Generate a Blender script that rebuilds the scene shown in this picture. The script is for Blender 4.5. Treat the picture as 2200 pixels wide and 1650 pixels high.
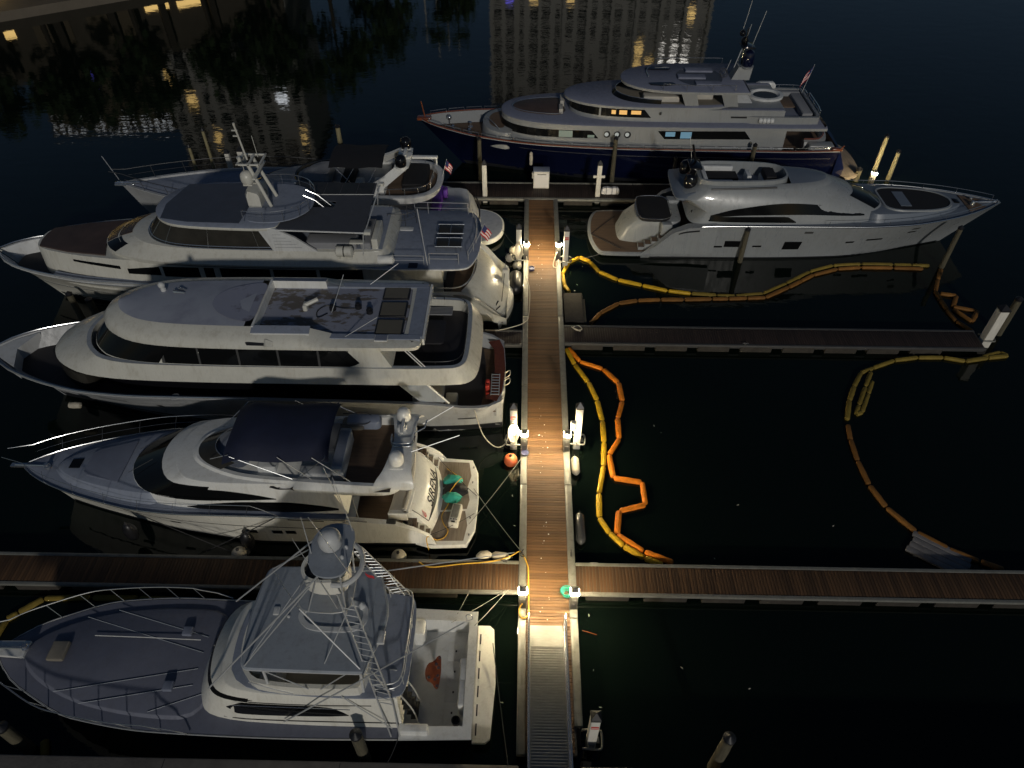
import bpy, bmesh, math, random
from mathutils import Vector, Matrix
R = math.radians
random.seed(7)
for o in list(bpy.data.objects): bpy.data.objects.remove(o)
SC = bpy.context.scene
COL = SC.collection

# ------------------------------------------------------------------ camera, sky, sun, exposure
cam_d = bpy.data.cameras.new('camera'); cam = bpy.data.objects.new('camera', cam_d); COL.objects.link(cam)
cam_d.sensor_width = 36.0; cam_d.lens = 36.0 * 1550.0 / 2200.0; cam_d.clip_start = 0.1; cam_d.clip_end = 3000
cam.location = (0, 0, 27.5); cam.rotation_euler = (R(90 - 44.35), 0, R(1.163))
SC.camera = cam
SUN_EL, SUN_AZ = R(21), R(-11)          # light arrives from behind the camera, travelling toward +Y
world = bpy.data.worlds.new('World'); SC.world = world; world.use_nodes = True
wn = world.node_tree; bg = wn.nodes['Background']
sky = wn.nodes.new('ShaderNodeTexSky'); sky.sky_type = 'NISHITA'; sky.sun_disc = False
sky.sun_elevation = SUN_EL; sky.sun_rotation = R(180) - SUN_AZ * -1
sky.air_density = 1.0; sky.dust_density = 0.3; sky.ozone_density = 3.0
wn.links.new(sky.outputs[0], bg.inputs[0]); bg.inputs[1].default_value = 0.0175
sun_d = bpy.data.lights.new('sun', 'SUN'); sun = bpy.data.objects.new('sun', sun_d); COL.objects.link(sun)
sun_d.energy = 1.1; sun_d.angle = R(3.0); sun_d.color = (1.0, 0.95, 0.86)
ldir = Vector((math.sin(SUN_AZ) * math.cos(SUN_EL), math.cos(SUN_AZ) * math.cos(SUN_EL), -math.sin(SUN_EL)))
sun.rotation_euler = ldir.to_track_quat('-Z', 'Y').to_euler()
SC.view_settings.view_transform = 'Standard'; SC.view_settings.look = 'None'
SC.view_settings.exposure = 0.0; SC.view_settings.gamma = 1.0; SC.view_settings.use_curve_mapping = False
SC.cycles.use_denoising = True; SC.cycles.max_bounces = 6; SC.cycles.caustics_reflective = False; SC.cycles.caustics_refractive = False
SC.cycles.sample_clamp_indirect = 3.0

# ------------------------------------------------------------------ materials
M = {}
def mat(name, col, rough=0.5, metal=0.0, var=0.0, vscale=3.0, bump=0.0, bscale=20.0, rnd=0.0, col2=None, c2lo=0.45, c2hi=0.6, stretch=(1, 1, 1), emit=None, es=0.0, spec=0.5, coat=0.0, streak=0.0):
    m = bpy.data.materials.new(name); m.use_nodes = True
    nt = m.node_tree; N = nt.nodes; P = N['Principled BSDF']; L = nt.links.new
    P.inputs['Roughness'].default_value = rough; P.inputs['Metallic'].default_value = metal
    P.inputs['Specular IOR Level'].default_value = spec; P.inputs['Coat Weight'].default_value = coat
    P.inputs['Base Color'].default_value = (*col, 1)
    if emit: P.inputs['Emission Color'].default_value = (*emit, 1); P.inputs['Emission Strength'].default_value = es
    src = None
    tc = N.new('ShaderNodeTexCoord'); mp = N.new('ShaderNodeMapping'); mp.inputs['Scale'].default_value = stretch
    L(tc.outputs['Object'], mp.inputs['Vector'])
    if col2:
        n = N.new('ShaderNodeTexNoise'); n.inputs['Scale'].default_value = vscale; n.inputs['Detail'].default_value = 7; n.inputs['Roughness'].default_value = 0.65
        L(mp.outputs[0], n.inputs['Vector'])
        r = N.new('ShaderNodeMapRange'); r.inputs[1].default_value = c2lo; r.inputs[2].default_value = c2hi; L(n.outputs[0], r.inputs[0])
        mx = N.new('ShaderNodeMix'); mx.data_type = 'RGBA'; mx.inputs[6].default_value = (*col, 1); mx.inputs[7].default_value = (*col2, 1)
        L(r.outputs[0], mx.inputs[0]); src = mx.outputs[2]
    if var or rnd:
        hs = N.new('ShaderNodeHueSaturation')
        if src: L(src, hs.inputs['Color'])
        else: hs.inputs['Color'].default_value = (*col, 1)
        val = None
        if var:
            n2 = N.new('ShaderNodeTexNoise'); n2.inputs['Scale'].default_value = vscale; n2.inputs['Detail'].default_value = 6; n2.inputs['Roughness'].default_value = 0.7
            L(mp.outputs[0], n2.inputs['Vector'])
            a = N.new('ShaderNodeMapRange'); a.inputs[1].default_value = 0.25; a.inputs[2].default_value = 0.75
            a.inputs[3].default_value = 1 - var; a.inputs[4].default_value = 1 + var; L(n2.outputs[0], a.inputs[0]); val = a.outputs[0]
        if rnd:
            oi = N.new('ShaderNodeObjectInfo'); b = N.new('ShaderNodeMapRange'); b.inputs[3].default_value = 1 - rnd; b.inputs[4].default_value = 1 + rnd
            L(oi.outputs['Random'], b.inputs[0])
            if val:
                mu = N.new('ShaderNodeMath'); mu.operation = 'MULTIPLY'; L(val, mu.inputs[0]); L(b.outputs[0], mu.inputs[1]); val = mu.outputs[0]
            else: val = b.outputs[0]
        L(val, hs.inputs['Value']); src = hs.outputs[0]
    if streak:
        mp2 = N.new('ShaderNodeMapping'); mp2.inputs['Scale'].default_value = (1.0, 1.0, 0.12); L(tc.outputs['Object'], mp2.inputs['Vector'])
        n4 = N.new('ShaderNodeTexNoise'); n4.inputs['Scale'].default_value = 3.0; n4.inputs['Detail'].default_value = 8; n4.inputs['Roughness'].default_value = 0.75; L(mp2.outputs[0], n4.inputs['Vector'])
        r4 = N.new('ShaderNodeMapRange'); r4.inputs[1].default_value = 0.50; r4.inputs[2].default_value = 0.78; r4.inputs[3].default_value = 0.0; r4.inputs[4].default_value = streak; L(n4.outputs[0], r4.inputs[0])
        m4 = N.new('ShaderNodeMix'); m4.data_type = 'RGBA'; m4.blend_type = 'MULTIPLY'; L(r4.outputs[0], m4.inputs[0])
        if src: L(src, m4.inputs[6])
        else: m4.inputs[6].default_value = (*col, 1)
        m4.inputs[7].default_value = (0.45, 0.40, 0.30, 1); src = m4.outputs[2]
        rr = N.new('ShaderNodeMapRange'); rr.inputs[1].default_value = 0.35; rr.inputs[2].default_value = 0.75; rr.inputs[3].default_value = rough * 0.75; rr.inputs[4].default_value = min(1, rough * 1.7); L(n4.outputs[0], rr.inputs[0]); L(rr.outputs[0], P.inputs['Roughness'])
    if src: L(src, P.inputs['Base Color'])
    if bump:
        n3 = N.new('ShaderNodeTexNoise'); n3.inputs['Scale'].default_value = bscale; n3.inputs['Detail'].default_value = 4
        L(mp.outputs[0], n3.inputs['Vector']); bn = N.new('ShaderNodeBump'); bn.inputs['Strength'].default_value = bump; bn.inputs['Distance'].default_value = 0.02
        L(n3.outputs[0], bn.inputs['Height']); L(bn.outputs[0], P.inputs['Normal'])
    M[name] = m; return m
mat('white', (0.74, 0.74, 0.71), 0.28, var=0.07, vscale=0.8, coat=0.3, streak=0.5)
mat('creamdull', (0.58, 0.57, 0.51), 0.30, var=0.07, vscale=0.9, coat=0.3, streak=0.55)
mat('foredeck', (0.13, 0.14, 0.185), 0.65, var=0.10, vscale=1.6, bump=0.15, bscale=60, streak=0.3)  # deck grey darkened to hold the broad shade lying over the bow
mat('cream', (0.80, 0.78, 0.70), 0.30, var=0.07, vscale=0.9, coat=0.3, streak=0.5)
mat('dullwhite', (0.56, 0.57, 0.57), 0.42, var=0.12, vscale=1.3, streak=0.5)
mat('greywhite', (0.36, 0.37, 0.38), 0.40, var=0.10, vscale=0.9, streak=0.5)  # white darkened: shade on the hulls is put into the colour
mat('deck', (0.235, 0.265, 0.335), 0.65, var=0.10, vscale=1.6, bump=0.15, bscale=60, streak=0.5)
mat('deckdark', (0.17, 0.19, 0.25), 0.7, var=0.12, vscale=1.4, bump=0.15, bscale=60)
mat('slate', (0.31, 0.34, 0.38), 0.55, var=0.08, vscale=1.0, streak=0.5)
mat('solar', (0.055, 0.065, 0.09), 0.5, var=0.15, vscale=1.5)
mat('worn', (0.26, 0.275, 0.34), 0.7, col2=(0.12, 0.105, 0.092), c2lo=0.50, c2hi=0.55, vscale=1.1, var=0.06, stretch=(0.7, 1.6, 1))
mat('wornlight', (0.27, 0.285, 0.36), 0.65, col2=(0.15, 0.15, 0.19), c2lo=0.56, c2hi=0.63, vscale=0.8, var=0.06)
mat('roofpaint', (0.34, 0.36, 0.42), 0.5, col2=(0.23, 0.24, 0.30), c2lo=0.5, c2hi=0.72, vscale=0.45, var=0.05)
mat('glass', (0.006, 0.0065, 0.007), 0.07, spec=0.28)
mat('smoked', (0.035, 0.033, 0.028), 0.15, spec=0.3, var=0.3, vscale=1.2)
mat('black', (0.012, 0.012, 0.014), 0.4)
mat('blackgloss', (0.006, 0.006, 0.008), 0.08)
mat('navyhull', (0.003, 0.005, 0.022), 0.10, coat=0.5)
mat('darkhull', (0.006, 0.007, 0.012), 0.12, coat=0.5)
mat('boot', (0.010, 0.011, 0.014), 0.5)
mat('steel', (0.62, 0.63, 0.64), 0.22, metal=0.9)
mat('pipe', (0.55, 0.56, 0.56), 0.35, metal=0.35)
mat('teak', (0.125, 0.082, 0.052), 0.7, var=0.35, vscale=2.2, stretch=(0.35, 7, 7), bump=0.1, bscale=12)
mat('teakgrey', (0.20, 0.165, 0.13), 0.75, var=0.4, vscale=2.2, stretch=(7, 0.5, 7), bump=0.1, bscale=12)
mat('varnish', (0.16, 0.045, 0.018), 0.16, var=0.25, vscale=4, coat=0.6)
mat('navycanvas', (0.008, 0.012, 0.035), 0.75, var=0.2, vscale=2, bump=0.3, bscale=3)
mat('blackcanvas', (0.008, 0.008, 0.010), 0.8, var=0.2, vscale=2, bump=0.3, bscale=3)
mat('greycanvas', (0.055, 0.06, 0.075), 0.8, var=0.15, vscale=2)
mat('cushion', (0.42, 0.40, 0.36), 0.7, var=0.08, vscale=3)
mat('greycushion', (0.22, 0.225, 0.24), 0.7, var=0.08, vscale=3)
mat('beige', (0.20, 0.18, 0.145), 0.7, var=0.15, vscale=2)
mat('purple', (0.10, 0.03, 0.30), 0.6, var=0.2, vscale=2)  # purple LED light of the cockpit put into seat and sole colour
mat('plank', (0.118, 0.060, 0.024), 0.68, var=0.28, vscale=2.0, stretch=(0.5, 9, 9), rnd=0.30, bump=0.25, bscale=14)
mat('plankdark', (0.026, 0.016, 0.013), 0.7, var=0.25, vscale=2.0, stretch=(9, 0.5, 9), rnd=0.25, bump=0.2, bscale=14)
mat('plankfinger', (0.075, 0.038, 0.016), 0.68, var=0.28, vscale=2.0, stretch=(9, 0.5, 9), rnd=0.35, bump=0.25, bscale=14)  # lack of light toward the finger ends put into the board colour
mat('alu', (0.20, 0.20, 0.18), 0.5, metal=0.25, var=0.18, vscale=2.5, bump=0.1, bscale=9, streak=0.5)
mat('aludark', (0.07, 0.07, 0.07), 0.5, metal=0.3, var=0.2, vscale=2.5)
mat('ramp', (0.22, 0.22, 0.205), 0.42, metal=0.5, var=0.2, vscale=3.0, stretch=(1, 5, 1), bump=0.25, bscale=25)
mat('concrete', (0.16, 0.145, 0.13), 0.9, var=0.25, vscale=1.5, bump=0.4, bscale=12)
mat('float', (0.035, 0.03, 0.024), 0.9, var=0.4, vscale=2.5, bump=0.4, bscale=10)
mat('pilewhite', (0.62, 0.60, 0.54), 0.5, var=0.12, vscale=2.5, stretch=(2, 2, 0.5), streak=0.5)
mat('timber', (0.085, 0.075, 0.048), 0.85, var=0.4, vscale=3.0, stretch=(4, 4, 0.5), bump=0.5, bscale=8)
mat('timberpale', (0.24, 0.21, 0.115), 0.85, var=0.35, vscale=3.0, stretch=(4, 4, 0.5), bump=0.5, bscale=8)
mat('post', (0.11, 0.105, 0.095), 0.45, metal=0.3, var=0.12, vscale=3)
mat('lamp', (1, 1, 1), 0.5, emit=(1.0, 0.82, 0.50), es=1050.0)
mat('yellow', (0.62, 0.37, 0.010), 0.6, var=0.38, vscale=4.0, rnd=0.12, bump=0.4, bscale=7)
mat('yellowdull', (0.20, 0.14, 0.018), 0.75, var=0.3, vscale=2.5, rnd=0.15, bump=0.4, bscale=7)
mat('orange', (0.75, 0.21, 0.006), 0.6, var=0.38, vscale=4.0, rnd=0.12, bump=0.4, bscale=7)
mat('rust', (0.20, 0.085, 0.012), 0.75, var=0.35, vscale=2.5, rnd=0.15, bump=0.4, bscale=7)
mat('hose', (0.62, 0.36, 0.04), 0.5)
mat('palehose', (0.55, 0.50, 0.40), 0.5)
mat('rope', (0.22, 0.21, 0.19), 0.8)
mat('darkrope', (0.02, 0.02, 0.022), 0.8)
mat('buoyorange', (0.62, 0.14, 0.05), 0.5, var=0.15, vscale=3)
mat('buoywhite', (0.46, 0.42, 0.34), 0.6, var=0.2, vscale=4)
mat('green', (0.02, 0.22, 0.16), 0.5)
mat('teal', (0.03, 0.36, 0.28), 0.55, var=0.25, vscale=5, bump=0.5, bscale=6)
mat('bluecap', (0.06, 0.065, 0.16), 0.5)
mat('red', (0.55, 0.05, 0.03), 0.5)
mat('flagwhite', (0.7, 0.68, 0.66), 0.8)
mat('flagred', (0.45, 0.03, 0.04), 0.8)
mat('flagblue', (0.02, 0.03, 0.12), 0.8)
mat('winamber', (0.1, 0.06, 0.02), 0.4, emit=(1.0, 0.55, 0.16), es=0.75, var=0.2, vscale=3)
mat('winblue', (0.05, 0.08, 0.1), 0.4, emit=(0.30, 0.62, 0.85), es=0.28)
mat('wingreen', (0.1, 0.12, 0.1), 0.4, emit=(0.55, 0.75, 0.65), es=0.13)
mat('winwhite', (0.1, 0.1, 0.1), 0.4, emit=(0.8, 0.85, 0.8), es=0.35)
mat('facade', (0.40, 0.39, 0.36), 0.8, var=0.08, vscale=0.3)
mat('facade_tan', (0.14, 0.11, 0.07), 0.8, var=0.08, vscale=0.3)
mat('winwarm', (0.2, 0.15, 0.1), 0.5, emit=(1.0, 0.66, 0.22), es=3.0)
mat('wincool', (0.2, 0.2, 0.2), 0.5, emit=(0.9, 0.95, 1.0), es=4.0)
mat('winviolet', (0.1, 0.1, 0.2), 0.5, emit=(0.15, 0.12, 1.0), es=3.0)
mat('leaf', (0.030, 0.055, 0.014), 0.7, rnd=0.2, var=0.3, vscale=0.5)
mat('bark', (0.05, 0.04, 0.03), 0.9, var=0.2, vscale=2)
mat('bank', (0.10, 0.085, 0.065), 0.9, var=0.2, vscale=0.4)

# ------------------------------------------------------------------ mesh helpers
def link(o, parent=None):
    COL.objects.link(o)
    if parent: o.parent = parent
    return o
def empty(name, label, cat, loc=(0, 0, 0), rz=0, group=None):
    o = bpy.data.objects.new(name, None); o.empty_display_size = 0.3; COL.objects.link(o)
    o.location = loc; o.rotation_euler = (0, 0, rz); o['label'] = label; o['category'] = cat
    if group: o['group'] = group
    return o
def tag(o, label, cat, group=None):
    o['label'] = label; o['category'] = cat
    if group: o['group'] = group
    return o
class MB:
    def __init__(s): s.v = []; s.f = []
    def add(s, v, f):
        b = len(s.v); s.v += [tuple(p) for p in v]; s.f += [tuple(i + b for i in q) for q in f]; return s
    def box(s, x0, x1, y0, y1, z0, z1):
        return s.add([(x0, y0, z0), (x1, y0, z0), (x1, y1, z0), (x0, y1, z0), (x0, y0, z1), (x1, y0, z1), (x1, y1, z1), (x0, y1, z1)],
                     [(0, 3, 2, 1), (4, 5, 6, 7), (0, 1, 5, 4), (1, 2, 6, 5), (2, 3, 7, 6), (3, 0, 4, 7)])
    def rbox(s, x0, x1, y0, y1, z0, z1, r=0.05, n=3, ch=None):
        ch = min(r, (z1 - z0) * 0.4) if ch is None else ch
        def ring(d):
            pts = []
            rr = max(r - d, 0.005)
            for cx, cy, a in ((x1 - d - rr, y1 - d - rr, 0), (x0 + d + rr, y1 - d - rr, 90), (x0 + d + rr, y0 + d + rr, 180), (x1 - d - rr, y0 + d + rr, 270)):
                for i in range(n + 1):
                    t = R(a + 90 * i / n); pts.append((cx + rr * math.cos(t), cy + rr * math.sin(t)))
            return pts
        return s.rings([[(x, y, z0) for x, y in ring(0)], [(x, y, z1 - ch) for x, y in ring(0)], [(x, y, z1 - ch * 0.3) for x, y in ring(ch * 0.3)], [(x, y, z1) for x, y in ring(ch)]], True, True)
    def rings(s, rings, cap0=False, cap1=False, closed=True):
        n = len(rings[0]); v = [p for r in rings for p in r]; f = []
        for k in range(len(rings) - 1):
            for i in range(n if closed else n - 1):
                j = (i + 1) % n; f.append((k * n + i, k * n + j, (k + 1) * n + j, (k + 1) * n + i))
        if cap0: f.append(tuple(range(n - 1, -1, -1)))
        if cap1: f.append(tuple((len(rings) - 1) * n + i for i in range(n)))
        return s.add(v, f)
    def prism(s, poly, z0, z1): return s.rings([[(x, y, z0) for x, y in poly], [(x, y, z1) for x, y in poly]], True, True)
    def tube(s, pts, r=0.03, n=6, closed=False, r2=None):
        P = [Vector(p) for p in pts]; rings = []; m = len(P); up = None
        for i, p in enumerate(P):
            if closed: d = P[(i + 1) % m] - P[i - 1]
            else: d = P[min(i + 1, m - 1)] - P[max(i - 1, 0)]
            if d.length < 1e-6: d = Vector((1, 0, 0))
            d.normalize()
            if up is None: up = Vector((0, 0, 1)) if abs(d.z) < 0.9 else Vector((1, 0, 0))
            a = d.cross(up)
            if a.length < 1e-4: a = d.cross(Vector((0, 1, 0)))
            a.normalize(); b = a.cross(d); up = b
            rr = r if r2 is None else r + (r2 - r) * i / max(m - 1, 1)
            rings.append([tuple(p + (a * math.cos(2 * math.pi * k / n) + b * math.sin(2 * math.pi * k / n)) * rr) for k in range(n)])
        if closed: rings.append(rings[0]); return s.rings(rings)
        return s.rings(rings, True, True)
    def lathe(s, c, prof, n=16, ax='z'):
        rings = []
        for r, h in prof:
            rg = []
            for k in range(n):
                a = 2 * math.pi * k / n; u, w = r * math.cos(a), r * math.sin(a)
                rg.append((c[0] + u, c[1] + w, c[2] + h) if ax == 'z' else (c[0] + h, c[1] + u, c[2] + w) if ax == 'x' else (c[0] + w, c[1] + h, c[2] + u))
            rings.append(rg)
        return s.rings(rings, True, True)
    def sphere(s, c, r, n=14, sq=1.0):
        m = n // 2
        return s.lathe(c, [(max(r * math.sin(math.pi * i / m), 0.002), -r * sq * math.cos(math.pi * i / m)) for i in range(m + 1)], n)
    def grid(s, rows):
        n = len(rows[0]); v = [p for r in rows for p in r]
        return s.add(v, [(k * n + i, k * n + i + 1, (k + 1) * n + i + 1, (k + 1) * n + i) for k in range(len(rows) - 1) for i in range(n - 1)])
    def build(s, name, m, parent=None, loc=None, ang=38, rz=0):
        me = bpy.data.meshes.new(name); me.from_pydata(s.v, [], s.f); me.validate()
        bm = bmesh.new(); bm.from_mesh(me); bmesh.ops.remove_doubles(bm, verts=bm.verts, dist=0.0004); bmesh.ops.recalc_face_normals(bm, faces=bm.faces); bm.to_mesh(me); bm.free()
        me.polygons.foreach_set('use_smooth', [True] * len(me.polygons)); me.set_sharp_from_angle(angle=R(ang))
        me.materials.append(M[m]); o = bpy.data.objects.new(name, me)
        if loc: o.location = loc
        o.rotation_euler = (0, 0, rz)
        return link(o, parent)
def part(name, m, parent, fn, **k):
    b = MB(); fn(b); return b.build(name, m, parent, **k)
def ptube(name, m, parent, pts, r=0.03, n=6, **k):
    return MB().tube(pts, r, n, **k).build(name, m, parent)
def curve_fn(tab):
    xs = [a for a, _ in tab]; ys = [b for _, b in tab]; n = len(xs); d = []
    for i in range(n):
        if i == 0: d.append((ys[1] - ys[0]) / (xs[1] - xs[0]))
        elif i == n - 1: d.append((ys[-1] - ys[-2]) / (xs[-1] - xs[-2]))
        else:
            a = (ys[i] - ys[i - 1]) / (xs[i] - xs[i - 1]); b = (ys[i + 1] - ys[i]) / (xs[i + 1] - xs[i])
            d.append(0 if a * b <= 0 else 2 * a * b / (a + b))
    def f(x):
        if x <= xs[0]: return ys[0]
        if x >= xs[-1]: return ys[-1]
        i = max(k for k in range(n - 1) if xs[k] <= x); h = xs[i + 1] - xs[i]; t = (x - xs[i]) / h
        return (1 + 2 * t) * (1 - t) ** 2 * ys[i] + t * (1 - t) ** 2 * h * d[i] + t * t * (3 - 2 * t) * ys[i + 1] + t * t * (t - 1) * h * d[i + 1]
    return f
def smooth_path(pts, n=6, closed=False):
    P = [Vector(p) for p in pts]; out = []; m = len(P)
    for i in range(m if closed else m - 1):
        p0 = P[i - 1] if (closed or i > 0) else P[0]; p1 = P[i]; p2 = P[(i + 1) % m]; p3 = P[(i + 2) % m] if (closed or i + 2 < m) else P[-1]
        for k in range(n):
            t = k / n
            out.append(0.5 * ((2 * p1) + (p2 - p0) * t + (2 * p0 - 5 * p1 + 4 * p2 - p3) * t * t + (3 * p1 - p0 - 3 * p2 + p3) * t ** 3))
    if not closed: out.append(P[-1])
    return out
def sag(a, b, drop=0.3, n=10):
    a, b = Vector(a), Vector(b)
    return [a.lerp(b, i / n) - Vector((0, 0, drop * 4 * (i / n) * (1 - i / n))) for i in range(n + 1)]
def chaikin(pts, n):
    for _ in range(n):
        o = []
        for i in range(len(pts)):
            a, b = Vector(pts[i]), Vector(pts[(i + 1) % len(pts)]); o += [a.lerp(b, 0.25), a.lerp(b, 0.75)]
        pts = o
    return [tuple(p) for p in pts]
def inset(loop, d):
    n = len(loop); out = []
    ar = sum(loop[i][0] * loop[(i + 1) % n][1] - loop[(i + 1) % n][0] * loop[i][1] for i in range(n)); sg = 1 if ar > 0 else -1
    for i in range(n):
        a, b, c = loop[i - 1], loop[i], loop[(i + 1) % n]
        t = Vector((c[0] - a[0], c[1] - a[1]))
        if t.length < 1e-9: out.append(b); continue
        t.normalize(); out.append((b[0] - t.y * d * sg, b[1] + t.x * d * sg, b[2]))
    return out
def loop3(half, z=None, sub=2):
    """half outline aft-centre -> bow-centre (y>=0), mirrored to a closed loop; z fixed or third coordinate"""
    h = [(p[0], p[1], p[2] if z is None else z) for p in half]
    full = h + [(p[0], -p[1], p[2]) for p in reversed(h) if p[1] > 1e-6]
    return chaikin(full, sub) if sub else full
class Stack:
    def __init__(s, levels): s.lv = levels
    def mesh(s, cap=True, base=False, round_top=0.0):
        b = MB(); lv = list(s.lv)
        if round_top:
            r = round_top; top = lv[-1]
            lv = lv[:-1] + [[(x, y, z - r) for x, y, z in top], [(x, y, z - r * 0.3) for x, y, z in inset(top, r * 0.3)], inset(top, r)]
        b.rings(lv, base, cap); return b
    def at(s, u, v):
        k = min(int(v), len(s.lv) - 2); t = v - k; n = len(s.lv[0]); i = u * n; i0 = int(math.floor(i)); w = i - i0
        def p(l): a = Vector(l[i0 % n]); c = Vector(l[(i0 + 1) % n]); return a.lerp(c, w)
        return p(s.lv[k]).lerp(p(s.lv[k + 1]), t)
    def y_at(s, x, z):
        zy = []
        for l in s.lv:
            h = [p for p in l if p[1] >= 0]; best = None
            for i in range(len(l)):
                a, b = l[i], l[(i + 1) % len(l)]
                if a[1] < -1e-6 or b[1] < -1e-6: continue
                if (a[0] - x) * (b[0] - x) <= 0 and abs(a[0] - b[0]) > 1e-9:
                    t = (x - a[0]) / (b[0] - a[0]); y = a[1] + (b[1] - a[1]) * t; zz = a[2] + (b[2] - a[2]) * t
                    if best is None or y > best[1]: best = (zz, y)
            if best is None: q = min(h, key=lambda p: abs(p[0] - x)); best = (q[2], q[1])
            zy.append(best)
        if z <= zy[0][0]: return zy[0][1]
        for a, b in zip(zy, zy[1:]):
            if a[0] <= z <= b[0]: return a[1] + (b[1] - a[1]) * (z - a[0]) / max(b[0] - a[0], 1e-6)
        return zy[-1][1]
    def pane(s, x0, x1, zb, zt, side=1, off=0.012, n=12, m=4):
        zb = zb if callable(zb) else (lambda x, c=zb: c); zt = zt if callable(zt) else (lambda x, c=zt: c)
        rows = []
        for i in range(n + 1):
            x = x0 + (x1 - x0) * i / n; a, c = zb(x), zt(x)
            rows.append([(x, side * (s.y_at(x, a + (c - a) * j / m) + off), a + (c - a) * j / m) for j in range(m + 1)])
        return solid_grid(rows, (0, side, 0), off + 0.02)
    def wrap(s, u0, u1, v0, v1, off=0.012, n=16, m=3):
        rows = []
        for i in range(n + 1):
            u = u0 + (u1 - u0) * i / n; row = []
            for j in range(m + 1):
                v = v0 + (v1 - v0) * j / m; p = s.at(u, v); e = 0.004
                t1 = s.at(u + e, v) - s.at(u - e, v); t2 = s.at(u, min(v + 0.02, len(s.lv) - 1.001)) - s.at(u, max(v - 0.02, 0))
                nr = t1.cross(t2); nr = nr.normalized() if nr.length > 1e-9 else Vector((1, 0, 0))
                c = Vector((sum(q[0] for q in s.lv[0]) / len(s.lv[0]), 0, p.z))
                if nr.dot(p - c) < 0: nr = -nr
                row.append((p + nr * off, nr))
            rows.append(row)
        b = MB(); b.grid([[tuple(p) for p, _ in r] for r in rows]); bk = [[tuple(p - q * (off + 0.02)) for p, q in r] for r in rows]
        edge_close(b, [[tuple(p) for p, _ in r] for r in rows], bk); return b
def edge_close(b, f, k):
    per = lambda g: [r[0] for r in g] + [p for p in g[-1][1:]] + [r[-1] for r in reversed(g[:-1])] + [p for p in reversed(g[0][1:-1])]
    b.rings([per(f), per(k)])
def solid_grid(rows, d, th):
    b = MB(); b.grid(rows); d = Vector(d) * th
    edge_close(b, rows, [[tuple(Vector(p) - d) for p in r] for r in rows]); return b
class Hull:
    def __init__(s, L, sheer, hd, hw, rake, p=1.6, keel=0.7):
        s.L = L; s.zs = curve_fn(sheer); s.hd = curve_fn(hd); s.hw = curve_fn(hw); s.rake = rake; s.p = p; s.keel = keel; s.zb = sheer[-1][1]
    def pt(s, xd, z, side=1, off=0.0):
        t = xd / s.L; zs = s.zs(xd); f = max(0.0, min(1.0, z / zs))
        y = s.hw(xd) + (s.hd(xd) - s.hw(xd)) * f ** s.p
        if z < 0: y = s.hw(xd) * (1 - (-z / s.keel) ** 2 * 0.8)
        x = xd - s.rake * (1 - max(z, -s.keel) / s.zb) * max(0, (t - 0.35) / 0.65) ** 1.5
        return (x, side * (y + off), z)
    def xs(s, n=44, x0=0.0): return [x0 + (s.L - x0) * (1 - (1 - i / n) ** 1.35) for i in range(n + 1)]
    def shell(s, n=44, m=10):
        b = MB(); X = s.xs(n)
        fr = [j / m for j in range(m + 1)]
        for sd in (1, -1):
            b.grid([[s.pt(x, -s.keel + (s.zs(x) + s.keel) * q, sd) for q in fr] for x in X])
        b.add([s.pt(0, -s.keel + (s.zs(0) + s.keel) * q, 1) for q in fr] + [s.pt(0, -s.keel + (s.zs(0) + s.keel) * q, -1) for q in reversed(fr)], [tuple(range(2 * (m + 1)))])
        return b
    def band(s, x0, x1, f0, f1, side, off=0.012, n=40, m=3, absz=True):
        rows = []
        for i in range(n + 1):
            x = x0 + (x1 - x0) * i / n
            a = f0(x) if callable(f0) else f0; c = f1(x) if callable(f1) else f1
            rows.append([s.pt(x, a + (c - a) * j / m, side, off) for j in range(m + 1)])
        return solid_grid(rows, (0, side, 0), off + 0.02)
    def bands(s, *a, **k):
        b = MB()
        for sd in (1, -1): q = s.band(*a, sd, **k); b.add(q.v, q.f)
        return b
    def deck(s, x0, x1, dz=0.0, inn=0.0, n=36, camber=0.06):
        rows = []
        for i in range(n + 1):
            x = x0 + (x1 - x0) * i / n; x, y, z = s.pt(x, s.zs(x) + dz); y = max(y - inn, 0.0)
            rows.append([(x, -y, z), (x, -y * 0.5, z + camber * 0.75), (x, 0, z + camber), (x, y * 0.5, z + camber * 0.75), (x, y, z)])
        return MB().grid(rows)
    def gunwale(s, x0, x1, w, drop, n=40, lip=0.0, cap_up=0.0):
        b = MB()
        for sd in (1, -1):
            rows = []
            for i in range(n + 1):
                x = x0 + (x1 - x0) * i / n; z = s.zs(x) + cap_up; y = s.hd(x); w2 = min(w, y * 0.9)
                d = drop(x) if callable(drop) else drop
                q = s.pt(x, z - d); rows.append([(x, sd * (y + lip), z - 0.06), (x, sd * (y + lip), z), (x, sd * (y - w2), z), (q[0], sd * max(min(q[1] - 0.07, y - w2), 0.0), z - d)])
            b.grid(rows)
        return b
    def sheer_path(s, x0, x1, side, inn=0.0, up=0.0, n=30):
        return [(x, side * max(s.hd(x) - inn, 0.0), s.zs(x) + up) for x in [x0 + (x1 - x0) * i / n for i in range(n + 1)]]
def ring_tub(b, loop, thick, z0, z1, zf, dz_in=0.0):
    """open tub: outer loop walls z0..z1, rim, inner walls down to zf"""
    inn = inset(loop, thick); o = lambda l, z: [(x, y, z) for x, y, *_ in l]
    b.rings([o(loop, z0), o(loop, z1), o(inn, z1), o(inn, zf)])
    return inn
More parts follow.
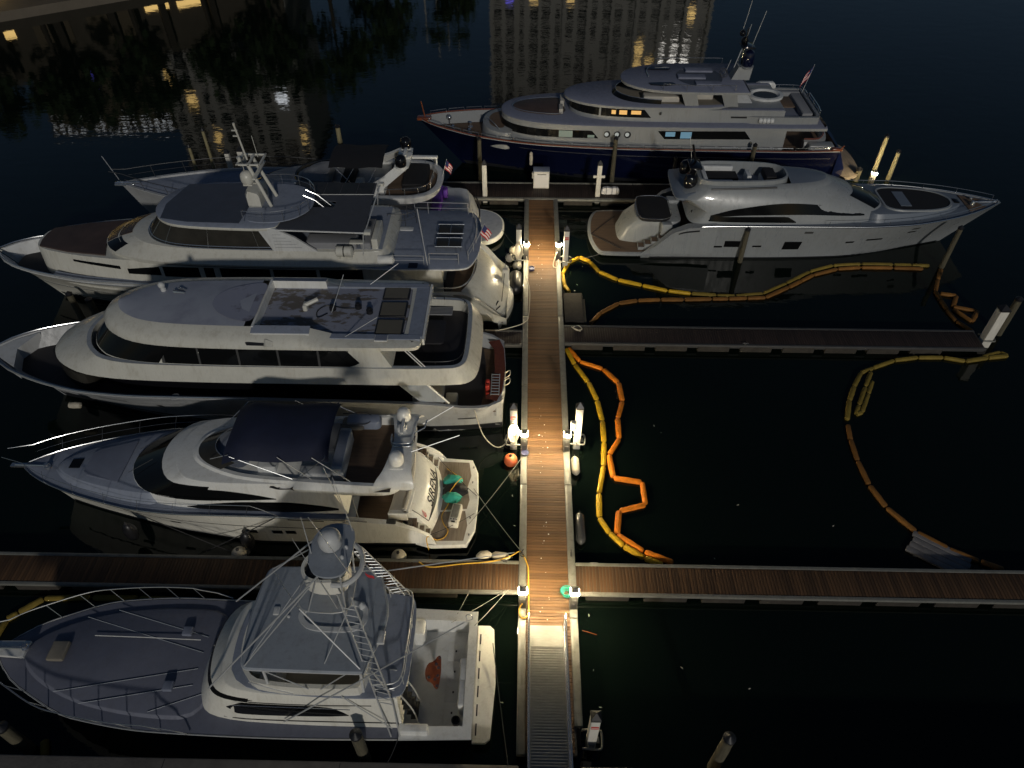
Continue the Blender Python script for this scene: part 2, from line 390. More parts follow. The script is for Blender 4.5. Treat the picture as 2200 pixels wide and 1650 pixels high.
def railing(b, path, h, step=1.0, r=0.02, mid=True, closed=False):
    P = [Vector(p) for p in path]
    top = [p + Vector((0, 0, h)) for p in P]
    b.tube(top, r, 5)
    if mid: b.tube([p + Vector((0, 0, h * 0.5)) for p in P], r * 0.7, 4)
    acc = step
    for i, p in enumerate(P):
        if i: acc += (P[i] - P[i - 1]).length
        if acc >= step or i == len(P) - 1: b.tube([p, p + Vector((0, 0, h))], r * 0.9, 4); acc = 0
def both(fn):
    b = MB()
    for sd in (1, -1): fn(b, sd)
    return b
def text_mesh(name, body, m, parent, size, mtx, shear=0.0, extrude=0.004, sx=1.0):
    cu = bpy.data.curves.new(name + '_curve', 'FONT'); cu.body = body; cu.size = size; cu.shear = shear; cu.extrude = extrude; cu.align_x = 'CENTER'; cu.align_y = 'CENTER'; cu.offset = size * 0.012
    t = bpy.data.objects.new(name, cu); COL.objects.link(t); dg = bpy.context.evaluated_depsgraph_get()
    me = bpy.data.meshes.new_from_object(t.evaluated_get(dg)); bpy.data.objects.remove(t)
    me.name = name; me.materials.clear(); me.materials.append(M[m]); o = bpy.data.objects.new(name, me); link(o, parent); o.matrix_local = mtx @ Matrix.Diagonal((sx, 1, 1, 1))
    return o
def frame_mtx(o, ex, ey):
    ex = Vector(ex).normalized(); ey = Vector(ey); ez = ex.cross(ey).normalized(); ey = ez.cross(ex)
    m = Matrix((ex, ey, ez)).transposed().to_4x4(); m.translation = Vector(o); return m
def copy_tree(o, parent=None):
    c = o.copy(); COL.objects.link(c); c.parent = parent
    for ch in list(o.children): copy_tree(ch, c)
    return c
def us_flag(parent, base, top, w=0.75, h=0.5, droop=0.5, dirx=1):
    """striped flag hanging from a raked staff; parts flag_staff, stripe, canton"""
    ptube('flag_staff', 'pipe', parent, [base, top], 0.018)
    a = Vector(top); b = Vector(base); d = (b - a).normalized(); rows = []
    def P(u, v): return a + d * (0.05 + v * h) + Vector((dirx * w * u * 0.55, 0.05 * math.sin(u * 7), -droop * w * u * (1 - 0.1 * v)))
    for k in range(7):
        mb = MB(); mb.grid([[tuple(P(u / 8, (k + q) / 7)) for q in (0, 1)] for u in range(9)]); mb.build('stripe', 'flagred' if k % 2 == 0 else 'flagwhite', parent)
    mb = MB(); mb.grid([[tuple(P(u / 8 * 0.42, v * 0.56) + Vector((0, sg * 0.012, 0))) for v in (0, 1)] for u in range(9) for sg in (1,)])
    mb.grid([[tuple(P(u / 8 * 0.42, v * 0.56) + Vector((0, -0.012, 0))) for v in (0, 1)] for u in range(9)]); mb.build('canton', 'flagblue', parent)
def dome(parent, c, r, m='white', h=None, name='radome'):
    h = h or r * 1.7
    part(name, m, parent, lambda b: b.lathe(c, [(r * 0.55, -0.08), (r * 0.6, 0), (r * 0.92, 0.04), (r, h * 0.22), (r, h * 0.5), (r * 0.93, h * 0.68), (r * 0.75, h * 0.84), (r * 0.45, h * 0.96), (0.01, h)], 20))
# ------------------------------------------------------------------ water, bank, seawall
def water_mat():
    m = bpy.data.materials.new('water'); m.use_nodes = True; nt = m.node_tree; N = nt.nodes; L = nt.links.new; P = N['Principled BSDF']
    P.inputs['Base Color'].default_value = (0.0030, 0.0060, 0.0042, 1); P.inputs['Roughness'].default_value = 0.03; P.inputs['IOR'].default_value = 1.33
    tc = N.new('ShaderNodeTexCoord'); mp = N.new('ShaderNodeMapping'); mp.inputs['Scale'].default_value = (0.55, 1.0, 1.0); L(tc.outputs['Object'], mp.inputs['Vector'])
    hs = None
    for sc, st in ((0.9, 0.05), (3.2, 0.016)):
        n = N.new('ShaderNodeTexNoise'); n.inputs['Scale'].default_value = sc; n.inputs['Detail'].default_value = 3; L(mp.outputs[0], n.inputs['Vector'])
        mu = N.new('ShaderNodeMath'); mu.operation = 'MULTIPLY'; mu.inputs[1].default_value = st; L(n.outputs[0], mu.inputs[0])
        if hs is None: hs = mu.outputs[0]
        else:
            ad = N.new('ShaderNodeMath'); ad.operation = 'ADD'; L(hs, ad.inputs[0]); L(mu.outputs[0], ad.inputs[1]); hs = ad.outputs[0]
    bn = N.new('ShaderNodeBump'); bn.inputs['Strength'].default_value = 1.0; bn.inputs['Distance'].default_value = 0.22; L(hs, bn.inputs['Height']); L(bn.outputs[0], P.inputs['Normal'])
    M['water'] = m
water_mat()
w = MB().add([(-600, -300, 0), (600, -300, 0), (600, 1200, 0), (-600, 1200, 0)], [(0, 1, 2, 3)]).build('water', 'water'); w['kind'] = 'structure'
sw = part('seawall', 'concrete', None, lambda b: (b.rbox(-40, 0.05, 5.5, 8.45, -0.6, 1.2, 0.05), b.rbox(2.15, 40, 5.5, 8.45, -0.6, 1.2, 0.05), b.box(0.05, 2.15, 5.5, 7.9, -0.6, 1.18))); sw['kind'] = 'structure'
for x in range(-36, 40, 6):
    if not -1 < x < 3: part('joint', 'black', sw, lambda b: b.box(x - 0.012, x + 0.012, 5.6, 8.4, 1.196, 1.2025))

# ------------------------------------------------------------------ floating docks with real boards
PW = 0.14
def plank_mesh(name, m, lx, ly):
    b = MB(); b.rbox(-lx / 2, lx / 2, -ly / 2, ly / 2, -0.035, 0.0, 0.008, 1, ch=0.006); o = b.build(name, m); me = o.data; bpy.data.objects.remove(o); return me
def run_planks(parent, me, pos, along_y=True, gap_every=None):
    for i, (x, y) in enumerate(pos):
        o = bpy.data.objects.new('plank', me); link(o, parent); o.location = (x, y, 0.5 + random.uniform(-0.003, 0.003)); o.rotation_euler = (0, 0, random.uniform(-0.002, 0.002))
def whaler(parent, x0, x1, y0, y1, m='alu', z=0.515):
    return part('edge_rail', m, parent, lambda b: (b.rbox(x0, x1, y0, y1, 0.36, z, 0.03, 2), b.box(x0 + 0.10, x1 - 0.06, y0 + (0.10 if y1 - y0 < 1 else 0.02), y1 - (0.06 if y1 - y0 < 1 else 0.02), z - 0.01, z + 0.012)))
def floats(parent, rects):
    for (x0, x1, y0, y1) in rects: part('dock_float', 'float', parent, lambda b: b.rbox(x0, x1, y0, y1, -0.35, 0.36, 0.05))
def cleat(x, y, z, rz, label, dark=False):
    o = part('cleat', 'aludark' if dark else 'alu', None, lambda b: (b.tube([(-0.17, 0, 0.085), (-0.08, 0, 0.10), (0.08, 0, 0.10), (0.17, 0, 0.085)], 0.02, 6), b.tube([(-0.05, 0, 0), (-0.05, 0, 0.1)], 0.022), b.tube([(0.05, 0, 0), (0.05, 0, 0.1)], 0.022), b.rbox(-0.1, 0.1, -0.035, 0.035, 0, 0.012, 0.02)), loc=(x, y, z), rz=rz)
    return tag(o, label, 'cleat', 'mooring cleats on the docks')
d = empty('main_dock', 'lit timber main dock walkway with pale metal edges running away from the gangway', 'dock', (0, 0, 0))
me = plank_mesh('plank', 'plank', 1.755, PW - 0.012)
ys = [9.15 + PW * i for i in range(int((46.75 - 9.15) / PW) + 1)]
run_planks(d, me, [(1.16, y) for y in ys])
# edge rails in bolted lengths
for x0, x1 in ((-0.04, 0.275), (2.045, 2.36)):
    y = 9.0 if x0 < 0 else 10.0
    for ye in (14.2, 20.9, 27.6, 33.4, 39.9, 46.78):
        whaler(d, x0, x1, y + 0.006, ye - 0.006); y = ye
part('underframe', 'aludark', d, lambda b: b.box(0.2, 2.12, 9.05, 46.75, 0.22, 0.455))
floats(d, [(0.05, 2.28, 9.4 + 2.7 * i, 11.6 + 2.7 * i) for i in range(14)])
def finger(name, label, x0, x1, y0, y1, m, along='x', edge='alu', ew=0.16):
    f = empty(name, label, 'dock', (0, 0, 0))
    mm = plank_mesh('plank', m, PW - 0.012, (y1 - y0) - 2 * ew - 0.01)
    n = int((x1 - x0) / PW)
    run_planks(f, mm, [(x0 + PW * (i + 0.5), (y0 + y1) / 2) for i in range(n)])
    for a, b_ in ((y0, y0 + ew), (y1 - ew, y1)):
        part('edge_rail', edge, f, lambda b: (b.rbox(x0, x1, a, b_, 0.40, 0.515, 0.025, 2), b.box(x0 + 0.02, x1 - 0.02, a + 0.05, b_ - 0.03, 0.50, 0.524)))
    part('underframe', 'aludark', f, lambda b: b.box(x0, x1, y0 + ew * 0.7, y1 - ew * 0.7, 0.22, 0.455))
    floats(f, [(x0 + 0.4 + 2.4 * i, x0 + 2.2 + 2.4 * i, y0 + 0.05, y1 - 0.05) for i in range(int((x1 - x0 - 0.5) / 2.4))])
    return f
finger('finger_dock', 'timber finger dock between the lettered yacht and the sport fishing boat', -24.0, -0.045, 15.24, 16.80, 'plankfinger')
finger('finger_dock', 'long timber finger dock running right from the nearest lamp posts', 2.365, 23.5, 15.22, 16.76, 'plankfinger')
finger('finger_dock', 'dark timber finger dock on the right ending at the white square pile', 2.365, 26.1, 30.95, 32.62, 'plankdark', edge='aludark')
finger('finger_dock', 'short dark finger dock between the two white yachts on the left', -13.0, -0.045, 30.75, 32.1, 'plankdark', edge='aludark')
# T-head
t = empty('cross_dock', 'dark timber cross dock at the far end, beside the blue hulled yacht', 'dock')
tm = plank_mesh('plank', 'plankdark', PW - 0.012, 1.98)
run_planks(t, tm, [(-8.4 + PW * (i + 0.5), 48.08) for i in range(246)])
for a, b_, z in ((46.8, 47.08, 0.515), (49.08, 49.3, 0.515)):
    for xa, xb in ((-8.4, -0.1), (-0.1, 8.0), (8.0, 17.0), (17.0, 26.6)):
        part('edge_rail', 'alu', t, lambda b: (b.rbox(xa + 0.005, xb - 0.005, a, b_, 0.38, z, 0.03, 2), b.box(xa + 0.03, xb - 0.03, a + 0.08, b_ - 0.06, z - 0.01, z + 0.01)))
part('underframe', 'aludark', t, lambda b: b.box(-8.35, 26.5, 46.95, 49.2, 0.2, 0.455))
floats(t, [(-8 + 2.7 * i, -5.9 + 2.7 * i, 46.88, 49.2) for i in range(12)])
# gangway
gw = empty('gangway', 'aluminium gangway ramp with low side rails lying over the dock end', 'gangway')
part('tread_deck', 'ramp', gw, lambda b: b.add([(0.42, 12.9, 0.66), (1.76, 12.9, 0.66), (1.80, 7.9, 1.24), (0.36, 7.9, 1.24), (0.42, 12.9, 0.60), (1.76, 12.9, 0.60), (1.80, 7.9, 1.16), (0.36, 7.9, 1.16)], [(0, 1, 2, 3), (4, 7, 6, 5), (0, 4, 5, 1), (1, 5, 6, 2), (2, 6, 7, 3), (3, 7, 4, 0)]))
part('toe_plate', 'ramp', gw, lambda b: b.add([(0.44, 12.9, 0.675), (1.74, 12.9, 0.675), (1.74, 13.85, 0.525), (0.44, 13.85, 0.525), (0.44, 12.9, 0.655), (1.74, 12.9, 0.655), (1.74, 13.85, 0.510), (0.44, 13.85, 0.510)], [(0, 1, 2, 3), (4, 7, 6, 5), (0, 4, 5, 1), (1, 5, 6, 2), (2, 6, 7, 3), (3, 7, 4, 0)]))
for i in range(46):
    y = 12.85 - i * 0.107; z = 0.664 + (12.9 - y) * 0.116
    part('tread_bar', 'ramp', gw, lambda b: b.box(0.46, 1.72, y - 0.012, y + 0.012, z - 0.004, z + 0.012))
for x in (0.38, 1.80):
    def rail(b):
        b.tube([(x, 13.9, 0.58), (x, 13.98, 1.0), (x, 13.85, 1.45), (x, 13.5, 1.58), (x, 7.9, 2.20)], 0.035, 8)
        b.tube([(x, 13.9, 0.58), (x, 12.9, 0.70), (x, 7.9, 1.28)], 0.045, 8)
        b.tube([(x, 13.9, 1.0), (x, 7.9, 1.72)], 0.02, 6)
        for k in range(6): y = 13.2 - k * 1.05; zz = 0.66 + (12.9 - y) * 0.116; b.tube([(x, y, zz), (x, y, zz + 0.98)], 0.022, 6)
    part('side_rail', 'steel', gw, rail)

# ------------------------------------------------------------------ lamp posts (lit)
lamp_lbl = {(0, 0): 'lit lamp post nearest the gangway, left dock edge, with the yellow hose', (1, 0): 'lit lamp post nearest the gangway, right dock edge, beside the green hose coil', (0, 1): 'lit lamp post halfway along the dock, left edge, near the orange buoy', (1, 1): 'lit lamp post halfway along the dock, right edge, beside the yellow boom',
            (0, 2): 'lit far-end lamp post on the left dock edge, by the round white fenders', (1, 2): 'lit far-end lamp post on the right dock edge with a looped white hose'}
def lamp_post(x, y, label, h=1.40):
    p = empty('lamp_post', label, 'lamp post', (x, y, 0.51), group='lit lamp posts along the main dock')
    part('post', 'post', p, lambda b: (b.rbox(-0.15, 0.15, -0.13, 0.13, 0, h - 0.26, 0.02), b.box(-0.13, 0.13, -0.136, -0.12, h * 0.5, h * 0.5 + 0.012), b.box(-0.17, 0.17, -0.15, 0.15, 0, 0.02)))
    part('panel', 'aludark', p, lambda b: b.rbox(-0.10, 0.10, -0.145, -0.125, 0.10, 0.42, 0.004, 1))
    part('lamp_band', 'lamp', p, lambda b: b.rbox(-0.175, 0.175, -0.165, 0.165, h - 0.275, h - 0.185, 0.05))
    part('cap', 'post', p, lambda b: b.rings([[(-0.155, -0.125, h - 0.183), (0.155, -0.125, h - 0.183), (0.155, 0.15, h - 0.183), (-0.155, 0.15, h - 0.183)], [(-0.16, -0.13, h - 0.10), (0.16, -0.13, h - 0.10), (0.16, 0.15, h - 0.10), (-0.16, 0.15, h - 0.10)], [(-0.02, -0.02, h), (0.02, -0.02, h), (0.02, 0.02, h), (-0.02, 0.02, h)]], True, True), ang=20)
    return p
for j, y in enumerate((14.72, 23.05, 39.25)):
    for i, x in enumerate((0.13, 2.19)): lamp_post(x, y, lamp_lbl[(i, j)])
p = lamp_post(25.5, 49.75 - 0.75, 'single bright lamp post at the far right end of the cross dock')

# ------------------------------------------------------------------ piles
def white_pile(x, y, top, label, w=0.33, sign=False, hoop=True, side=1, crossbar=False):
    p = empty('white_pile', label, 'pile', (x, y, 0), group='white square piles')
    part('shaft', 'pilewhite', p, lambda b: b.rbox(-w / 2, w / 2, -w / 2, w / 2, -0.6, top, 0.035, 2))
    part('cap', 'black', p, lambda b: b.rings([[(-w * .55, -w * .55, top - 0.002), (w * .55, -w * .55, top - 0.002), (w * .55, w * .55, top - 0.002), (-w * .55, w * .55, top - 0.002)], [(-w * .55, -w * .55, top + 0.09), (w * .55, -w * .55, top + 0.09), (w * .55, w * .55, top + 0.09), (-w * .55, w * .55, top + 0.09)], [(-.01, -.01, top + 0.34), (.01, -.01, top + 0.34), (.01, .01, top + 0.34), (-.01, .01, top + 0.34)]], True, True), ang=20)
    if sign:
        part('warning_sign', 'red', p, lambda b: b.box(-w * .40, w * .40, -w / 2 - 0.012, -w / 2 - 0.002, top - 0.62, top - 0.42))
        part('sign_stripe', 'flagwhite', p, lambda b: b.box(-w * .38, w * .38, -w / 2 - 0.016, -w / 2 - 0.011, top - 0.535, top - 0.505))
    if hoop:
        part('pile_hoop', 'alu', p, lambda b: (b.tube(smooth_path([(-side * 0.33, -0.30, 0.55), (side * 0.2, -0.33, 0.55), (side * 0.36, -0.25, 0.55), (side * 0.38, 0.2, 0.55), (side * 0.25, 0.33, 0.55), (-side * 0.33, 0.32, 0.55)], 4), 0.045, 8), b.lathe((side * 0.24, 0, 0.52), [(0.06, -0.1), (0.06, 0.1)], 10, 'y'), b.lathe((0, -0.24, 0.52), [(0.05, -0.1), (0.05, 0.1)], 10, 'x')))
    if crossbar: part('cross_arm', 'pilewhite', p, lambda b: b.rbox(-0.42, 0.42, -0.06, 0.06, 1.95, 2.12, 0.02))
    return p
white_pile(-0.36, 39.35, 2.75, 'white square pile left of the far lamp posts, ropes hung round it', side=-1)
white_pile(2.66, 39.2, 2.75, 'white square pile with red sign right of the far lamp posts', sign=True)
white_pile(-0.40, 23.6, 2.85, 'white square pile with red sign and coiled white hose by the middle lamp posts', sign=True, side=-1)
white_pile(2.74, 23.7, 2.85, 'white square pile with small white box by the right middle lamp post')
white_pile(-2.93, 47.3, 2.95, 'plain white pile on the cross dock beside the round stern of a yacht', hoop=False)
white_pile(5.27, 47.4, 2.95, 'white pile with cross arm on the cross dock by a wrapped bundle', hoop=False, crossbar=True)
white_pile(2.62, 9.55, 2.6, 'white pile with faded red sign beside the foot of the gangway', sign=True)
white_pile(26.5, 31.9, 2.6, 'white square pile at the end of the right finger dock', w=0.5)
white_pile(-22.85, 51.3, 1.6, 'left of two short white piles behind the yacht mast', hoop=False)
white_pile(-21.78, 51.3, 1.8, 'right of two short white piles behind the yacht mast', hoop=False, w=0.42)
def timber_pile(x, y, top, label, r=0.16, m='timber', capped=True, lean=(0, 0)):
    p = empty('timber_pile', label, 'pile', (x, y, 0), group='round timber piles')
    def sh(b):
        rg = []
        for k in range(7):
            z = -0.6 + (top + 0.6) * k / 6; rr = r * (1.08 - 0.12 * k / 6) * random.uniform(0.97, 1.03)
            rg.append([(lean[0] * z + rr * math.cos(a), lean[1] * z + rr * math.sin(a), z) for a in [2 * math.pi * i / 12 for i in range(12)]])
        b.rings(rg, True, True)
    part('shaft', m, p, sh)
    if capped: part('cap', 'black', p, lambda b: b.lathe((lean[0] * top, lean[1] * top, top), [(r * 1.06, -0.10), (r * 1.08, 0.01), (0.02, 0.16)], 12))
    return p
timber_pile(-3.4, 49.75, 3.7, 'tall dark timber pile against the bow of the blue hulled yacht')
timber_pile(6.5, 49.7, 3.85, 'tall dark timber pile against the portholes of the blue hulled yacht')
timber_pile(16.6, 49.75, 3.4, 'tall dark timber pile against the aft windows of the blue hulled yacht')
timber_pile(14.2, 39.95, 2.5, 'timber pile standing against the side of the sport yacht', m='timber')
timber_pile(27.25, 39.6, 3.0, 'timber pile off the bow of the sport yacht', m='timber')
timber_pile(26.55, 51.2, 3.5, 'taller pale timber pile behind the bright lamp on the cross dock', m='timberpale')
timber_pile(27.85, 51.2, 2.3, 'shorter pale timber pile right of the bright lamp on the cross dock', m='timberpale')
timber_pile(25.3, 51.0, 0.95, 'short dark stump of a pile beside the round bathing platform', r=0.22)
timber_pile(-25.5, 51.1, 2.2, 'left slim timber pile rising behind the bow rail of a yacht', r=0.12, m='timberpale')
timber_pile(-24.5, 52.0, 3.1, 'taller slim timber pile rising behind the bow rail of a yacht', r=0.12, m='timberpale')
timber_pile(-15.4, 56.5, 1.4, 'single short pale pile in open water beyond the black sun awning', r=0.2, m='timberpale')
timber_pile(-26.5, 33.2, 1.9, 'left dark square-topped pile under the flared bow of a white yacht', r=0.18)
timber_pile(-25.5, 33.2, 1.5, 'right dark pile under the flared bow of a white yacht', r=0.2)
timber_pile(-5.35, 8.85, 2.55, 'mossy timber pile beside the hull of the sport fishing boat', r=0.2, m='timber')
timber_pile(6.92, 8.9, 2.8, 'mossy timber pile alone in dark water at the bottom right', r=0.2, m='timber')
timber_pile(-17.5, 9.0, 2.1, 'dim mossy timber pile at the bottom left corner', r=0.2, m='timber')
timber_pile(27.85, 32.9, 2.6, 'dark timber pile behind the white pile at the end of the right finger dock', r=0.2)
# ------------------------------------------------------------------ boat 1: sport fishing boat with tuna tower
def sportfish():
    B = empty('sport_fishing_boat', 'white sport fishing boat with tall pipe tower and dark hull, nearest the camera', 'boat', (-1.6, 11.55, 0), math.pi)
    H = Hull(17.3, [(0, 1.4), (5, 1.45), (9, 1.65), (13, 2.0), (17.3, 2.35)], [(0, 2.35), (3, 2.45), (8, 2.52), (11, 2.5), (13.8, 2.2), (15.6, 1.45), (16.5, 0.9), (17.3, 0.04)],
             [(0, 2.1), (6, 2.2), (10, 1.9), (13, 1.2), (15.5, 0.5), (17.3, 0.02)], 1.6)
    H.shell().build('hull', 'darkhull', B)
    H.bands(0.0, 17.25, lambda x: H.zs(x) - 0.20, lambda x: H.zs(x) - 0.01, off=0.03).build('rub_rail', 'white', B)
    # cockpit
    def ck(b):
        b.rings([[(0.0, 2.36, 1.41), (0.0, -2.36, 1.41), (2.5, -2.44, 1.43), (2.5, 2.44, 1.43)], [(0.32, 1.95, 1.42), (0.32, -1.95, 1.42), (2.5, -2.0, 1.43), (2.5, 2.0, 1.43)], [(0.36, 1.9, 0.6), (0.36, -1.9, 0.6), (2.5, -1.95, 0.6), (2.5, 1.95, 0.6)]])
    part('cockpit_coaming', 'white', B, ck)
    part('cockpit_floor', 'dullwhite', B, lambda b: b.box(0.3, 2.6, -1.97, 1.97, 0.55, 0.604))
    for y0, y1 in ((-1.5, -0.75), (-0.7, 0.05), (0.1, 0.8), (0.85, 1.55)):
        hb = part('floor_hatch', 'dullwhite', B, lambda b: b.rbox(0.50, 1.12, y0, y1, 0.60, 0.612, 0.04)); part('latch', 'black', hb, lambda b: b.box(0.78, 0.84, (y0 + y1) / 2 - 0.04, (y0 + y1) / 2 + 0.04, 0.612, 0.618))
    part('transom_box', 'white', B, lambda b: b.rbox(0.30, 0.56, -0.55, 1.25, 0.60, 1.36, 0.06))
    part('transom_lid', 'dullwhite', B, lambda b: b.rbox(0.33, 0.53, -0.5, 0.3, 1.36, 1.385, 0.03))
    part('transom_lid', 'dullwhite', B, lambda b: b.rbox(0.33, 0.53, 0.34, 1.2, 1.36, 1.385, 0.03))
    part('swim_platform', 'cream', B, lambda b: b.rings([[(x, y, z) for x, y in [(0.02, -2.2), (-0.45, -2.2), (-0.62, -2.05), (-0.75, 0), (-0.62, 2.05), (-0.45, 2.2), (0.02, 2.2)]] for z in (0.42, 0.60)], True, True))
    for i in range(6):
        y = -1.85 + i * 0.68; part('scupper_slot', 'black', B, lambda b: b.box(-0.13, -0.08, y, y + 0.42, 0.597, 0.606))
    part('mezzanine_corner', 'white', B, lambda b: (b.rbox(2.0, 2.5, -2.0, -1.35, 0.6, 1.5, 0.1),))
    part('cockpit_wing', 'white', B, lambda b: b.rbox(1.5, 2.5, 2.0, 2.3, 1.42, 1.75, 0.05))
    # teak rocket launcher table on a pedestal
    ft = part('launcher_table', 'varnish', B, lambda b: b.rings([[(x, y, z) for x, y in chaikin([(1.30, 0.62, 0), (1.42, 0.62, 0), (1.55, 0.40, 0), (1.78, 0.32, 0), (1.86, 0.0, 0), (1.78, -0.32, 0), (1.55, -0.40, 0), (1.42, -0.62, 0), (1.30, -0.62, 0), (1.27, -0.3, 0), (1.25, 0, 0), (1.27, 0.3, 0)], 1) for x, y, _ in [(x, y, 0)]] for z in (1.24, 1.30)], True, True) if False else b.rings([[(q[0], q[1], z) for q in chaikin([(1.30, 0.62, 0), (1.42, 0.62, 0), (1.55, 0.40, 0), (1.78, 0.32, 0), (1.86, 0.0, 0), (1.78, -0.32, 0), (1.55, -0.40, 0), (1.42, -0.62, 0), (1.30, -0.62, 0), (1.27, -0.3, 0), (1.25, 0, 0), (1.27, 0.3, 0)], 1)] for z in (1.24, 1.30)], True, True))
    for x, y in ((1.35, 0.52), (1.45, 0.28), (1.36, 0.15), (1.36, -0.15), (1.45, -0.28), (1.35, -0.52), (1.68, 0.22)):
        part('rod_holder', 'steel', ft, lambda b: b.lathe((x, y, 1.30), [(0.045, -0.02), (0.05, 0.02), (0.03, 0.02), (0.03, 0.0)], 10))
    part('table_pedestal', 'steel', B, lambda b: b.lathe((1.5, 0, 0.6), [(0.16, 0), (0.16, 0.02), (0.06, 0.05), (0.06, 0.65)], 12))
    part('bucket', 'black', B, lambda b: b.lathe((0.62, 1.55, 0.6), [(0.13, 0), (0.16, 0.3), (0.14, 0.3), (0.12, 0.05)], 12))
    part('ring_handle', 'pipe', B, lambda b: b.tube(smooth_path([(0.4, -1.9, 1.4), (0.42, -1.9, 1.95), (0.3, -1.9, 2.05), (0.2, -1.9, 1.95), (0.2, -1.9, 1.7), (0.36, -1.9, 1.6)], 4), 0.025))
    # foredeck
    H.deck(2.45, 17.25, -0.02, 0.03).build('side_deck', 'foredeck', B)
    tr0 = [(9.3, 0, 1.64), (9.3, 2.05, 1.64), (11.4, 2.12, 1.83), (13.7, 1.80, 2.02), (15.3, 1.12, 2.18), (16.15, 0.45, 2.28), (16.3, 0, 2.3)]
    lo = loop3(tr0, None, 2); hi = inset([(x, y, z + 0.15) for x, y, z in lo], 0.10)
    Stack([lo, hi]).mesh(round_top=0.05).build('foredeck', 'foredeck', B)
    for x0, y0, x1, y1 in ((10.0, 0.9, 13.6, 1.75), (10.0, 0.3, 14.6, 1.4), (11.2, 1.9, 9.6, 1.2), (10.0, -0.9, 13.6, -1.75), (10.0, -0.3, 14.6, -1.4)):
        part('shadow_line', 'slate', B, lambda b: b.tube([(x0 + (x1 - x0) * k / 6, y0 + (y1 - y0) * k / 6, (lambda xx, yy: 1.64 + (xx - 9.3) * 0.0905 + 0.158)(x0 + (x1 - x0) * k / 6, 0)) for k in range(7)], 0.012, 4))  # thin lines added in place of faint radial shadow lines
    part('deck_seam', 'white', B, lambda b: b.tube([(10.2, -0.72, 1.99), (12.3, -0.70, 2.16), (14.0, -0.66, 2.31)], 0.016, 5))
    part('anchor_locker_hatch', 'beige', B, lambda b: b.rbox(14.7, 15.3, -0.36, 0.36, 2.36, 2.50, 0.05))
    part('deck_hatch', 'deckdark', B, lambda b: b.rbox(10.6, 10.95, 0.85, 1.2, 1.98, 2.12, 0.04)); part('deck_hatch', 'deckdark', B, lambda b: b.rbox(10.6, 10.95, -1.2, -0.85, 1.98, 2.12, 0.04))
    part('bow_pulpit', 'white', B, lambda b: b.rings([[(16.1, 0.30, z), (17.9, 0.24, z + 0.06), (18.2, 0.12, z + 0.06), (18.2, -0.12, z + 0.06), (17.9, -0.24, z + 0.06), (16.1, -0.30, z)] for z in (2.40, 2.54)], True, True))
    part('anchor', 'steel', B, lambda b: (b.tube([(16.2, 0.02, 2.62), (18.1, 0.02, 2.66)], 0.04), b.lathe((16.1, 0.0, 2.54), [(0.13, 0), (0.13, 0.12), (0.08, 0.16), (0.08, 0.24)], 10), b.box(17.5, 18.2, -0.12, 0.12, 2.60, 2.64)))
    for sd in (1, -1):
        rp = [Vector(p) for p in H.sheer_path(9.6, 16.6, sd, 0.06, 0.0, 28)]
        def rl(b):
            out = [p + Vector((0.35 if p.x > 10.2 else 0, sd * 0.10, 0.72 * min(1, (p.x - 9.5) / 1.0))) for p in rp]
            out += [Vector((17.7, sd * 0.55, 2.35 + 0.80)), Vector((18.3, sd * 0.2, 2.35 + 0.8))]
            b.tube(out, 0.022, 6)
            for k in range(4, 28, 4): b.tube([rp[k], out[k]], 0.016, 5)
        part('bow_rail', 'steel', B, rl)
    # house
    S = Stack([loop3([(2.4, 0), (2.4, 0), (2.4, 2.05), (2.4, 2.05), (6, 2.05), (9.0, 2.0), (9.8, 1.5), (10.0, 0)], 1.4, 2), loop3([(2.4, 0), (2.4, 0), (2.4, 1.92), (2.4, 1.92), (6, 1.95), (8.3, 1.85), (9.05, 1.4), (9.3, 0)], 2.92, 2),
               loop3([(2.4, 0), (2.4, 0), (2.4, 1.90), (2.4, 1.90), (6, 1.92), (8.15, 1.8), (8.9, 1.36), (9.15, 0)], 3.12, 2), loop3([(2.4, 0), (2.4, 0), (2.4, 1.86), (2.4, 1.86), (6, 1.88), (7.9, 1.72), (8.45, 1.3), (8.65, 0)], 3.46, 2)])
    S.mesh(round_top=0.06).build('deckhouse', 'cream', B)
    S.wrap(0.33, 0.67, 1.05, 1.95, 0.012, 40, 2).build('windscreen_band', 'glass', B)
    part('side_stripe', 'black', B, lambda b: [b.add(q.v, q.f) for q in (S.pane(3.3, 8.0, 2.93, 2.965, 1, 0.012, 16, 1), S.pane(3.3, 8.0, 2.93, 2.965, -1, 0.012, 16, 1))])
    top = curve_fn([(4.15, 2.26), (4.4, 2.55), (4.75, 2.78), (5.5, 2.86), (7.6, 2.88), (8.1, 2.62), (8.4, 2.40)]); bot = curve_fn([(4.15, 2.24), (5.0, 2.16), (8.0, 2.10), (8.4, 2.36)])
    for sd in (1, -1): S.pane(4.15, 8.4, bot, top, sd, 0.012, 24, 3).build('side_window', 'glass', B)
    part('hand_rail', 'steel', B, lambda b: [b.tube([(4.0, s * 2.05, 2.90), (8.0, s * 1.98, 2.90)], 0.014, 5) for s in (1, -1)])
    part('base_stripe', 'black', B, lambda b: [b.add(q.v, q.f) for q in (S.pane(2.5, 9.0, 1.74, 1.80, 1, 0.014, 16, 1), S.pane(2.5, 9.0, 1.74, 1.80, -1, 0.014, 16, 1))])
    text_mesh('registration_lettering', 'SHIRLEY BIRD', 'black', B, 0.085, frame_mtx((7.55, S.y_at(7.55, 3.02) + 0.02, 3.03), (-1, 0, 0), (0, -0.25, 1)))
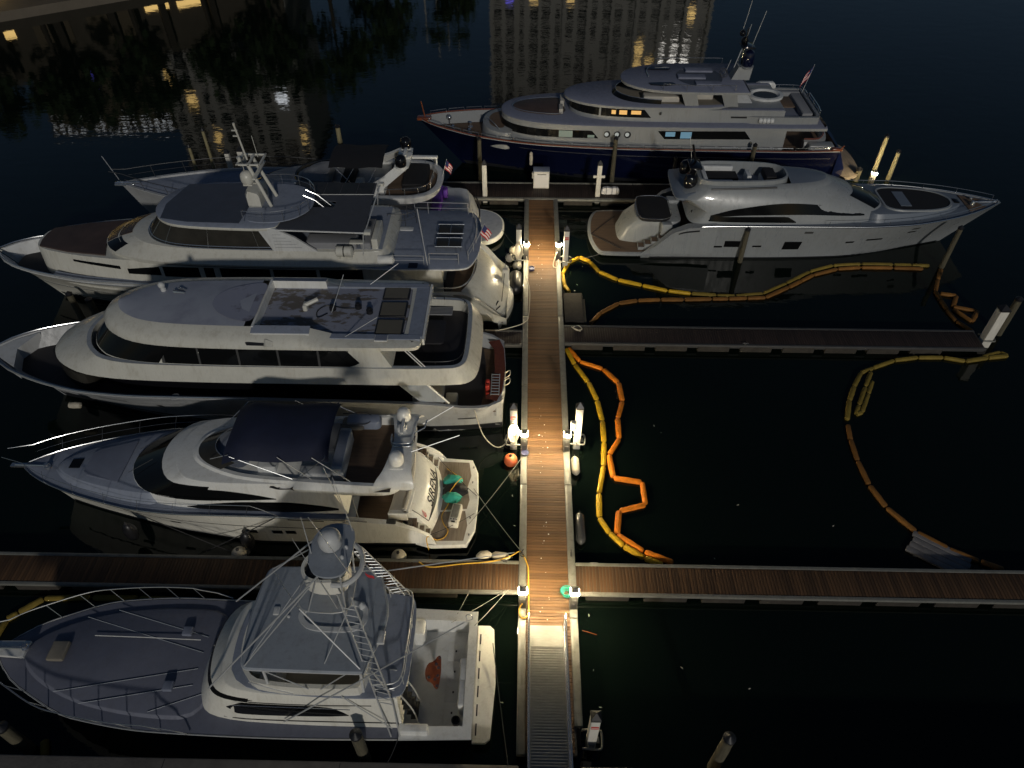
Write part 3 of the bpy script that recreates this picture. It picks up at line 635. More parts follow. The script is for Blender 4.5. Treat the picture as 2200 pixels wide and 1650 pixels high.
    # flybridge
    part('flybridge_deck', 'deck', B, lambda b: b.rings([[(q[0], q[1], z) for q in loop3([(2.05, 0), (2.1, 1.6), (2.45, 1.9), (5, 1.9), (8.0, 1.66), (8.3, 0.0)], 0, 2)] for z in (3.44, 3.52)], True, True))
    lp = loop3([(3.4, 0), (3.4, 0), (3.4, 1.78), (4, 1.86), (6.2, 1.84), (7.5, 1.6), (7.9, 0)], 0, 2); flo = []
    part('flybridge_coaming', 'cream', B, lambda b: ring_tub(b, lp, 0.14, 3.5, 4.08, 3.53))
    part('flybridge_sole', 'beige', B, lambda b: b.rings([[(q[0], q[1], 3.535) for q in inset(lp, 0.13)]], False, True))
    part('helm_console', 'cream', B, lambda b: (b.rbox(5.2, 6.1, -0.7, 0.7, 3.53, 4.45, 0.12), b.rbox(6.3, 7.3, -1.3, 1.3, 3.53, 3.95, 0.1)))
    part('helm_seat', 'cushion', B, lambda b: (b.rbox(4.0, 4.5, -0.75, -0.2, 3.53, 4.2, 0.1), b.rbox(4.0, 4.5, 0.2, 0.75, 3.53, 4.2, 0.1)))
    part('bench_seat', 'cushion', B, lambda b: b.rbox(6.2, 7.0, 0.9, 1.6, 3.53, 3.9, 0.1))
    part('aft_rail', 'pipe', B, lambda b: railing(b, smooth_path([(3.1, 1.75, 3.5), (2.3, 1.6, 3.5), (2.18, 0.6, 3.5), (2.16, -0.6, 3.5), (2.25, -1.6, 3.5), (3.1, -1.75, 3.5)], 4), 0.72, 0.9, 0.022))
    ht = loop3([(2.72, 0), (2.85, 0.75), (3.15, 1.5), (3.2, 1.86), (3.3, 1.9), (6.7, 1.84), (7.1, 1.8), (7.2, 1.3), (7.3, 0)], 0, 2)
    part('hardtop', 'slate', B, lambda b: b.rings([[(q[0], q[1], 5.24) for q in ht], [(q[0], q[1], 5.33) for q in ht], [(q[0], q[1], 5.37) for q in inset(ht, 0.05)]], True, True))
    part('hardtop_edge', 'dullwhite', B, lambda b: b.tube([(q[0], q[1], 5.30) for q in ht], 0.022, 5, closed=True))
    for sd in (1, -1):
        for x in (3.5, 6.6): part('hardtop_post', 'dullwhite', B, lambda b: b.tube([(x, sd * 1.72, 3.6), (x - 0.1, sd * 1.66, 5.28)], 0.045, 8))
    uo = loop3([(3.35, 0), (3.45, 0.4), (3.9, 0.58), (5.2, 0.55), (5.6, 0.25), (5.7, 0)], 0, 2)
    part('hardtop_coaming', 'dullwhite', B, lambda b: b.rings([[(q[0], q[1], 5.36) for q in uo], [(q[0], q[1], 5.43) for q in uo], [(q[0], q[1], 5.43) for q in inset(uo, 0.17)], [(q[0], q[1], 5.375) for q in inset(uo, 0.19)]]))
    part('deck_fitting', 'dullwhite', B, lambda b: (b.rbox(6.35, 6.55, -0.3, 0.0, 5.36, 5.42, 0.04), b.lathe((6.0, 0.05, 5.36), [(0.05, 0), (0.05, 0.08), (0.01, 0.1)], 8), b.lathe((3.62, -0.35, 5.36), [(0.12, 0), (0.12, 0.16), (0.02, 0.3)], 12), b.rbox(2.72, 2.95, 0.5, 0.95, 5.37, 5.46, 0.03)))
    # tower
    tw = part('tower_top', 'slate', B, lambda b: b.rings([[(q[0], q[1] + 0.1, z) for q in loop3([(3.22, 0), (3.25, 0.62), (3.5, 0.90), (4.1, 0.9), (4.42, 0.55), (4.5, 0)], 0, 2)] for z in (9.44, 9.52)], True, True))
    dome(B, (3.88, -0.05, 9.54), 0.34, 'dullwhite', 0.62)
    part('horn', 'dullwhite', B, lambda b: (b.lathe((3.42, 0.05, 9.52), [(0.05, 0), (0.05, 0.1), (0.01, 0.13)], 8), b.lathe((3.48, 0.38, 9.52), [(0.05, 0), (0.05, 0.1), (0.01, 0.13)], 8)))
    part('standing_platform', 'slate', B, lambda b: b.rings([[(q[0], q[1], z) for q in loop3([(3.6, 0), (3.62, 0.72), (5.0, 0.70), (5.25, 0.45), (5.3, 0)], 0, 2)] for z in (6.92, 6.98)], True, True))
    part('platform_edge', 'pipe', B, lambda b: b.tube([(q[0], q[1], 6.96) for q in loop3([(3.6, 0), (3.62, 0.74), (5.0, 0.72), (5.27, 0.45), (5.32, 0)], 0, 2)], 0.025, 6, closed=True))
    bl = loop3([(3.55, 0), (3.65, 0.52), (4.4, 0.58), (4.85, 0.42), (5.0, 0)], 0, 2)
    part('tower_helm', 'cream', B, lambda b: (ring_tub(b, bl, 0.10, 7.75, 8.45, 7.8), b.rings([[(q[0], q[1], 7.78) for q in bl]], False, True)))
    part('helm_panel', 'black', B, lambda b: b.rbox(4.35, 4.85, -0.36, 0.36, 8.05, 8.40, 0.06))
    part('belly_pad', 'dullwhite', B, lambda b: b.tube(smooth_path([(3.9, 0.68, 8.55), (3.5, 0.68, 8.6), (3.2, 0.4, 8.62), (3.1, 0, 8.62), (3.2, -0.4, 8.62), (3.5, -0.68, 8.6), (3.9, -0.68, 8.55)], 4), 0.085, 8))
    legs = []
    for sd in (1, -1):
        legs += [((4.0, sd * 0.8, 9.44), (8.78, sd * 1.6, 3.3), 0.03), ((3.5, sd * 0.8, 9.44), (3.72, sd * 0.72, 6.95), 0.028), ((4.25, sd * 0.8, 9.0), (4.9, sd * 0.7, 6.95), 0.022),
                 ((7.0, sd * 1.72, 5.36), (4.55, sd * 0.75, 8.5), 0.022), ((5.2, sd * 0.6, 6.95), (3.35, sd * 1.75, 5.36), 0.026), ((7.0, -sd * 1.7, 5.36), (5.2, sd * 0.62, 6.95), 0.016), ((3.7, sd * 0.7, 6.95), (4.5, sd * 1.6, 5.36), 0.018),
                 ((7.2, sd * 1.7, 4.1), (5.8, sd * 1.85, 3.6), 0.02), ((3.0, sd * 1.75, 5.2), (2.6, sd * 1.8, 3.6), 0.025), ((6.7, sd * 1.7, 5.2), (5.2, sd * 1.86, 4.05), 0.02), ((3.6, sd * 1.7, 5.2), (4.8, sd * 1.86, 4.05), 0.02), ((4.2, sd * 1.9, 3.6), (2.7, sd * 2.2, 1.75), 0.02)]
    for a, b_, r in legs: ptube('tower_leg', 'pipe', B, [a, b_], r, 8)
    for sd in (1, -1):
        ld = part('tower_ladder', 'pipe', B, lambda b: (b.tube([(3.75, sd * 0.84, 8.3), (2.75, sd * 2.36, 1.45)], 0.025, 7), b.tube([(3.35, sd * 0.86, 8.2), (2.5, sd * 2.05, 3.4), (2.45, sd * 2.36, 1.45)], 0.025, 7)))
        for k in range(16):
            t = 0.08 + k * 0.043; a = Vector((3.75, sd * 0.84, 8.3)).lerp(Vector((2.75, sd * 2.36, 1.45)), t); c = Vector((3.35, sd * 0.86, 8.2)).lerp(Vector((2.5, sd * 2.05, 3.4)), min(1, t * 1.4))
            ptube('rung', 'pipe', ld, [a, c], 0.016, 5)
    for sd in (1, -1): ptube('outrigger', 'pipe', B, [(6.4, sd * 2.12, 1.95), (3.4, sd * 2.1, 5.2), (-0.1, sd * 2.0 if sd > 0 else -2.4, 9.0 if sd > 0 else 5.4)] if sd > 0 else [(5.0, -2.1, 4.2), (-1.4, -2.5, 5.45)], 0.03, 6, r2=0.018)
    for a, b_ in (((3.2, 0.85, 9.5), (3.9, 0.72, 12.0)), ((3.35, -0.55, 9.5), (3.6, -0.75, 11.8)), ((4.4, 0.25, 9.5), (4.6, -0.25, 10.6)), ((4.0, 0.6, 7.0), (4.6, 0.6, 10.8))): ptube('whip_antenna', 'pipe', B, [a, b_], 0.016, 5, r2=0.008)
    # flybridge ladder with dark treads
    sl = part('fly_ladder', 'pipe', B, lambda b: [b.tube(smooth_path([(2.75, y, 3.55), (2.45, y, 3.4), (2.05, y, 1.9), (1.95, y, 0.62)], 5), 0.026, 6) for y in (0.95, 1.62)])
    for k in range(6):
        z = 1.0 + k * 0.42; x = 1.97 + 0.10 * k; part('tread', 'black', sl, lambda b: b.rbox(x - 0.02, x + 0.24, 0.97, 1.60, z, z + 0.03, 0.01))
    part('small_flag', 'flagred', B, lambda b: b.grid([[(3.4 - u * 0.05, -0.75 + 0.03 * math.sin(u), 6.9 - 0.06 * u - v) for v in (0, 0.18)] for u in range(6)]))
    return B
SF = sportfish()
# ------------------------------------------------------------------ boat 2: flybridge yacht lettered SIRENA
def sirena():
    B = empty('flybridge_yacht', 'white flybridge yacht with navy sun awning and dark lettering SIRENA on its stern', 'boat', (-2.0, 20.0, 0), math.pi)
    H = Hull(20.2, [(0, 0.42), (1.75, 0.45), (1.9, 0.95), (2.6, 1.45), (3.5, 1.8), (6, 2.15), (9, 2.35), (14, 2.42), (20.2, 2.45)], [(0, 2.2), (1.5, 2.42), (3.5, 2.40), (8, 2.5), (12, 2.5), (14, 2.36), (16.3, 1.85), (18.5, 1.1), (19.7, 0.45), (20.2, 0.05)],
             [(0, 2.0), (3, 2.2), (9, 2.2), (13, 1.75), (16, 1.1), (18.5, 0.5), (20.2, 0.03)], 1.3, p=1.5)
    def shell(b):
        X = [1.7, 1.76, 1.9, 2.2, 2.6, 3.0, 3.5] + [4 + (16.2) * (1 - (1 - i / 36) ** 1.3) for i in range(37)]
        for sd in (1, -1): b.grid([[H.pt(x, -0.7 + (H.zs(x) + 0.7) * q / 10, sd) for q in range(11)] for x in X])
        b.add([H.pt(1.7, -0.7 + (H.zs(1.7) + 0.7) * q / 10, 1) for q in range(11)] + [H.pt(1.7, -0.7 + (H.zs(1.7) + 0.7) * q / 10, -1) for q in range(10, -1, -1)], [tuple(range(22))])
    part('hull', 'cream', B, shell)
    H.bands(1.9, 20.1, -0.1, 0.16, off=0.006).build('boot_stripe', 'boot', B)
    H.bands(3.4, 19.0, lambda x: H.zs(x) * 0.62 - 0.02, lambda x: H.zs(x) * 0.62 + 0.02, off=0.012, m=1).build('hull_stripe', 'black', B)
    # swim platform with teak
    pl = [(0.35, -2.38), (1.9, -2.5), (2.6, -2.3), (2.6, 2.3), (1.9, 2.5), (0.35, 2.42), (0.02, 1.6), (-0.05, 0), (0.05, -1.6)]
    part('swim_platform', 'white', B, lambda b: b.rings([[(x, y, 0.22) for x, y in pl], [(x, y, 0.40) for x, y in pl], [(x, y, 0.43) for x, y in [q[:2] for q in inset([(x, y, 0) for x, y in pl], 0.03)]]], True, True))
    part('teak_deck', 'teakgrey', B, lambda b: b.prism([(1.95, -0.62), (1.95, 0.62), (0.46, 0.5), (0.36, 0.0), (0.46, -0.5)], 0.42, 0.438))
    part('teak_deck', 'teakgrey', B, lambda b: b.prism([(0.5, -2.2), (1.95, -2.25), (1.95, -0.72), (0.52, -0.62), (0.36, -1.4)], 0.42, 0.438))
    part('teak_deck', 'teakgrey', B, lambda b: b.prism([(0.5, 2.2), (0.38, 1.4), (0.52, 0.62), (1.95, 0.72), (1.95, 2.25)], 0.42, 0.438))
    part('platform_cleat', 'steel', B, lambda b: [b.box(0.25, 0.3, y - 0.05, y + 0.05, 0.42, 0.47) for y in (-1.9, -1.0, 1.0, 1.9)])
    # transom: raked panel with name
    def tran(b):
        rows = []
        for i in range(13):
            y = -1.72 + 3.44 * i / 12; c = 0.32 * (1 - (y / 1.72) ** 2); rows.append([(1.92 - c, y, 0.43), (2.12 - c, y, 0.85), (2.42 - c, y, 1.35), (2.72 - c * 0.8, y, 1.72), (2.95 - c * 0.6, y, 1.78)])
        b.grid(rows)
        for k in (0, -1): r = rows[k]; b.add(r + [(3.1, r[0][1], 0.43)], [tuple(range(6))])
    part('transom', 'white', B, tran)
    part('garage_gap', 'black', B, lambda b: b.add(*(lambda rows: ([p for r in rows for p in r], [(2 * i, 2 * i + 1, 2 * i + 3, 2 * i + 2) for i in range(len(rows) - 1)]))([[(2.14 - 0.32 * (1 - (y / 1.72) ** 2) - 0.02, y, 0.88), (2.14 - 0.32 * (1 - (y / 1.72) ** 2) + 0.10 * (1 - (y / 1.5) ** 2), y, 0.90 + 0.16 * (1 - (y / 1.5) ** 2))] for y in [-1.5 + 3.0 * i / 16 for i in range(17)]])))
    tx = text_mesh('name_lettering', 'SIRENA', 'darkrope', B, 0.62, frame_mtx((2.005, -0.12, 1.20), (0, -1, 0.0), (0.62, 0, 1)), shear=0.35, sx=0.98)
    for v in tx.data.vertices: v.co.z += 0.012 - 0.32 * ((v.co.x + 0.12) / 1.72) ** 2 * 0.84
    part('name_emblem', 'flagred', B, lambda b: b.prism([(0, 0), (0.22, 0.06), (0.12, 0.14), (0.30, 0.22), (0.08, 0.24), (0.16, 0.36), (-0.04, 0.26), (-0.12, 0.1)], 0, 0.008)).matrix_local = frame_mtx((2.13, 1.42, 1.12), (0.17, -1, 0), (0.62, 0, 1))
    part('emblem_stripe', 'flagwhite', B, lambda b: [b.box(-0.05, 0.22, 0.06 + 0.09 * k, 0.09 + 0.09 * k, 0.008, 0.012) for k in range(3)]).matrix_local = frame_mtx((2.13, 1.42, 1.12), (0.17, -1, 0), (0.62, 0, 1))
    part('transom_rail', 'steel', B, lambda b: [b.tube([(2.05, s * 1.55, 0.95), (2.5, s * 1.6, 1.6), (2.7, s * 1.62, 1.85)], 0.018, 5) for s in (1, -1)])
    for sd in (1, -1):
        for k in range(4):
            z = 0.43 + 0.24 * (k + 1); x0 = 1.95 + 0.24 * k
            st = part('step', 'white', B, lambda b: b.box(x0, 3.1, min(sd * 1.72, sd * 2.22), max(sd * 1.72, sd * 2.22), z - 0.24, z)); part('step_tread', 'teakgrey', st, lambda b: b.box(x0 + 0.03, x0 + 0.22, min(sd * 1.78, sd * 2.17), max(sd * 1.78, sd * 2.17), z, z + 0.012))
        part('quarter_fairing', 'white', B, lambda b: b.grid([[(x, sd * y, z) for x, y, z in row] for row in ([(1.62, 2.45, 0.44), (1.62, 2.45, 0.44), (1.62, 2.45, 0.44)], [(1.9, 2.44, 0.5), (1.9, 2.40, 0.97), (1.9, 2.24, 0.97)], [(2.6, 2.42, 0.5), (2.6, 2.40, 1.47), (2.6, 2.22, 1.47)], [(3.5, 2.42, 0.5), (3.5, 2.40, 1.83), (3.5, 2.15, 1.83)], [(5.4, 2.46, 0.5), (5.4, 2.46, 2.10), (5.4, 2.2, 2.10)])]))
    # cockpit
    part('cockpit_sole', 'teak', B, lambda b: b.box(2.5, 6.2, -2.25, 2.25, 1.32, 1.39))
    part('cockpit_sofa', 'white', B, lambda b: b.grid([[(2.9 - 0.15 * (1 - (y / 1.8) ** 2), y, 1.39), (2.82 - 0.15 * (1 - (y / 1.8) ** 2), y, 1.95), (2.98 - 0.15 * (1 - (y / 1.8) ** 2), y, 2.0), (3.08 - 0.15 * (1 - (y / 1.8) ** 2), y, 1.85), (3.7 - 0.15 * (1 - (y / 1.8) ** 2), y, 1.84), (3.74 - 0.15 * (1 - (y / 1.8) ** 2), y, 1.39)] for y in [-1.8 + 3.6 * i / 12 for i in range(13)]]))
    part('sofa_end', 'white', B, lambda b: [b.rbox(2.88, 3.72, y - 0.05, y + 0.05, 1.39, 1.86, 0.03) for y in (-1.8, 1.8)])
    part('backrest', 'cushion', B, lambda b: b.tube([(3.02 - 0.15 * (1 - (y / 1.8) ** 2), y, 1.97) for y in [-1.7 + 3.4 * i / 12 for i in range(13)]], 0.10, 8))
    part('seat_cushion', 'cushion', B, lambda b: b.grid([[(3.10 - 0.15 * (1 - (y / 1.8) ** 2), y, 1.87), (3.3 - 0.15 * (1 - (y / 1.8) ** 2), y, 1.91), (3.62 - 0.15 * (1 - (y / 1.8) ** 2), y, 1.89), (3.68 - 0.15 * (1 - (y / 1.8) ** 2), y, 1.86)] for y in [-1.68 + 3.36 * i / 12 for i in range(13)]]))
    part('cockpit_table', 'teak', B, lambda b: (b.rbox(4.3, 5.1, -0.9, 0.9, 2.02, 2.07, 0.1), b.lathe((4.7, 0, 1.39), [(0.1, 0), (0.06, 0.63)], 8)))
    part('deck_fairlead', 'aludark', B, lambda b: b.rbox(3.3, 3.75, 2.12, 2.36, 1.83, 1.86, 0.03))
    # decks
    H.deck(5.0, 20.1, -0.03, 0.02, camber=0.05).build('side_deck', 'deck', B)
    part('toe_rail', 'steel', B, lambda b: [b.tube(H.sheer_path(4.5, 20.0, s, 0.03, 0.02, 30), 0.025, 6) for s in (1, -1)])
    tk = loop3([(13.2, 0), (13.2, 2.05), (14.6, 1.9), (16.2, 1.5), (17.8, 0.95), (18.6, 0.4), (18.75, 0)], 2.42, 2)
    top = [(x, y, 2.42 + 0.55 - 0.075 * (x - 13.2)) for x, y, z in inset(tk, 0.22)]
    Stack([tk, top]).mesh(round_top=0.06).build('coachroof', 'deck', B)
    zt = lambda x: 2.42 + 0.55 - 0.075 * (x - 13.2)
    part('sun_pad', 'deckdark', B, lambda b: b.rings([[(x, y, zt(x) + dz) for x, y in p] for p, dz in (([(15.3, -1.15), (15.3, 1.15), (16.9, 0.72), (17.1, 0.5), (17.1, -0.5), (16.9, -0.72)], 0.0), ([(15.3, -1.15), (15.3, 1.15), (16.9, 0.72), (17.1, 0.5), (17.1, -0.5), (16.9, -0.72)], 0.09), ([(15.4, -1.05), (15.4, 1.05), (16.85, 0.66), (17.0, 0.45), (17.0, -0.45), (16.85, -0.66)], 0.11))], True, True))
    part('foredeck_hatch', 'glass', B, lambda b: b.rings([[(x, y, zt(x) + dz) for x, y in ((17.45, -0.26), (17.45, 0.26), (17.95, 0.24), (17.95, -0.24))] for dz in (0.0, 0.035)], True, True))
    part('windlass', 'steel', B, lambda b: (b.lathe((19.0, 0.1, 2.45), [(0.14, 0), (0.14, 0.12), (0.08, 0.16), (0.09, 0.26)], 12), b.tube([(19.0, 0.05, 2.52), (20.5, 0.02, 2.52)], 0.035), b.box(20.0, 20.7, -0.10, 0.10, 2.42, 2.50)))
    for sd in (1, -1):
        def br(b):
            rp = [Vector(p) for p in H.sheer_path(8.0, 19.6, sd, 0.05, 0, 30)]; up = [p + Vector((0.0, sd * 0.06, 0.82 * min(1, (p.x - 7.9) / 1.2))) for p in rp] + [Vector((20.6, sd * 0.25, 3.3))]
            b.tube(up, 0.014, 6)
            b.tube([rp[i].lerp(up[i], 0.5) for i in range(3, 31)], 0.007, 5)
            for k in range(4, 31, 4): b.tube([rp[k], up[k] - Vector((0.3, 0, 0))], 0.009, 5)
        part('bow_rail', 'steel', B, br)
    # saloon house + windscreen
    S = Stack([loop3([(5.3, 0), (5.3, 0), (5.3, 2.12), (5.3, 2.12), (9, 2.18), (12.4, 2.14), (14.4, 1.72), (15.35, 0)], 2.2, 2), loop3([(5.6, 0), (5.6, 0), (5.6, 2.02), (5.6, 2.02), (9, 2.08), (12.2, 2.04), (14.25, 1.66), (15.2, 0)], 2.92, 2), loop3([(5.9, 0), (5.9, 0), (5.9, 1.92), (5.9, 1.92), (9, 1.96), (11.6, 1.92), (12.9, 1.6), (13.5, 0)], 3.66, 2), loop3([(5.9, 0), (5.9, 0), (5.9, 1.86), (5.9, 1.86), (9, 1.9), (11.2, 1.85), (12.3, 1.5), (12.9, 0)], 3.84, 2)])
    S.mesh(round_top=0.05).build('deckhouse', 'white', B)
    S.wrap(0.335, 0.665, 1.02, 1.97, 0.014, 44, 4).build('windscreen', 'glass', B)
    w1t = curve_fn([(8.2, 3.05), (9.2, 3.28), (10.5, 3.46), (11.6, 3.50), (12.8, 3.36), (14.0, 2.98)]); w1b = curve_fn([(8.2, 3.02), (10, 2.93), (12.0, 2.86), (14.0, 2.95)])
    w2t = curve_fn([(5.45, 2.45), (6.4, 2.66), (8.0, 2.85), (9.5, 2.84), (11.0, 2.70), (12.1, 2.48)]); w2b = curve_fn([(5.45, 2.43), (7.0, 2.30), (10.5, 2.27), (12.1, 2.45)])
    for sd in (1, -1):
        S.pane(8.2, 13.9, w1b, w1t, sd, 0.014, 30, 3).build('side_window', 'glass', B); S.pane(5.45, 12.1, w2b, w2t, sd, 0.014, 30, 3).build('side_window', 'glass', B)
        H.band(6.3, 7.8, lambda x: H.zs(x) - 0.14, lambda x: H.zs(x) - 0.05, sd, n=10, m=1).build('vent_grille', 'aludark', B)
    part('wiper', 'aludark', B, lambda b: [b.tube([(14.9, y, 3.08), (13.8, y - 0.35, 3.58)], 0.014, 4) for y in (0.8, -0.5)])
    # hull windows
    for x0, x1, z0, z1 in ((9.5, 9.95, 0.85, 1.12), (8.35, 8.8, 0.85, 1.12), (7.75, 8.2, 0.85, 1.12), (13.1, 13.6, 1.0, 1.12), (15.3, 15.9, 1.15, 1.25)):
        for sd in (1, -1): H.band(x0, x1, z0, z1, sd, n=5, m=2).build('hull_window', 'glass', B)
    # flybridge
    F = Stack([loop3([(2.75, 0), (2.8, 1.2), (3.1, 1.95), (4.0, 2.10), (7.0, 1.98), (9.5, 1.86), (11.2, 1.5), (12.4, 0.85), (12.75, 0)], 3.40, 2), loop3([(2.6, 0), (2.65, 1.2), (2.95, 2.0), (4.0, 2.16), (7.0, 2.02), (9.5, 1.84), (10.9, 1.45), (12.1, 0.8), (12.4, 0)], 3.66, 2),
               loop3([(2.5, 0), (2.55, 1.2), (2.9, 1.95), (4.0, 2.02), (6.5, 1.85), (9.3, 1.68), (10.6, 1.3), (11.7, 0.75), (12.0, 0)], 3.95, 2)])
    fb = F.mesh(cap=False, base=True); inn = [(max(x, 3.3), y, z) for x, y, z in inset(F.lv[-1], 0.16)]; fb.rings([F.lv[-1], inn, [(x, y, 3.45) for x, y, z in inn]]); fb.build('flybridge', 'white', B)
    part('flybridge_sole', 'teak', B, lambda b: b.rings([[(x, y, 3.46) for x, y, z in inn]], False, True))
    # fly windscreen
    W = Stack([[(x, y, 3.94) for x, y, z in loop3([(6.8, 0), (6.8, 1.72), (9.3, 1.62), (10.6, 1.25), (11.6, 0.7), (11.9, 0)], 0, 2)], [(x, y, 4.28) for x, y, z in loop3([(6.3, 0), (6.3, 1.66), (8.7, 1.5), (9.9, 1.15), (10.8, 0.62), (11.05, 0)], 0, 2)]])
    W.wrap(0.26, 0.74, 0.02, 0.97, 0.01, 40, 2).build('fly_windscreen', 'smoked', B)
    part('windscreen_rim', 'steel', B, lambda b: b.tube([W.at(0.25 + 0.5 * i / 40, 0.999) for i in range(41)], 0.02, 6))
    part('dash', 'deck', B, lambda b: b.rings([[(x, y, z + 0.0) for x, y, z in loop3([(9.4, 0), (9.4, 1.3), (10.4, 1.05), (11.2, 0.55), (11.4, 0)], 4.02, 2)]], False, True))
    part('helm_console', 'dullwhite', B, lambda b: (b.rbox(8.2, 9.0, 0.2, 1.3, 3.46, 4.2, 0.1), b.rbox(8.4, 9.4, -1.3, 0.0, 3.46, 4.0, 0.1)))
    part('wet_bar', 'dullwhite', B, lambda b: (b.rbox(5.4, 5.9, -1.0, 1.35, 3.46, 4.2, 0.08), b.rbox(5.9, 7.2, 1.0, 1.5, 3.46, 4.05, 0.08)))
    part('bar_top', 'deck', B, lambda b: b.rbox(5.44, 5.86, -0.8, 1.2, 4.2, 4.22, 0.05))
    part('sofa', 'greycushion', B, lambda b: (b.rbox(6.3, 8.0, -1.55, -0.9, 3.46, 3.9, 0.1), b.rbox(5.9, 6.6, -1.55, 0.1, 3.46, 3.9, 0.1)))
    # folded tender cradle / life raft on the far side
    part('davit_pod', 'deck', B, lambda b: b.rbox(4.2, 5.7, -1.75, -1.15, 3.9, 4.35, 0.2))
    part('seat_pod', 'beige', B, lambda b: b.rbox(4.9, 5.9, -1.7, -1.05, 3.95, 4.15, 0.15))
    part('pod_rail', 'aludark', B, lambda b: b.tube(smooth_path([(5.9, -1.7, 4.3), (4.9, -1.75, 4.32), (4.6, -1.5, 4.32), (4.8, -1.1, 4.3), (5.9, -1.05, 4.28)], 5), 0.022, 6))
    # arch with domes
    A = Stack([loop3([(2.5, 0), (2.55, 1.35), (2.9, 2.02), (4.6, 2.08), (4.7, 2.04)], 3.9, 0)[:1] * 0 + [(2.45, 1.95, 3.9), (4.9, 2.02, 3.86), (4.9, 1.7, 3.86), (3.1, 1.55, 3.9)], [(2.4, 1.45, 4.5), (3.1, 1.5, 4.5), (3.1, 1.2, 4.5), (2.4, 1.15, 4.5)]])
    def arch(b):
        prof = [(-2.02, 3.85), (-1.82, 4.15), (-1.35, 4.42), (0, 4.5), (1.35, 4.42), (1.82, 4.15), (2.02, 3.85)]
        rows = []
        for y, z in prof:
            wd = 0.42 + 0.45 * (abs(y) / 2.02) ** 3; cx = 2.98 + 0.25 * (abs(y) / 2.02) ** 3
            rows.append([(cx - wd, y, z), (cx - wd * 0.7, y, z + 0.07), (cx + wd * 0.7, y, z + 0.07), (cx + wd, y, z), (cx + wd * 0.7, y, z - 0.10), (cx - wd * 0.7, y, z - 0.10)])
        sm = []
        for i in range(6): sm.append([p for p in zip(*[iter(smooth_path([rows[k][i] for k in range(len(rows))], 5))])])
        rr = [[tuple(sm[i][k][0]) for i in range(6)] for k in range(len(sm[0]))]
        b.rings(rr, True, True)
    part('radar_arch', 'white', B, arch)
    for sd in (1, -1):
        dome(B, (3.1, sd * 1.22, 4.55), 0.31, 'white', 0.62)
        part('arch_fin', 'black', B, lambda b: b.add([(3.35, sd * 2.14, 3.75), (4.05, sd * 2.13, 3.72), (3.3, sd * 2.06, 3.93)], [(0, 1, 2)]))
    part('dome_plinth', 'white', B, lambda b: [b.rbox(2.8, 3.4, y - 0.3, y + 0.3, 4.42, 4.5, 0.1) for y in (1.22, -1.22)])
    part('radar_scanner', 'dullwhite', B, lambda b: (b.rbox(2.9, 3.3, -0.72, -0.42, 4.55, 4.8, 0.08), b.rbox(2.98, 3.12, -1.25, -0.1, 4.82, 4.9, 0.04)))
    part('mast_cage', 'steel', B, lambda b: [b.tube(smooth_path([(3.45, -0.1, z), (3.4, 0.35, z), (2.9, 0.4, z), (2.55, 0.3, z), (2.5, -0.2, z)], 4), 0.025, 6) for z in (4.6, 4.8)] + [b.tube([(x, y, 4.45), (x, y, 4.8)], 0.02, 5) for x, y in ((3.4, 0.3), (2.95, 0.4), (2.6, 0.32))] + [b.tube([(2.5, -0.2, 4.8), (2.1, -0.4, 4.9), (2.0, -0.7, 5.1)], 0.03, 6)])
    for a, b_ in (((2.2, -0.6, 4.9), (0.9, -1.1, 5.5)), ((2.6, 0.6, 4.5), (0.6, 0.0, 4.9)), ((5.4, 2.2, 2.6), (5.9, 1.9, 5.0)), ((4.85, 2.28, 2.1), (4.95, 2.15, 3.4))): ptube('whip_antenna', 'pipe', B, [a, b_], 0.016, 5)
    # navy bimini
    def bim(b):
        rows = []
        for i in range(13):
            u = i / 12; x = 5.75 + 4.2 * u; row = []
            for j in range(11):
                v = -1 + 2 * j / 10; arc = 5.62 - 0.42 * v * v - 0.10 * abs(v) ** 8 * 2; z = arc + 0.06 * math.sin(u * math.pi * 3.0) - 0.25 * max(0, u - 0.85) / 0.15
                row.append((x + (0.2 * v * v if u > 0.5 else 0), v * 1.62, z))
            rows.append(row)
        b.grid(rows); b.grid([[(p[0], p[1], p[2] - 0.03) for p in r] for r in rows])
    part('bimini_awning', 'navycanvas', B, bim)
    part('bimini_frame', 'steel', B, lambda b: [b.tube([p, q], 0.018, 5) for s in (1, -1) for p, q in (((9.75, s * 1.55, 5.15), (7.4, s * 1.72, 3.98)), ((7.8, s * 1.58, 5.2), (6.6, s * 1.74, 4.0)), ((5.9, s * 1.58, 5.15), (7.2, s * 1.74, 4.0)), ((6.4, s * 1.58, 5.2), (5.0, s * 1.8, 3.98)), ((9.8, s * 1.5, 5.2), (11.0, s * 0.9, 4.2)))] + [b.tube([(5.9, -1.6, 5.18), (5.9, 1.6, 5.18)], 0.018, 5)])
    # mermaid silhouette on the flybridge side
    mer = [(0.0, 0.06), (0.06, 0.16), (0.14, 0.10), (0.22, 0.20), (0.38, 0.20), (0.52, 0.12), (0.66, 0.16), (0.60, 0.08), (0.9, 0.10), (1.05, 0.13), (1.20, 0.24), (1.17, 0.11), (1.24, -0.06), (1.05, 0.06), (0.8, 0.0), (0.55, -0.04), (0.35, 0.0), (0.2, 0.02), (0.08, 0.02)]
    def merm(b):
        b.add([(8.55 - x, F.y_at(8.55 - x, 3.60 + y * 0.6) + 0.02, 3.60 + y * 0.75) for x, y in mer], [tuple(range(len(mer)))])
    part('mermaid_emblem', 'boot', B, merm)
    return B
SI = sirena()
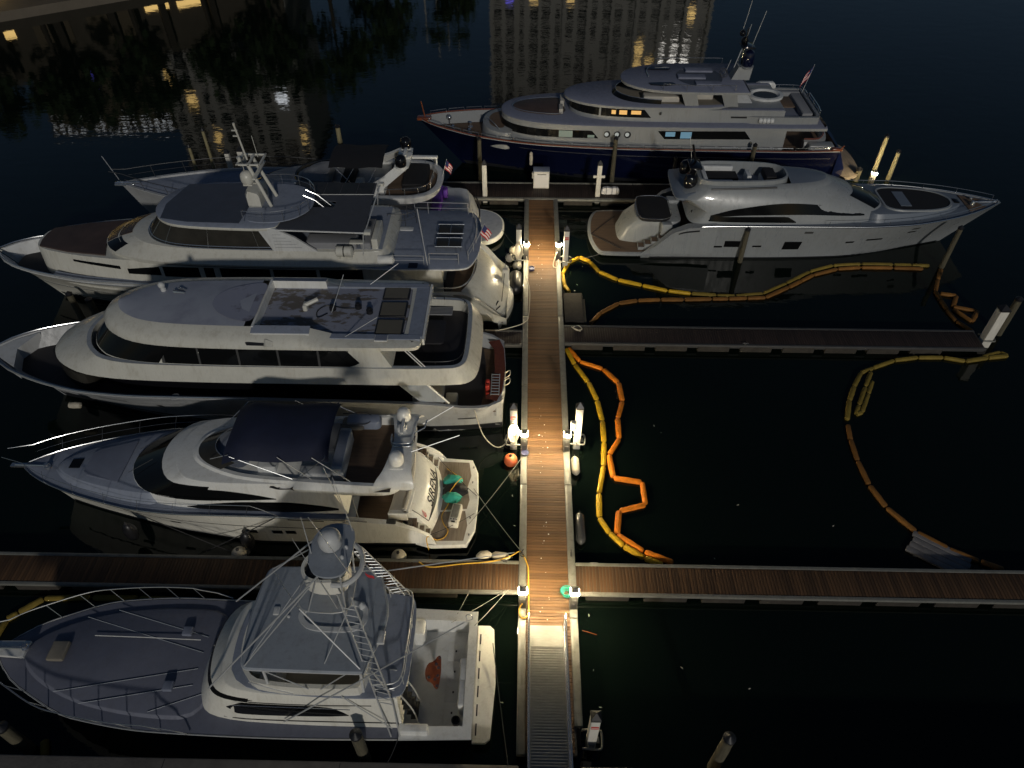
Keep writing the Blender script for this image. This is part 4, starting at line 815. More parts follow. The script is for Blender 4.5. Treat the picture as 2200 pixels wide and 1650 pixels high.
# ------------------------------------------------------------------ boat 3: older motor yacht with worn grey roof
mat('shadedeck', (0.022, 0.020, 0.022), 0.6, var=0.2, vscale=2)  # shade inside the bulwarks put into the deck colour
mat('skylight', (0.13, 0.115, 0.085), 0.25, var=0.1, vscale=2)
def worn_yacht():
    B = empty('motor_yacht', 'white motor yacht with worn peeling grey roof and three square skylights', 'boat', (-1.0, 26.85, 0), math.pi)
    H = Hull(25.8, [(0, 2.25), (1, 2.35), (4, 2.75), (11, 2.95), (19, 3.05), (25.8, 3.3)], [(0, 2.2), (0.6, 2.65), (2, 2.95), (11, 3.05), (17, 3.05), (20, 2.85), (22, 2.4), (24.2, 1.55), (25.3, 0.75), (25.8, 0.05)],
             [(0, 1.9), (4, 2.25), (14, 2.1), (18, 1.6), (22, 0.8), (25.8, 0.02)], 2.2, p=1.3)
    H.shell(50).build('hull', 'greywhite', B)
    H.bands(0, 25.6, -0.1, 0.45, off=0.006).build('boot_stripe', 'boot', B)
    H.gunwale(0.0, 25.6, 0.14, lambda x: 0.75, lip=0.03).build('bulwark', 'greywhite', B)
    part('cap_rail', 'steel', B, lambda b: [b.tube(H.sheer_path(12.0, 25.7, s, 0.02, 0.03, 30), 0.03, 6) for s in (1, -1)])
    H.deck(0.1, 25.3, -0.75, 0.08, camber=0.03).build('main_deck', 'shadedeck', B)
    part('transom_cap', 'greywhite', B, lambda b: b.rings([[(-0.12, y * 0.98, z) for y in (0,)] * 0 + [(q[0], q[1], z) for q in chaikin([(0.35, -2.35, 0), (0.0, -2.1, 0), (-0.15, 0, 0), (0.0, 2.1, 0), (0.35, 2.35, 0), (0.4, 2.0, 0), (0.12, 0, 0), (0.4, -2.0, 0)], 1)] for z in (1.2, 2.28)], True, True))
    part('aft_teak', 'teak', B, lambda b: b.box(0.3, 3.2, -2.3, 2.3, 1.55, 1.62)); part('aft_locker', 'creamdull', B, lambda b: (b.rbox(2.9, 4.4, 0.9, 2.2, 1.62, 2.4, 0.08), b.rbox(2.2, 2.8, 1.5, 2.2, 1.62, 2.1, 0.08)))
    part('aft_capping', 'varnish', B, lambda b: b.grid([[(q[0], q[1], 2.30) for q in r] for r in zip([(0.25, -2.3), (0.0, -1.6), (-0.12, 0), (0.0, 1.6), (0.25, 2.3)], [(0.85, -2.1), (0.5, -1.5), (0.42, 0), (0.5, 1.5), (0.85, 2.1)])]))
    ld = part('boarding_ladder', 'pipe', B, lambda b: [b.tube([(x, 0.4, 2.34), (x, 1.9, 2.34)], 0.02, 5) for x in (0.15, 0.55)])
    for k in range(8): ptube('rung', 'pipe', ld, [(0.15, 0.45 + 0.2 * k, 2.34), (0.55, 0.45 + 0.2 * k, 2.34)], 0.018, 5)
    part('red_life_vest', 'red', B, lambda b: (b.rbox(0.62, 0.85, 1.2, 1.42, 1.62, 2.45, 0.08), b.rbox(0.62, 0.85, 0.85, 1.1, 1.9, 2.45, 0.08)))
    part('swim_rail', 'palehose', B, lambda b: [b.tube(smooth_path([(-0.1, y, 2.3), (-0.35, y, 2.5), (-0.35, y + 0.35, 2.5), (-0.1, y + 0.35, 2.3)], 4), 0.025, 6) for y in (0.3, 0.85)])
    # recessed lower deckhouse (glazing and overhang shade both put into gloss black)
    S0 = Stack([loop3([(4.2, 0), (4.2, 0), (4.2, 2.15), (4.2, 2.15), (12, 2.2), (18, 2.0), (20.2, 1.2), (20.8, 0)], 2.0, 2), loop3([(4.2, 0), (4.2, 0), (4.2, 2.1), (4.2, 2.1), (12, 2.15), (18, 1.95), (20.0, 1.15), (20.6, 0)], 4.05, 2)])
    S0.mesh().build('lower_deckhouse', 'blackgloss', B)
    for sd in (1, -1):
        w_ = [(4.95, 3.98), (3.55, 3.98), (2.55, 2.70), (3.9, 2.70)]
        part('side_wing', 'slate', B, lambda b: b.rings([[(x, sd * y, z) for x, z in w_] for y in (2.72, 2.80)], True, True))
        ptube('wing_edge', 'white', B, [(3.55, sd * 2.80, 3.98), (2.5, sd * 2.84, 2.68)], 0.05, 6)
        for x0, x1 in ((17.2, 17.5),): H.band(x0, x1, 1.5, 1.75, sd, n=4, m=1).build('hull_port', 'black', B)
        H.band(19.2, 20.8, 1.72, 1.80, sd, n=8, m=1).build('spray_slot', 'black', B); H.band(1.3, 2.2, 1.1, 1.2, sd, n=5, m=1).build('exhaust_slot', 'black', B)
    # upper band with aft bulwark
    L0 = loop3([(1.0, 0), (1.05, 1.9), (1.35, 2.7), (2.2, 2.98), (8, 3.0), (16, 2.98), (19.5, 2.7), (21.3, 1.8), (22.0, 0.8), (22.1, 0)], 3.98, 2)
    L1 = loop3([(1.15, 0), (1.2, 1.95), (1.5, 2.68), (2.3, 2.90), (8, 2.92), (16, 2.9), (19.2, 2.6), (20.9, 1.7), (21.6, 0.75), (21.7, 0)], 4.25, 2)
    L2 = loop3([(1.5, 0), (1.55, 1.95), (1.8, 2.5), (2.5, 2.72), (8, 2.75), (16, 2.72), (18.6, 2.45), (19.7, 1.6), (20.15, 0.65), (20.25, 0)], 4.78, 2)
    U = Stack([L0, L1, L2]); ub = U.mesh(cap=False, base=True); inn = [(x, y, 4.78) for x, y, z in inset(L2, 0.22)]; ub.rings([L2, inn, [(x, y, 4.10) for x, y, z in inn]]); ub.build('upper_hull_band', 'creamdull', B)
    part('aft_deck_sole', 'shadedeck', B, lambda b: b.rings([[(x, y, 4.12) for x, y, z in inn]], False, True))
    part('aft_capping', 'slate', B, lambda b: b.rings([[(x, y, 4.785) for x, y, z in inset(L2, 0.02)], [(x, y, 4.79) for x, y, z in inset(L2, 0.20)]]))
    part('aft_rail', 'black', B, lambda b: railing(b, [p for p in smooth_path([(4.0, 2.45, 4.80), (2.4, 2.4, 4.80), (1.85, 1.9, 4.80), (1.75, 0.8, 4.80), (1.75, -0.8, 4.80), (1.85, -1.9, 4.80), (2.4, -2.4, 4.80), (4.0, -2.45, 4.80)], 5)], 0.20, 0.8, 0.018, False))
    part('aft_bench', 'greycushion', B, lambda b: [b.rbox(2.6, 4.2, -2.3 + 0.13 * k, -2.22 + 0.13 * k, 4.4 + 0.02 * k, 4.46 + 0.02 * k, 0.02) for k in range(6)])
    part('covered_chair', 'dullwhite', B, lambda b: (b.sphere((4.1, -1.6, 4.75), 0.26, 10), b.lathe((4.1, -1.4, 4.12), [(0.2, 0), (0.25, 0.5), (0.15, 0.7)], 10)))
    part('aft_table', 'shadedeck', B, lambda b: b.rbox(2.8, 4.2, -0.9, 0.9, 4.7, 4.76, 0.2))
    part('aft_window_post', 'pipe', B, lambda b: [b.tube([(4.3, s * 2.4, 5.7), (3.5, s * 2.58, 4.8)], 0.03, 6) for s in (1, -1)] + [b.tube([(4.45, s * 2.4, 5.7), (3.65, s * 2.58, 4.8)], 0.03, 6) for s in (1, -1)])
    # pilothouse glass + pillars
    G = Stack([loop3([(5.0, 0), (5.0, 0), (5.0, 2.66), (5.0, 2.66), (8, 2.70), (15.5, 2.66), (18.2, 2.3), (19.3, 1.45), (19.7, 0.6), (19.8, 0)], 4.76, 2), loop3([(5.6, 0), (5.6, 0), (5.6, 2.45), (5.6, 2.45), (8, 2.5), (14.8, 2.45), (17.0, 2.1), (18.1, 1.3), (18.6, 0.5), (18.7, 0)], 5.80, 2)])
    G.mesh(cap=True).build('pilothouse', 'creamdull', B)
    edges = [6.45, 8.35, 10.2, 12.05, 13.9, 15.6]
    for sd in (1, -1):
        G.pane(6.95, 15.7, 4.81, 5.74, sd, 0.006, 16, 1).build('window_band', 'aludark', B)
        for i in range(5):
            a, c = edges[i] + 0.05, edges[i + 1] - 0.05
            if i == 0: zb = lambda x: 4.83 + max(0, 0.18 - (x - 6.5) * 0.5) ; zt = lambda x: min(5.72, 4.98 + (x - 6.45) * 1.15)
            else: zb = 4.83; zt = 5.72
            G.pane(a, c, zb, zt, sd, 0.014, 8, 2).build('side_window', 'glass', B)
    G.wrap(0.285, 0.715, 0.04, 0.95, 0.014, 44, 3).build('windscreen', 'glass', B)
    for sd in (1, -1): part('windscreen_post', 'aludark', B, lambda b: b.tube([G.at(0.5 - sd * 0.11, 0.04), G.at(0.5 - sd * 0.085, 0.95)], 0.022, 5))
    # roof
    rl = [(3.55, 0), (3.6, 2.0), (3.75, 2.48), (4.2, 2.58), (8, 2.62), (14, 2.58), (16.8, 2.3), (18.3, 1.5), (18.95, 0.6), (19.05, 0)]
    R0 = loop3(rl, 5.74, 2); R1 = [(x, y, 5.90) for x, y, z in inset(R0, 0.02)]
    def rp(x, y, z, d, h): return (x, y, h)
    fr = MB()   # domed forward roof and sides
    R2 = [(x, y, 6.20) for x, y, z in inset(R0, 0.30)]; R3 = [(x, y, 6.40) for x, y, z in inset(R0, 0.85)]
    aft = lambda l, zc: [(x, y, zc if x < 8.7 else z) for x, y, z in l]
    fr.rings([R0, R1, aft(R2, 6.0), aft(R3, 6.02)], True, False); fr.build('roof', 'creamdull', B)
    cr = [p for p in R3 if p[0] >= 11.35]; cr.sort(key=lambda p: -p[1]); near = sorted([p for p in R3 if p[0] >= 11.3 and p[1] >= 0], key=lambda p: p[0])
    crown = MB(); rows = []
    for p in near: rows.append([(p[0], p[1] * v, p[2] + 0.10 * (1 - v * v)) for v in (1, 0.66, 0.33, 0, -0.33, -0.66, -1)])
    crown.grid(rows); crown.build('roof_crown', 'roofpaint', B)
    part('worn_patch', 'wornlight', B, lambda b: b.rings([[(x, y, 6.535 - 0.11 * (y / 1.75) ** 2) for x, y, z in loop3([(11.35, 0), (11.35, 1.5), (12.2, 1.42), (13.1, 1.0), (13.6, 0.4), (13.65, 0)], 0, 2)]], False, True))
    # well
    part('roof_well_floor', 'worn', B, lambda b: b.box(3.95, 11.35, -2.0, 2.0, 5.90, 5.945))
    part('well_wall', 'white', B, lambda b: (b.box(11.30, 11.40, -1.80, 1.80, 5.93, 6.44),))
    for sd in (1, -1):
        part('well_wall', 'white', B, lambda b: b.rings([[(x, sd * y, z) for y, z in ((1.75, 5.93), (1.75, 6.41), (2.14, 6.28), (2.14, 5.93))] for x in (8.7, 11.38)], True, True))
        part('well_coaming', 'deck', B, lambda b: b.rings([[(x, sd * y, z) for y, z in ((1.70, 6.415), (1.70, 6.425), (2.10, 6.31), (2.10, 6.29))] for x in (8.7, 11.38)], True, True))
        part('low_coaming', 'deck', B, lambda b: b.box(3.7, 8.7, min(sd * 1.78, sd * 2.1), max(sd * 1.78, sd * 2.1), 5.93, 6.055))
    part('aft_coaming', 'deck', B, lambda b: b.box(3.62, 4.25, -1.9, 1.9, 5.93, 6.045))
    part('roof_edge', 'white', B, lambda b: b.box(3.50, 3.60, -2.1, 2.1, 5.72, 6.04))
    for y in (-1.45, -0.12, 1.2):
        sk = part('skylight', 'black', B, lambda b: b.rbox(4.55, 5.85, y - 0.56, y + 0.56, 5.94, 6.03, 0.04)); part('pane', 'skylight', sk, lambda b: b.box(4.63, 5.77, y - 0.48, y + 0.48, 6.03, 6.037))
    part('roof_hatch', 'dullwhite', B, lambda b: b.rbox(5.15, 5.75, 1.85, 2.3, 6.05, 6.10, 0.03)); part('hatch_lid', 'deckdark', B, lambda b: b.box(5.18, 5.72, 1.88, 2.24, 6.10, 6.106))
    part('antenna_base', 'creamdull', B, lambda b: (b.rbox(9.3, 9.5, -0.35, 0.05, 5.94, 6.25, 0.05), b.tube([(9.4, -0.1, 6.2), (8.8, -0.35, 6.38)], 0.10, 8)))
    for x, y in ((6.9, -0.25), (6.3, 0.1), (8.1, -0.1)): part('roof_vent', 'black', B, lambda b: (b.lathe((x, y, 5.94), [(0.16, 0), (0.16, 0.2), (0.08, 0.26)], 12), b.lathe((x, y, 6.2), [(0.10, 0), (0.10, 0.05), (0.05, 0.06)], 10)))
    part('cable_loop', 'black', B, lambda b: b.tube(smooth_path([(8.3, 0.2, 5.96), (8.7, 0.5, 5.96), (8.8, 0.0, 5.96), (8.4, -0.4, 5.96), (7.6, -0.2, 5.96), (6.9, -0.2, 5.96)], 6), 0.03, 5))
    for a, b_ in (((8.1, 0.2, 6.0), (7.6, -1.2, 7.2)), ((7.2, 2.0, 6.0), (5.6, 1.6, 6.9)), ((6.6, -2.0, 6.05), (5.2, -2.6, 6.9))): ptube('whip_antenna', 'pipe', B, [a, b_], 0.018, 5)
    part('searchlight', 'dullwhite', B, lambda b: (b.rbox(16.1, 16.5, -0.95, -0.55, 6.40, 6.45, 0.05), b.lathe((16.3, -0.75, 6.43), [(0.13, 0), (0.13, 0.16), (0.07, 0.22)], 12), b.sphere((16.35, -0.8, 6.75), 0.17, 12)))
    part('horn', 'steel', B, lambda b: (b.tube([(15.2, -0.55, 6.50), (15.75, -0.6, 6.54)], 0.04, 8, r2=0.09), b.tube([(15.2, -0.80, 6.50), (15.6, -0.85, 6.54)], 0.03, 8, r2=0.07)))
    part('side_vent', 'black', B, lambda b: b.add([(10.6, 2.50, 6.04), (11.6, 2.42, 6.06), (11.5, 2.56, 5.95), (10.7, 2.58, 5.95), (10.6, 2.55, 6.0), (11.6, 2.47, 6.02)], [(0, 1, 2, 3)]))
    part('vent_hood', 'creamdull', B, lambda b: b.add([(10.3, 2.64, 5.94), (10.7, 2.64, 5.94), (10.7, 2.36, 6.16), (10.3, 2.45, 6.08), (10.62, 2.66, 6.0), (10.62, 2.4, 6.19)], [(0, 1, 4), (1, 2, 5, 4), (0, 4, 5, 3)]))
    # front trunk below the windows
    part('front_console', 'smoked', B, lambda b: b.rings([[(x, y, z) for x, y, _ in loop3([(20.0, 0), (20.0, 2.2), (21.2, 1.7), (22.0, 1.0), (22.5, 0.4), (22.55, 0)], 0, 2)] for z in (2.3, 3.5)], True, True))
    part('bow_bulwark_inner', 'dullwhite', B, lambda b: b.rings([[(24.1, 1.3, z), (25.3, 0.55, z), (25.6, 0, z), (25.3, -0.55, z), (24.1, -1.3, z), (24.6, 0, z)] for z in (2.4, 3.24)], True, True))
    part('side_fender', 'buoywhite', B, lambda b: b.lathe((21.8, 1.75, 1.0), [(0.02, -0.35), (0.15, -0.28), (0.17, 0), (0.15, 0.28), (0.02, 0.35)], 12, 'x'))
    part('hawse_disc', 'greywhite', B, lambda b: b.lathe((15.6, 2.96, 2.96), [(0.22, 0), (0.22, 0.02), (0.2, 0.03)], 16, 'z'))
    return B
WY = worn_yacht()
# ------------------------------------------------------------------ boat 4: cream motor yacht with enclosed bridge, mast and grey awning
mat('brownglass', (0.05, 0.028, 0.018), 0.25, spec=0.25, var=0.3, vscale=1.0)
mat('brownpad', (0.060, 0.040, 0.034), 0.6, var=0.3, vscale=1.2)
def mast_yacht():
    B = empty('motor_yacht', 'large cream motor yacht with white mast, dark roof panel and American flag at the stern', 'boat', (-1.0, 35.5, 0), math.pi)
    H = Hull(30.2, [(0, 0.7), (0.6, 1.1), (1.4, 1.9), (2.4, 2.5), (4, 2.7), (8, 2.75), (20, 3.0), (26, 3.1), (30.2, 3.3)], [(0, 2.6), (1, 2.9), (3, 3.0), (12, 3.05), (20, 2.95), (23.4, 2.75), (26.3, 2.2), (28.4, 1.55), (29.6, 0.8), (30.2, 0.05)],
             [(0, 2.4), (10, 2.5), (18, 1.95), (23, 1.15), (28, 0.4), (30.2, 0.02)], 2.6, p=1.35)
    H.shell(54).build('hull', 'creamdull', B)
    H.bands(0.2, 30.0, -0.1, 0.35, off=0.006).build('boot_stripe', 'boot', B)
    H.bands(4.0, 30.1, lambda x: H.zs(x) - 0.34, lambda x: H.zs(x) - 0.22, off=0.03).build('rub_rail', 'slate', B)
    part('rub_strake_steel', 'steel', B, lambda b: [b.tube([H.pt(3 + 26.8 * i / 40, H.zs(3 + 26.8 * i / 40) * 0.44, s, 0.02) for i in range(41)], 0.025, 5) for s in (1, -1)])
    H.gunwale(3.0, 30.0, 0.16, lambda x: 0.7, lip=0.02).build('bulwark', 'dullwhite', B)
    part('bow_rail', 'steel', B, lambda b: [b.tube(H.sheer_path(14.0, 30.1, s, 0.05, 0.10, 34), 0.032, 6) for s in (1, -1)])
    H.deck(3.0, 29.6, -0.65, 0.1, camber=0.03).build('main_deck', 'shadedeck', B)
    part('side_deck_band', 'deck', B, lambda b: [b.grid([[(x, s * (H.hd(x) - 0.15), H.zs(x) - 0.06), (x, s * max(H.hd(x) - 0.55, 0.3), H.zs(x) - 0.02)] for x in [14 + 12.0 * i / 24 for i in range(25)]]) for s in (1, -1)])
    # main house with brown foredeck cover
    S = Stack([loop3([(3.6, 0), (3.6, 0), (3.6, 2.5), (3.6, 2.5), (10, 2.68), (20, 2.6), (23, 2.28), (25, 1.88), (27.1, 1.15), (27.5, 0)], 2.2, 2), loop3([(3.6, 0), (3.6, 0), (3.6, 2.45), (3.6, 2.45), (10, 2.6), (20, 2.48), (22.9, 2.1), (25, 1.7), (27.0, 1.05), (27.3, 0)], 4.1, 2)])
    top = [(x, y, 4.28 - 0.012 * max(0, x - 20)) for x, y, z in inset(S.lv[-1], 0.05)]
    S2 = Stack(S.lv + [top]); S2.mesh().build('deckhouse', 'creamdull', B)
    cv = [(22.6, 1.85), (24.9, 1.5), (26.8, 0.92), (26.95, 0.3), (26.95, -0.3), (26.8, -0.92), (24.9, -1.5), (22.6, -1.85), (22.95, -0.9), (23.1, 0), (22.95, 0.9)]
    part('foredeck_cover', 'brownpad', B, lambda b: b.rings([[(x, y, 4.27 - 0.012 * (x - 20) + dz) for x, y in cv] for dz in (0.0, 0.08)] + [[(x, y, 4.36 - 0.012 * (x - 20)) for x, y, _ in inset([(x, y, 0) for x, y in cv], 0.06)]], True, True))
    for sd in (1, -1):
        t1 = curve_fn([(21.7, 3.86), (23.0, 3.92), (24.6, 3.95)]); b1 = curve_fn([(21.7, 3.66), (24.6, 3.82)])
        S.pane(21.75, 24.6, b1, t1, sd, 0.014, 12, 1).build('side_window', 'glass', B)
        for a, c in ((19.45, 21.35), (17.2, 19.25), (16.35, 16.9), (13.2, 16.0), (10.6, 13.0), (8.0, 10.4)): S.pane(a, c, 3.42 if a > 19 else 3.35, lambda x: 3.98 if x < 19.3 else 3.98 - (x - 19.3) * 0.12, sd, 0.014, 6, 1).build('side_window', 'glass', B)
    # bridge wing band
    W0 = loop3([(6.4, 0), (6.4, 2.5), (6.8, 2.85), (12, 2.98), (18, 2.8), (20.6, 2.4), (22.2, 1.75), (22.9, 0.85), (23.05, 0)], 4.22, 2); W1 = loop3([(6.3, 0), (6.3, 2.6), (6.7, 2.98), (12, 3.08), (18, 2.9), (20.6, 2.46), (22.2, 1.78), (22.9, 0.86), (23.05, 0)], 4.5, 2)
    W2 = loop3([(6.4, 0), (6.4, 2.5), (6.9, 2.78), (12, 2.82), (18, 2.62), (20.2, 2.2), (21.5, 1.6), (22.1, 0.8), (22.2, 0)], 4.86, 2); W3 = loop3([(6.6, 0), (6.6, 2.2), (7.2, 2.48), (12, 2.5), (17.6, 2.35), (19.6, 2.0), (20.7, 1.45), (21.2, 0.7), (21.3, 0)], 5.12, 2)
    W = Stack([W0, W1, W2, W3]); W.mesh(base=True, round_top=0.03).build('bridge_wing', 'creamdull', B)
    W.wrap(0.415, 0.585, 1.08, 2.92, 0.016, 30, 3).build('lower_windscreen', 'brownglass', B)
    for sd in (1, -1):
        W.wrap(0.5 - sd * 0.155, 0.5 - sd * 0.09, 1.05, 2.2, 0.016, 14, 2).build('side_window', 'glass', B)
        part('wing_stripe', 'black', B, lambda b: b.tube([(x, sd * (W.y_at(x, 4.34) + 0.01), 4.34) for x in [6.9 + 12 * i / 20 for i in range(21)]], 0.02, 4))
    # enclosed bridge glazing and roof
    G = Stack([loop3([(12.6, 0), (12.6, 0), (12.6, 2.38), (12.6, 2.38), (15, 2.4), (18.2, 2.2), (19.7, 1.6), (20.35, 0.7), (20.5, 0)], 5.10, 2), loop3([(12.9, 0), (12.9, 0), (12.9, 2.3), (12.9, 2.3), (15, 2.3), (17.6, 2.1), (18.7, 1.5), (19.15, 0.6), (19.25, 0)], 6.42, 2)])
    G.mesh().build('bridge_enclosure', 'smoked', B)
    part('bridge_rail', 'steel', B, lambda b: (b.tube([G.at(0.14 + 0.72 * i / 50, 0.14) + Vector((0.02, 0, 0)) for i in range(51)], 0.03, 6), b.tube([G.at(0.14 + 0.72 * i / 50, 0.03) for i in range(51)], 0.025, 6), [b.tube([G.at(u, 0.0), G.at(u, 0.98)], 0.016, 4) for u in (0.2, 0.27, 0.34, 0.40, 0.6, 0.66, 0.73, 0.8)]))
    part('bridge_sill_glass', 'black', B, lambda b: b.add(G.wrap(0.13, 0.87, 0.03, 0.13, 0.006, 50, 1).v, G.wrap(0.13, 0.87, 0.03, 0.13, 0.006, 50, 1).f))
    rl = loop3([(12.2, 0), (12.2, 2.2), (12.6, 2.5), (14, 2.52), (17.6, 2.32), (18.8, 1.75), (19.4, 0.8), (19.5, 0)], 0, 2)
    part('bridge_roof', 'deck', B, lambda b: b.rings([[(x, y, 6.40) for x, y, z in rl], [(x, y, 6.54) for x, y, z in rl], [(x, y, 6.60) for x, y, z in inset(rl, 0.10)]], True, True))
    part('roof_rim', 'creamdull', B, lambda b: b.rings([[(x, y, 6.395) for x, y, z in rl], [(x * 1.0, y * 1.004, 6.41) for x, y, z in rl], [(x, y * 1.006, 6.52) for x, y, z in rl], [(x, y, 6.545) for x, y, z in rl]]))
    part('roof_panel', 'solar', B, lambda b: b.rings([[(14.35, 2.1, z), (17.2, 2.0, z), (18.75, 1.65, z), (18.95, 0.2, z), (18.4, -2.0, z), (14.35, -2.2, z), (14.2, 0, z)] for z in (6.60, 6.625)], True, True))
    for sd in (1, -1):
        pl = [(13.3, 6.52), (12.4, 6.52), (11.4, 6.0), (10.3, 5.12), (12.7, 5.12)]
        part('louvre_wing', 'dullwhite', B, lambda b: b.rings([[(x, sd * y, z) for x, z in pl] for y in (2.36, 2.48)], True, True))
        part('louvre', 'greywhite', B, lambda b: [b.box(11.1 + 0.25 * k, 12.55 - 0.0 * k, min(sd * 2.48, sd * 2.5), max(sd * 2.48, sd * 2.5), 5.35 + 0.2 * k, 5.375 + 0.2 * k) for k in range(5)])
    # boat deck
    bd = loop3([(1.5, 0), (1.55, 1.4), (1.9, 2.6), (2.3, 2.98), (4, 3.05), (7.5, 3.05), (12.7, 2.6), (12.7, 0)], 0, 2)
    part('boat_deck', 'deck', B, lambda b: b.rings([[(x, y, 4.28) for x, y, z in inset(bd, 0.06)], [(x, y, 4.34) for x, y, z in bd], [(x, y, 4.44) for x, y, z in bd], [(x, y, 4.47) for x, y, z in inset(bd, 0.05)]], True, True))
    part('deck_edge', 'white', B, lambda b: b.tube([(x, y, 4.38) for x, y, z in bd], 0.045, 5, closed=True))
    # seating under the awning
    part('bridge_sole', 'deck', B, lambda b: b.box(6.8, 12.6, -2.2, 2.2, 5.125, 5.14))
    part('dinette', 'greycushion', B, lambda b: (b.rbox(8.2, 11.0, 1.2, 2.2, 5.14, 5.5, 0.12), b.rbox(7.4, 8.0, -0.4, 2.2, 5.14, 5.5, 0.12)))
    part('bar_unit', 'creamdull', B, lambda b: (b.rbox(7.0, 7.35, 0.2, 2.2, 5.14, 5.75, 0.06), b.rbox(7.7, 8.5, 2.1, 2.45, 5.6, 5.68, 0.04)))
    part('dinette_table', 'smoked', B, lambda b: b.rbox(9.2, 10.6, 0.2, 1.15, 5.7, 5.76, 0.1))
    # awning
    aw = [(7.55, 2.62), (12.5, 2.35), (12.2, 1.6), (11.4, 1.15), (10.9, 0.2), (9.6, 0.2), (9.6, -0.45), (11.8, -0.7), (12.4, -2.5), (7.65, -2.62)]
    part('sun_awning', 'greycanvas', B, lambda b: b.rings([[(x, y, z + 0.04 * (1 - (y / 2.6) ** 2)) for x, y in aw] for z in (6.42, 6.47)], True, True))
    for k in range(5): part('awning_panel', 'smoked', B, lambda b: b.box(7.75 + 0.93 * k, 8.62 + 0.93 * k, -2.55, -1.25, 6.495, 6.52))
    part('awning_frame', 'dullwhite', B, lambda b: (b.tube([(12.4, 2.45, 6.43), (7.5, 2.66, 6.43), (7.45, -2.64, 6.43)], 0.045, 6), b.tube([(7.6, -1.2, 6.53), (12.3, -1.1, 6.53)], 0.02, 5)))
    part('awning_corner', 'creamdull', B, lambda b: (b.rbox(7.2, 7.55, 2.35, 2.7, 6.34, 6.5, 0.03), b.rbox(7.25, 7.55, -2.75, -2.45, 6.34, 6.5, 0.03)))
    for sd in (1, -1): ptube('awning_post', 'pipe', B, [(7.6, sd * 2.5, 6.42), (7.8, sd * 2.6, 4.9)], 0.03, 6)
    # mast platform
    part('mast_platform', 'deck', B, lambda b: b.rings([[(x, y, z) for x, y, _ in loop3([(10.7, 0), (10.9, 1.0), (11.8, 1.9), (13.2, 2.1), (14.2, 1.8), (14.25, 0)], 0, 2)] for z in (6.6, 6.66)], True, True))
    part('platform_rail', 'steel', B, lambda b: [railing(b, smooth_path([(14.1, s * 1.95, 6.65), (12.6, s * 2.05, 6.65), (11.4, s * 1.6, 6.65), (10.8, s * 0.8, 6.65)], 4), 0.62, 0.75, 0.022) for s in (1, -1)])
    part('stair_rail', 'steel', B, lambda b: [b.tube([(11.2, y, 7.2), (10.6, y, 6.9), (9.5, y, 5.8)], 0.025, 6) for y in (-0.45, 0.15)])
    hc = part('upper_helm', 'creamdull', B, lambda b: b.rings([[(x, y, z) for x, y in ((13.5, 0.55), (14.2, 0.55), (14.35, 0.3), (14.35, -0.75), (14.2, -1.0), (13.5, -1.0))] for z in (6.66, 7.3)] + [[(13.6, 0.5, 7.45), (14.1, 0.5, 7.6), (14.2, 0.3, 7.6), (14.2, -0.7, 7.6), (14.1, -0.95, 7.6), (13.6, -0.95, 7.45)]], True, True))
    part('helm_wheel', 'black', B, lambda b: b.tube([(13.42, -0.25 + 0.2 * math.cos(a), 7.12 + 0.2 * math.sin(a)) for a in [2 * math.pi * k / 14 for k in range(14)]], 0.02, 5, closed=True))
    for y in (0.42, -0.72):
        ptube('mast_leg', 'creamdull', B, [(13.0, y, 6.66), (13.75, y * 0.75, 9.15)], 0.10, 10)
    part('mast_crosstree', 'creamdull', B, lambda b: (b.rbox(13.3, 13.5, -1.2, 0.9, 8.5, 8.58, 0.04), b.rbox(13.0, 14.3, -0.8, -0.68, 9.1, 9.18, 0.03), b.rbox(13.0, 14.3, 0.38, 0.5, 9.1, 9.18, 0.03), b.box(13.0, 13.1, -0.8, 0.5, 9.1, 9.18), b.box(14.2, 14.3, -0.8, 0.5, 9.1, 9.18), b.box(13.6, 13.7, -0.8, 0.5, 9.1, 9.18)))
    part('mast_pole', 'creamdull', B, lambda b: (b.tube([(13.9, -0.2, 9.1), (14.1, -0.2, 11.0)], 0.05, 8), b.box(14.0, 14.3, -0.24, -0.16, 10.4, 10.45), b.box(14.0, 14.3, -0.24, -0.16, 10.7, 10.75), b.lathe((14.1, -0.2, 11.0), [(0.06, 0), (0.06, 0.12)], 8), b.tube([(13.4, -0.5, 9.1), (13.45, -0.5, 10.3)], 0.015, 5), b.lathe((14.2, 0.1, 9.18), [(0.1, 0), (0.1, 0.16), (0.02, 0.22)], 10)))
    dome(B, (14.05, 0.1, 7.95), 0.36, 'creamdull', 0.66); part('dome_bracket', 'creamdull', B, lambda b: (b.rbox(13.8, 14.3, -0.15, 0.35, 7.84, 7.92, 0.05), b.box(13.4, 13.9, 0.0, 0.12, 7.84, 7.9)))
    part('gps_disc', 'creamdull', B, lambda b: (b.lathe((14.4, -0.6, 9.0), [(0.22, 0), (0.22, 0.04), (0.05, 0.06)], 14), b.tube([(14.4, -0.6, 8.2), (14.4, -0.6, 9.0)], 0.02, 5)))
    # boat deck furniture
    part('life_raft', 'creamdull', B, lambda b: (b.lathe((8.75, 2.72, 5.32), [(0.16, -0.48), (0.30, -0.40), (0.30, 0.40), (0.16, 0.48)], 14, 'x'), b.box(8.35, 8.5, 2.45, 2.95, 4.95, 5.1), b.box(9.0, 9.15, 2.45, 2.95, 4.95, 5.1))); part('raft_strap', 'black', B, lambda b: b.lathe((8.75, 2.72, 5.32), [(0.31, -0.03), (0.31, 0.03)], 14, 'x'))
    part('deck_tube_pad', 'white', B, lambda b: b.lathe((6.4, 2.62, 4.72), [(0.1, -0.3), (0.26, -0.2), (0.28, 0.6)], 12, 'x'))
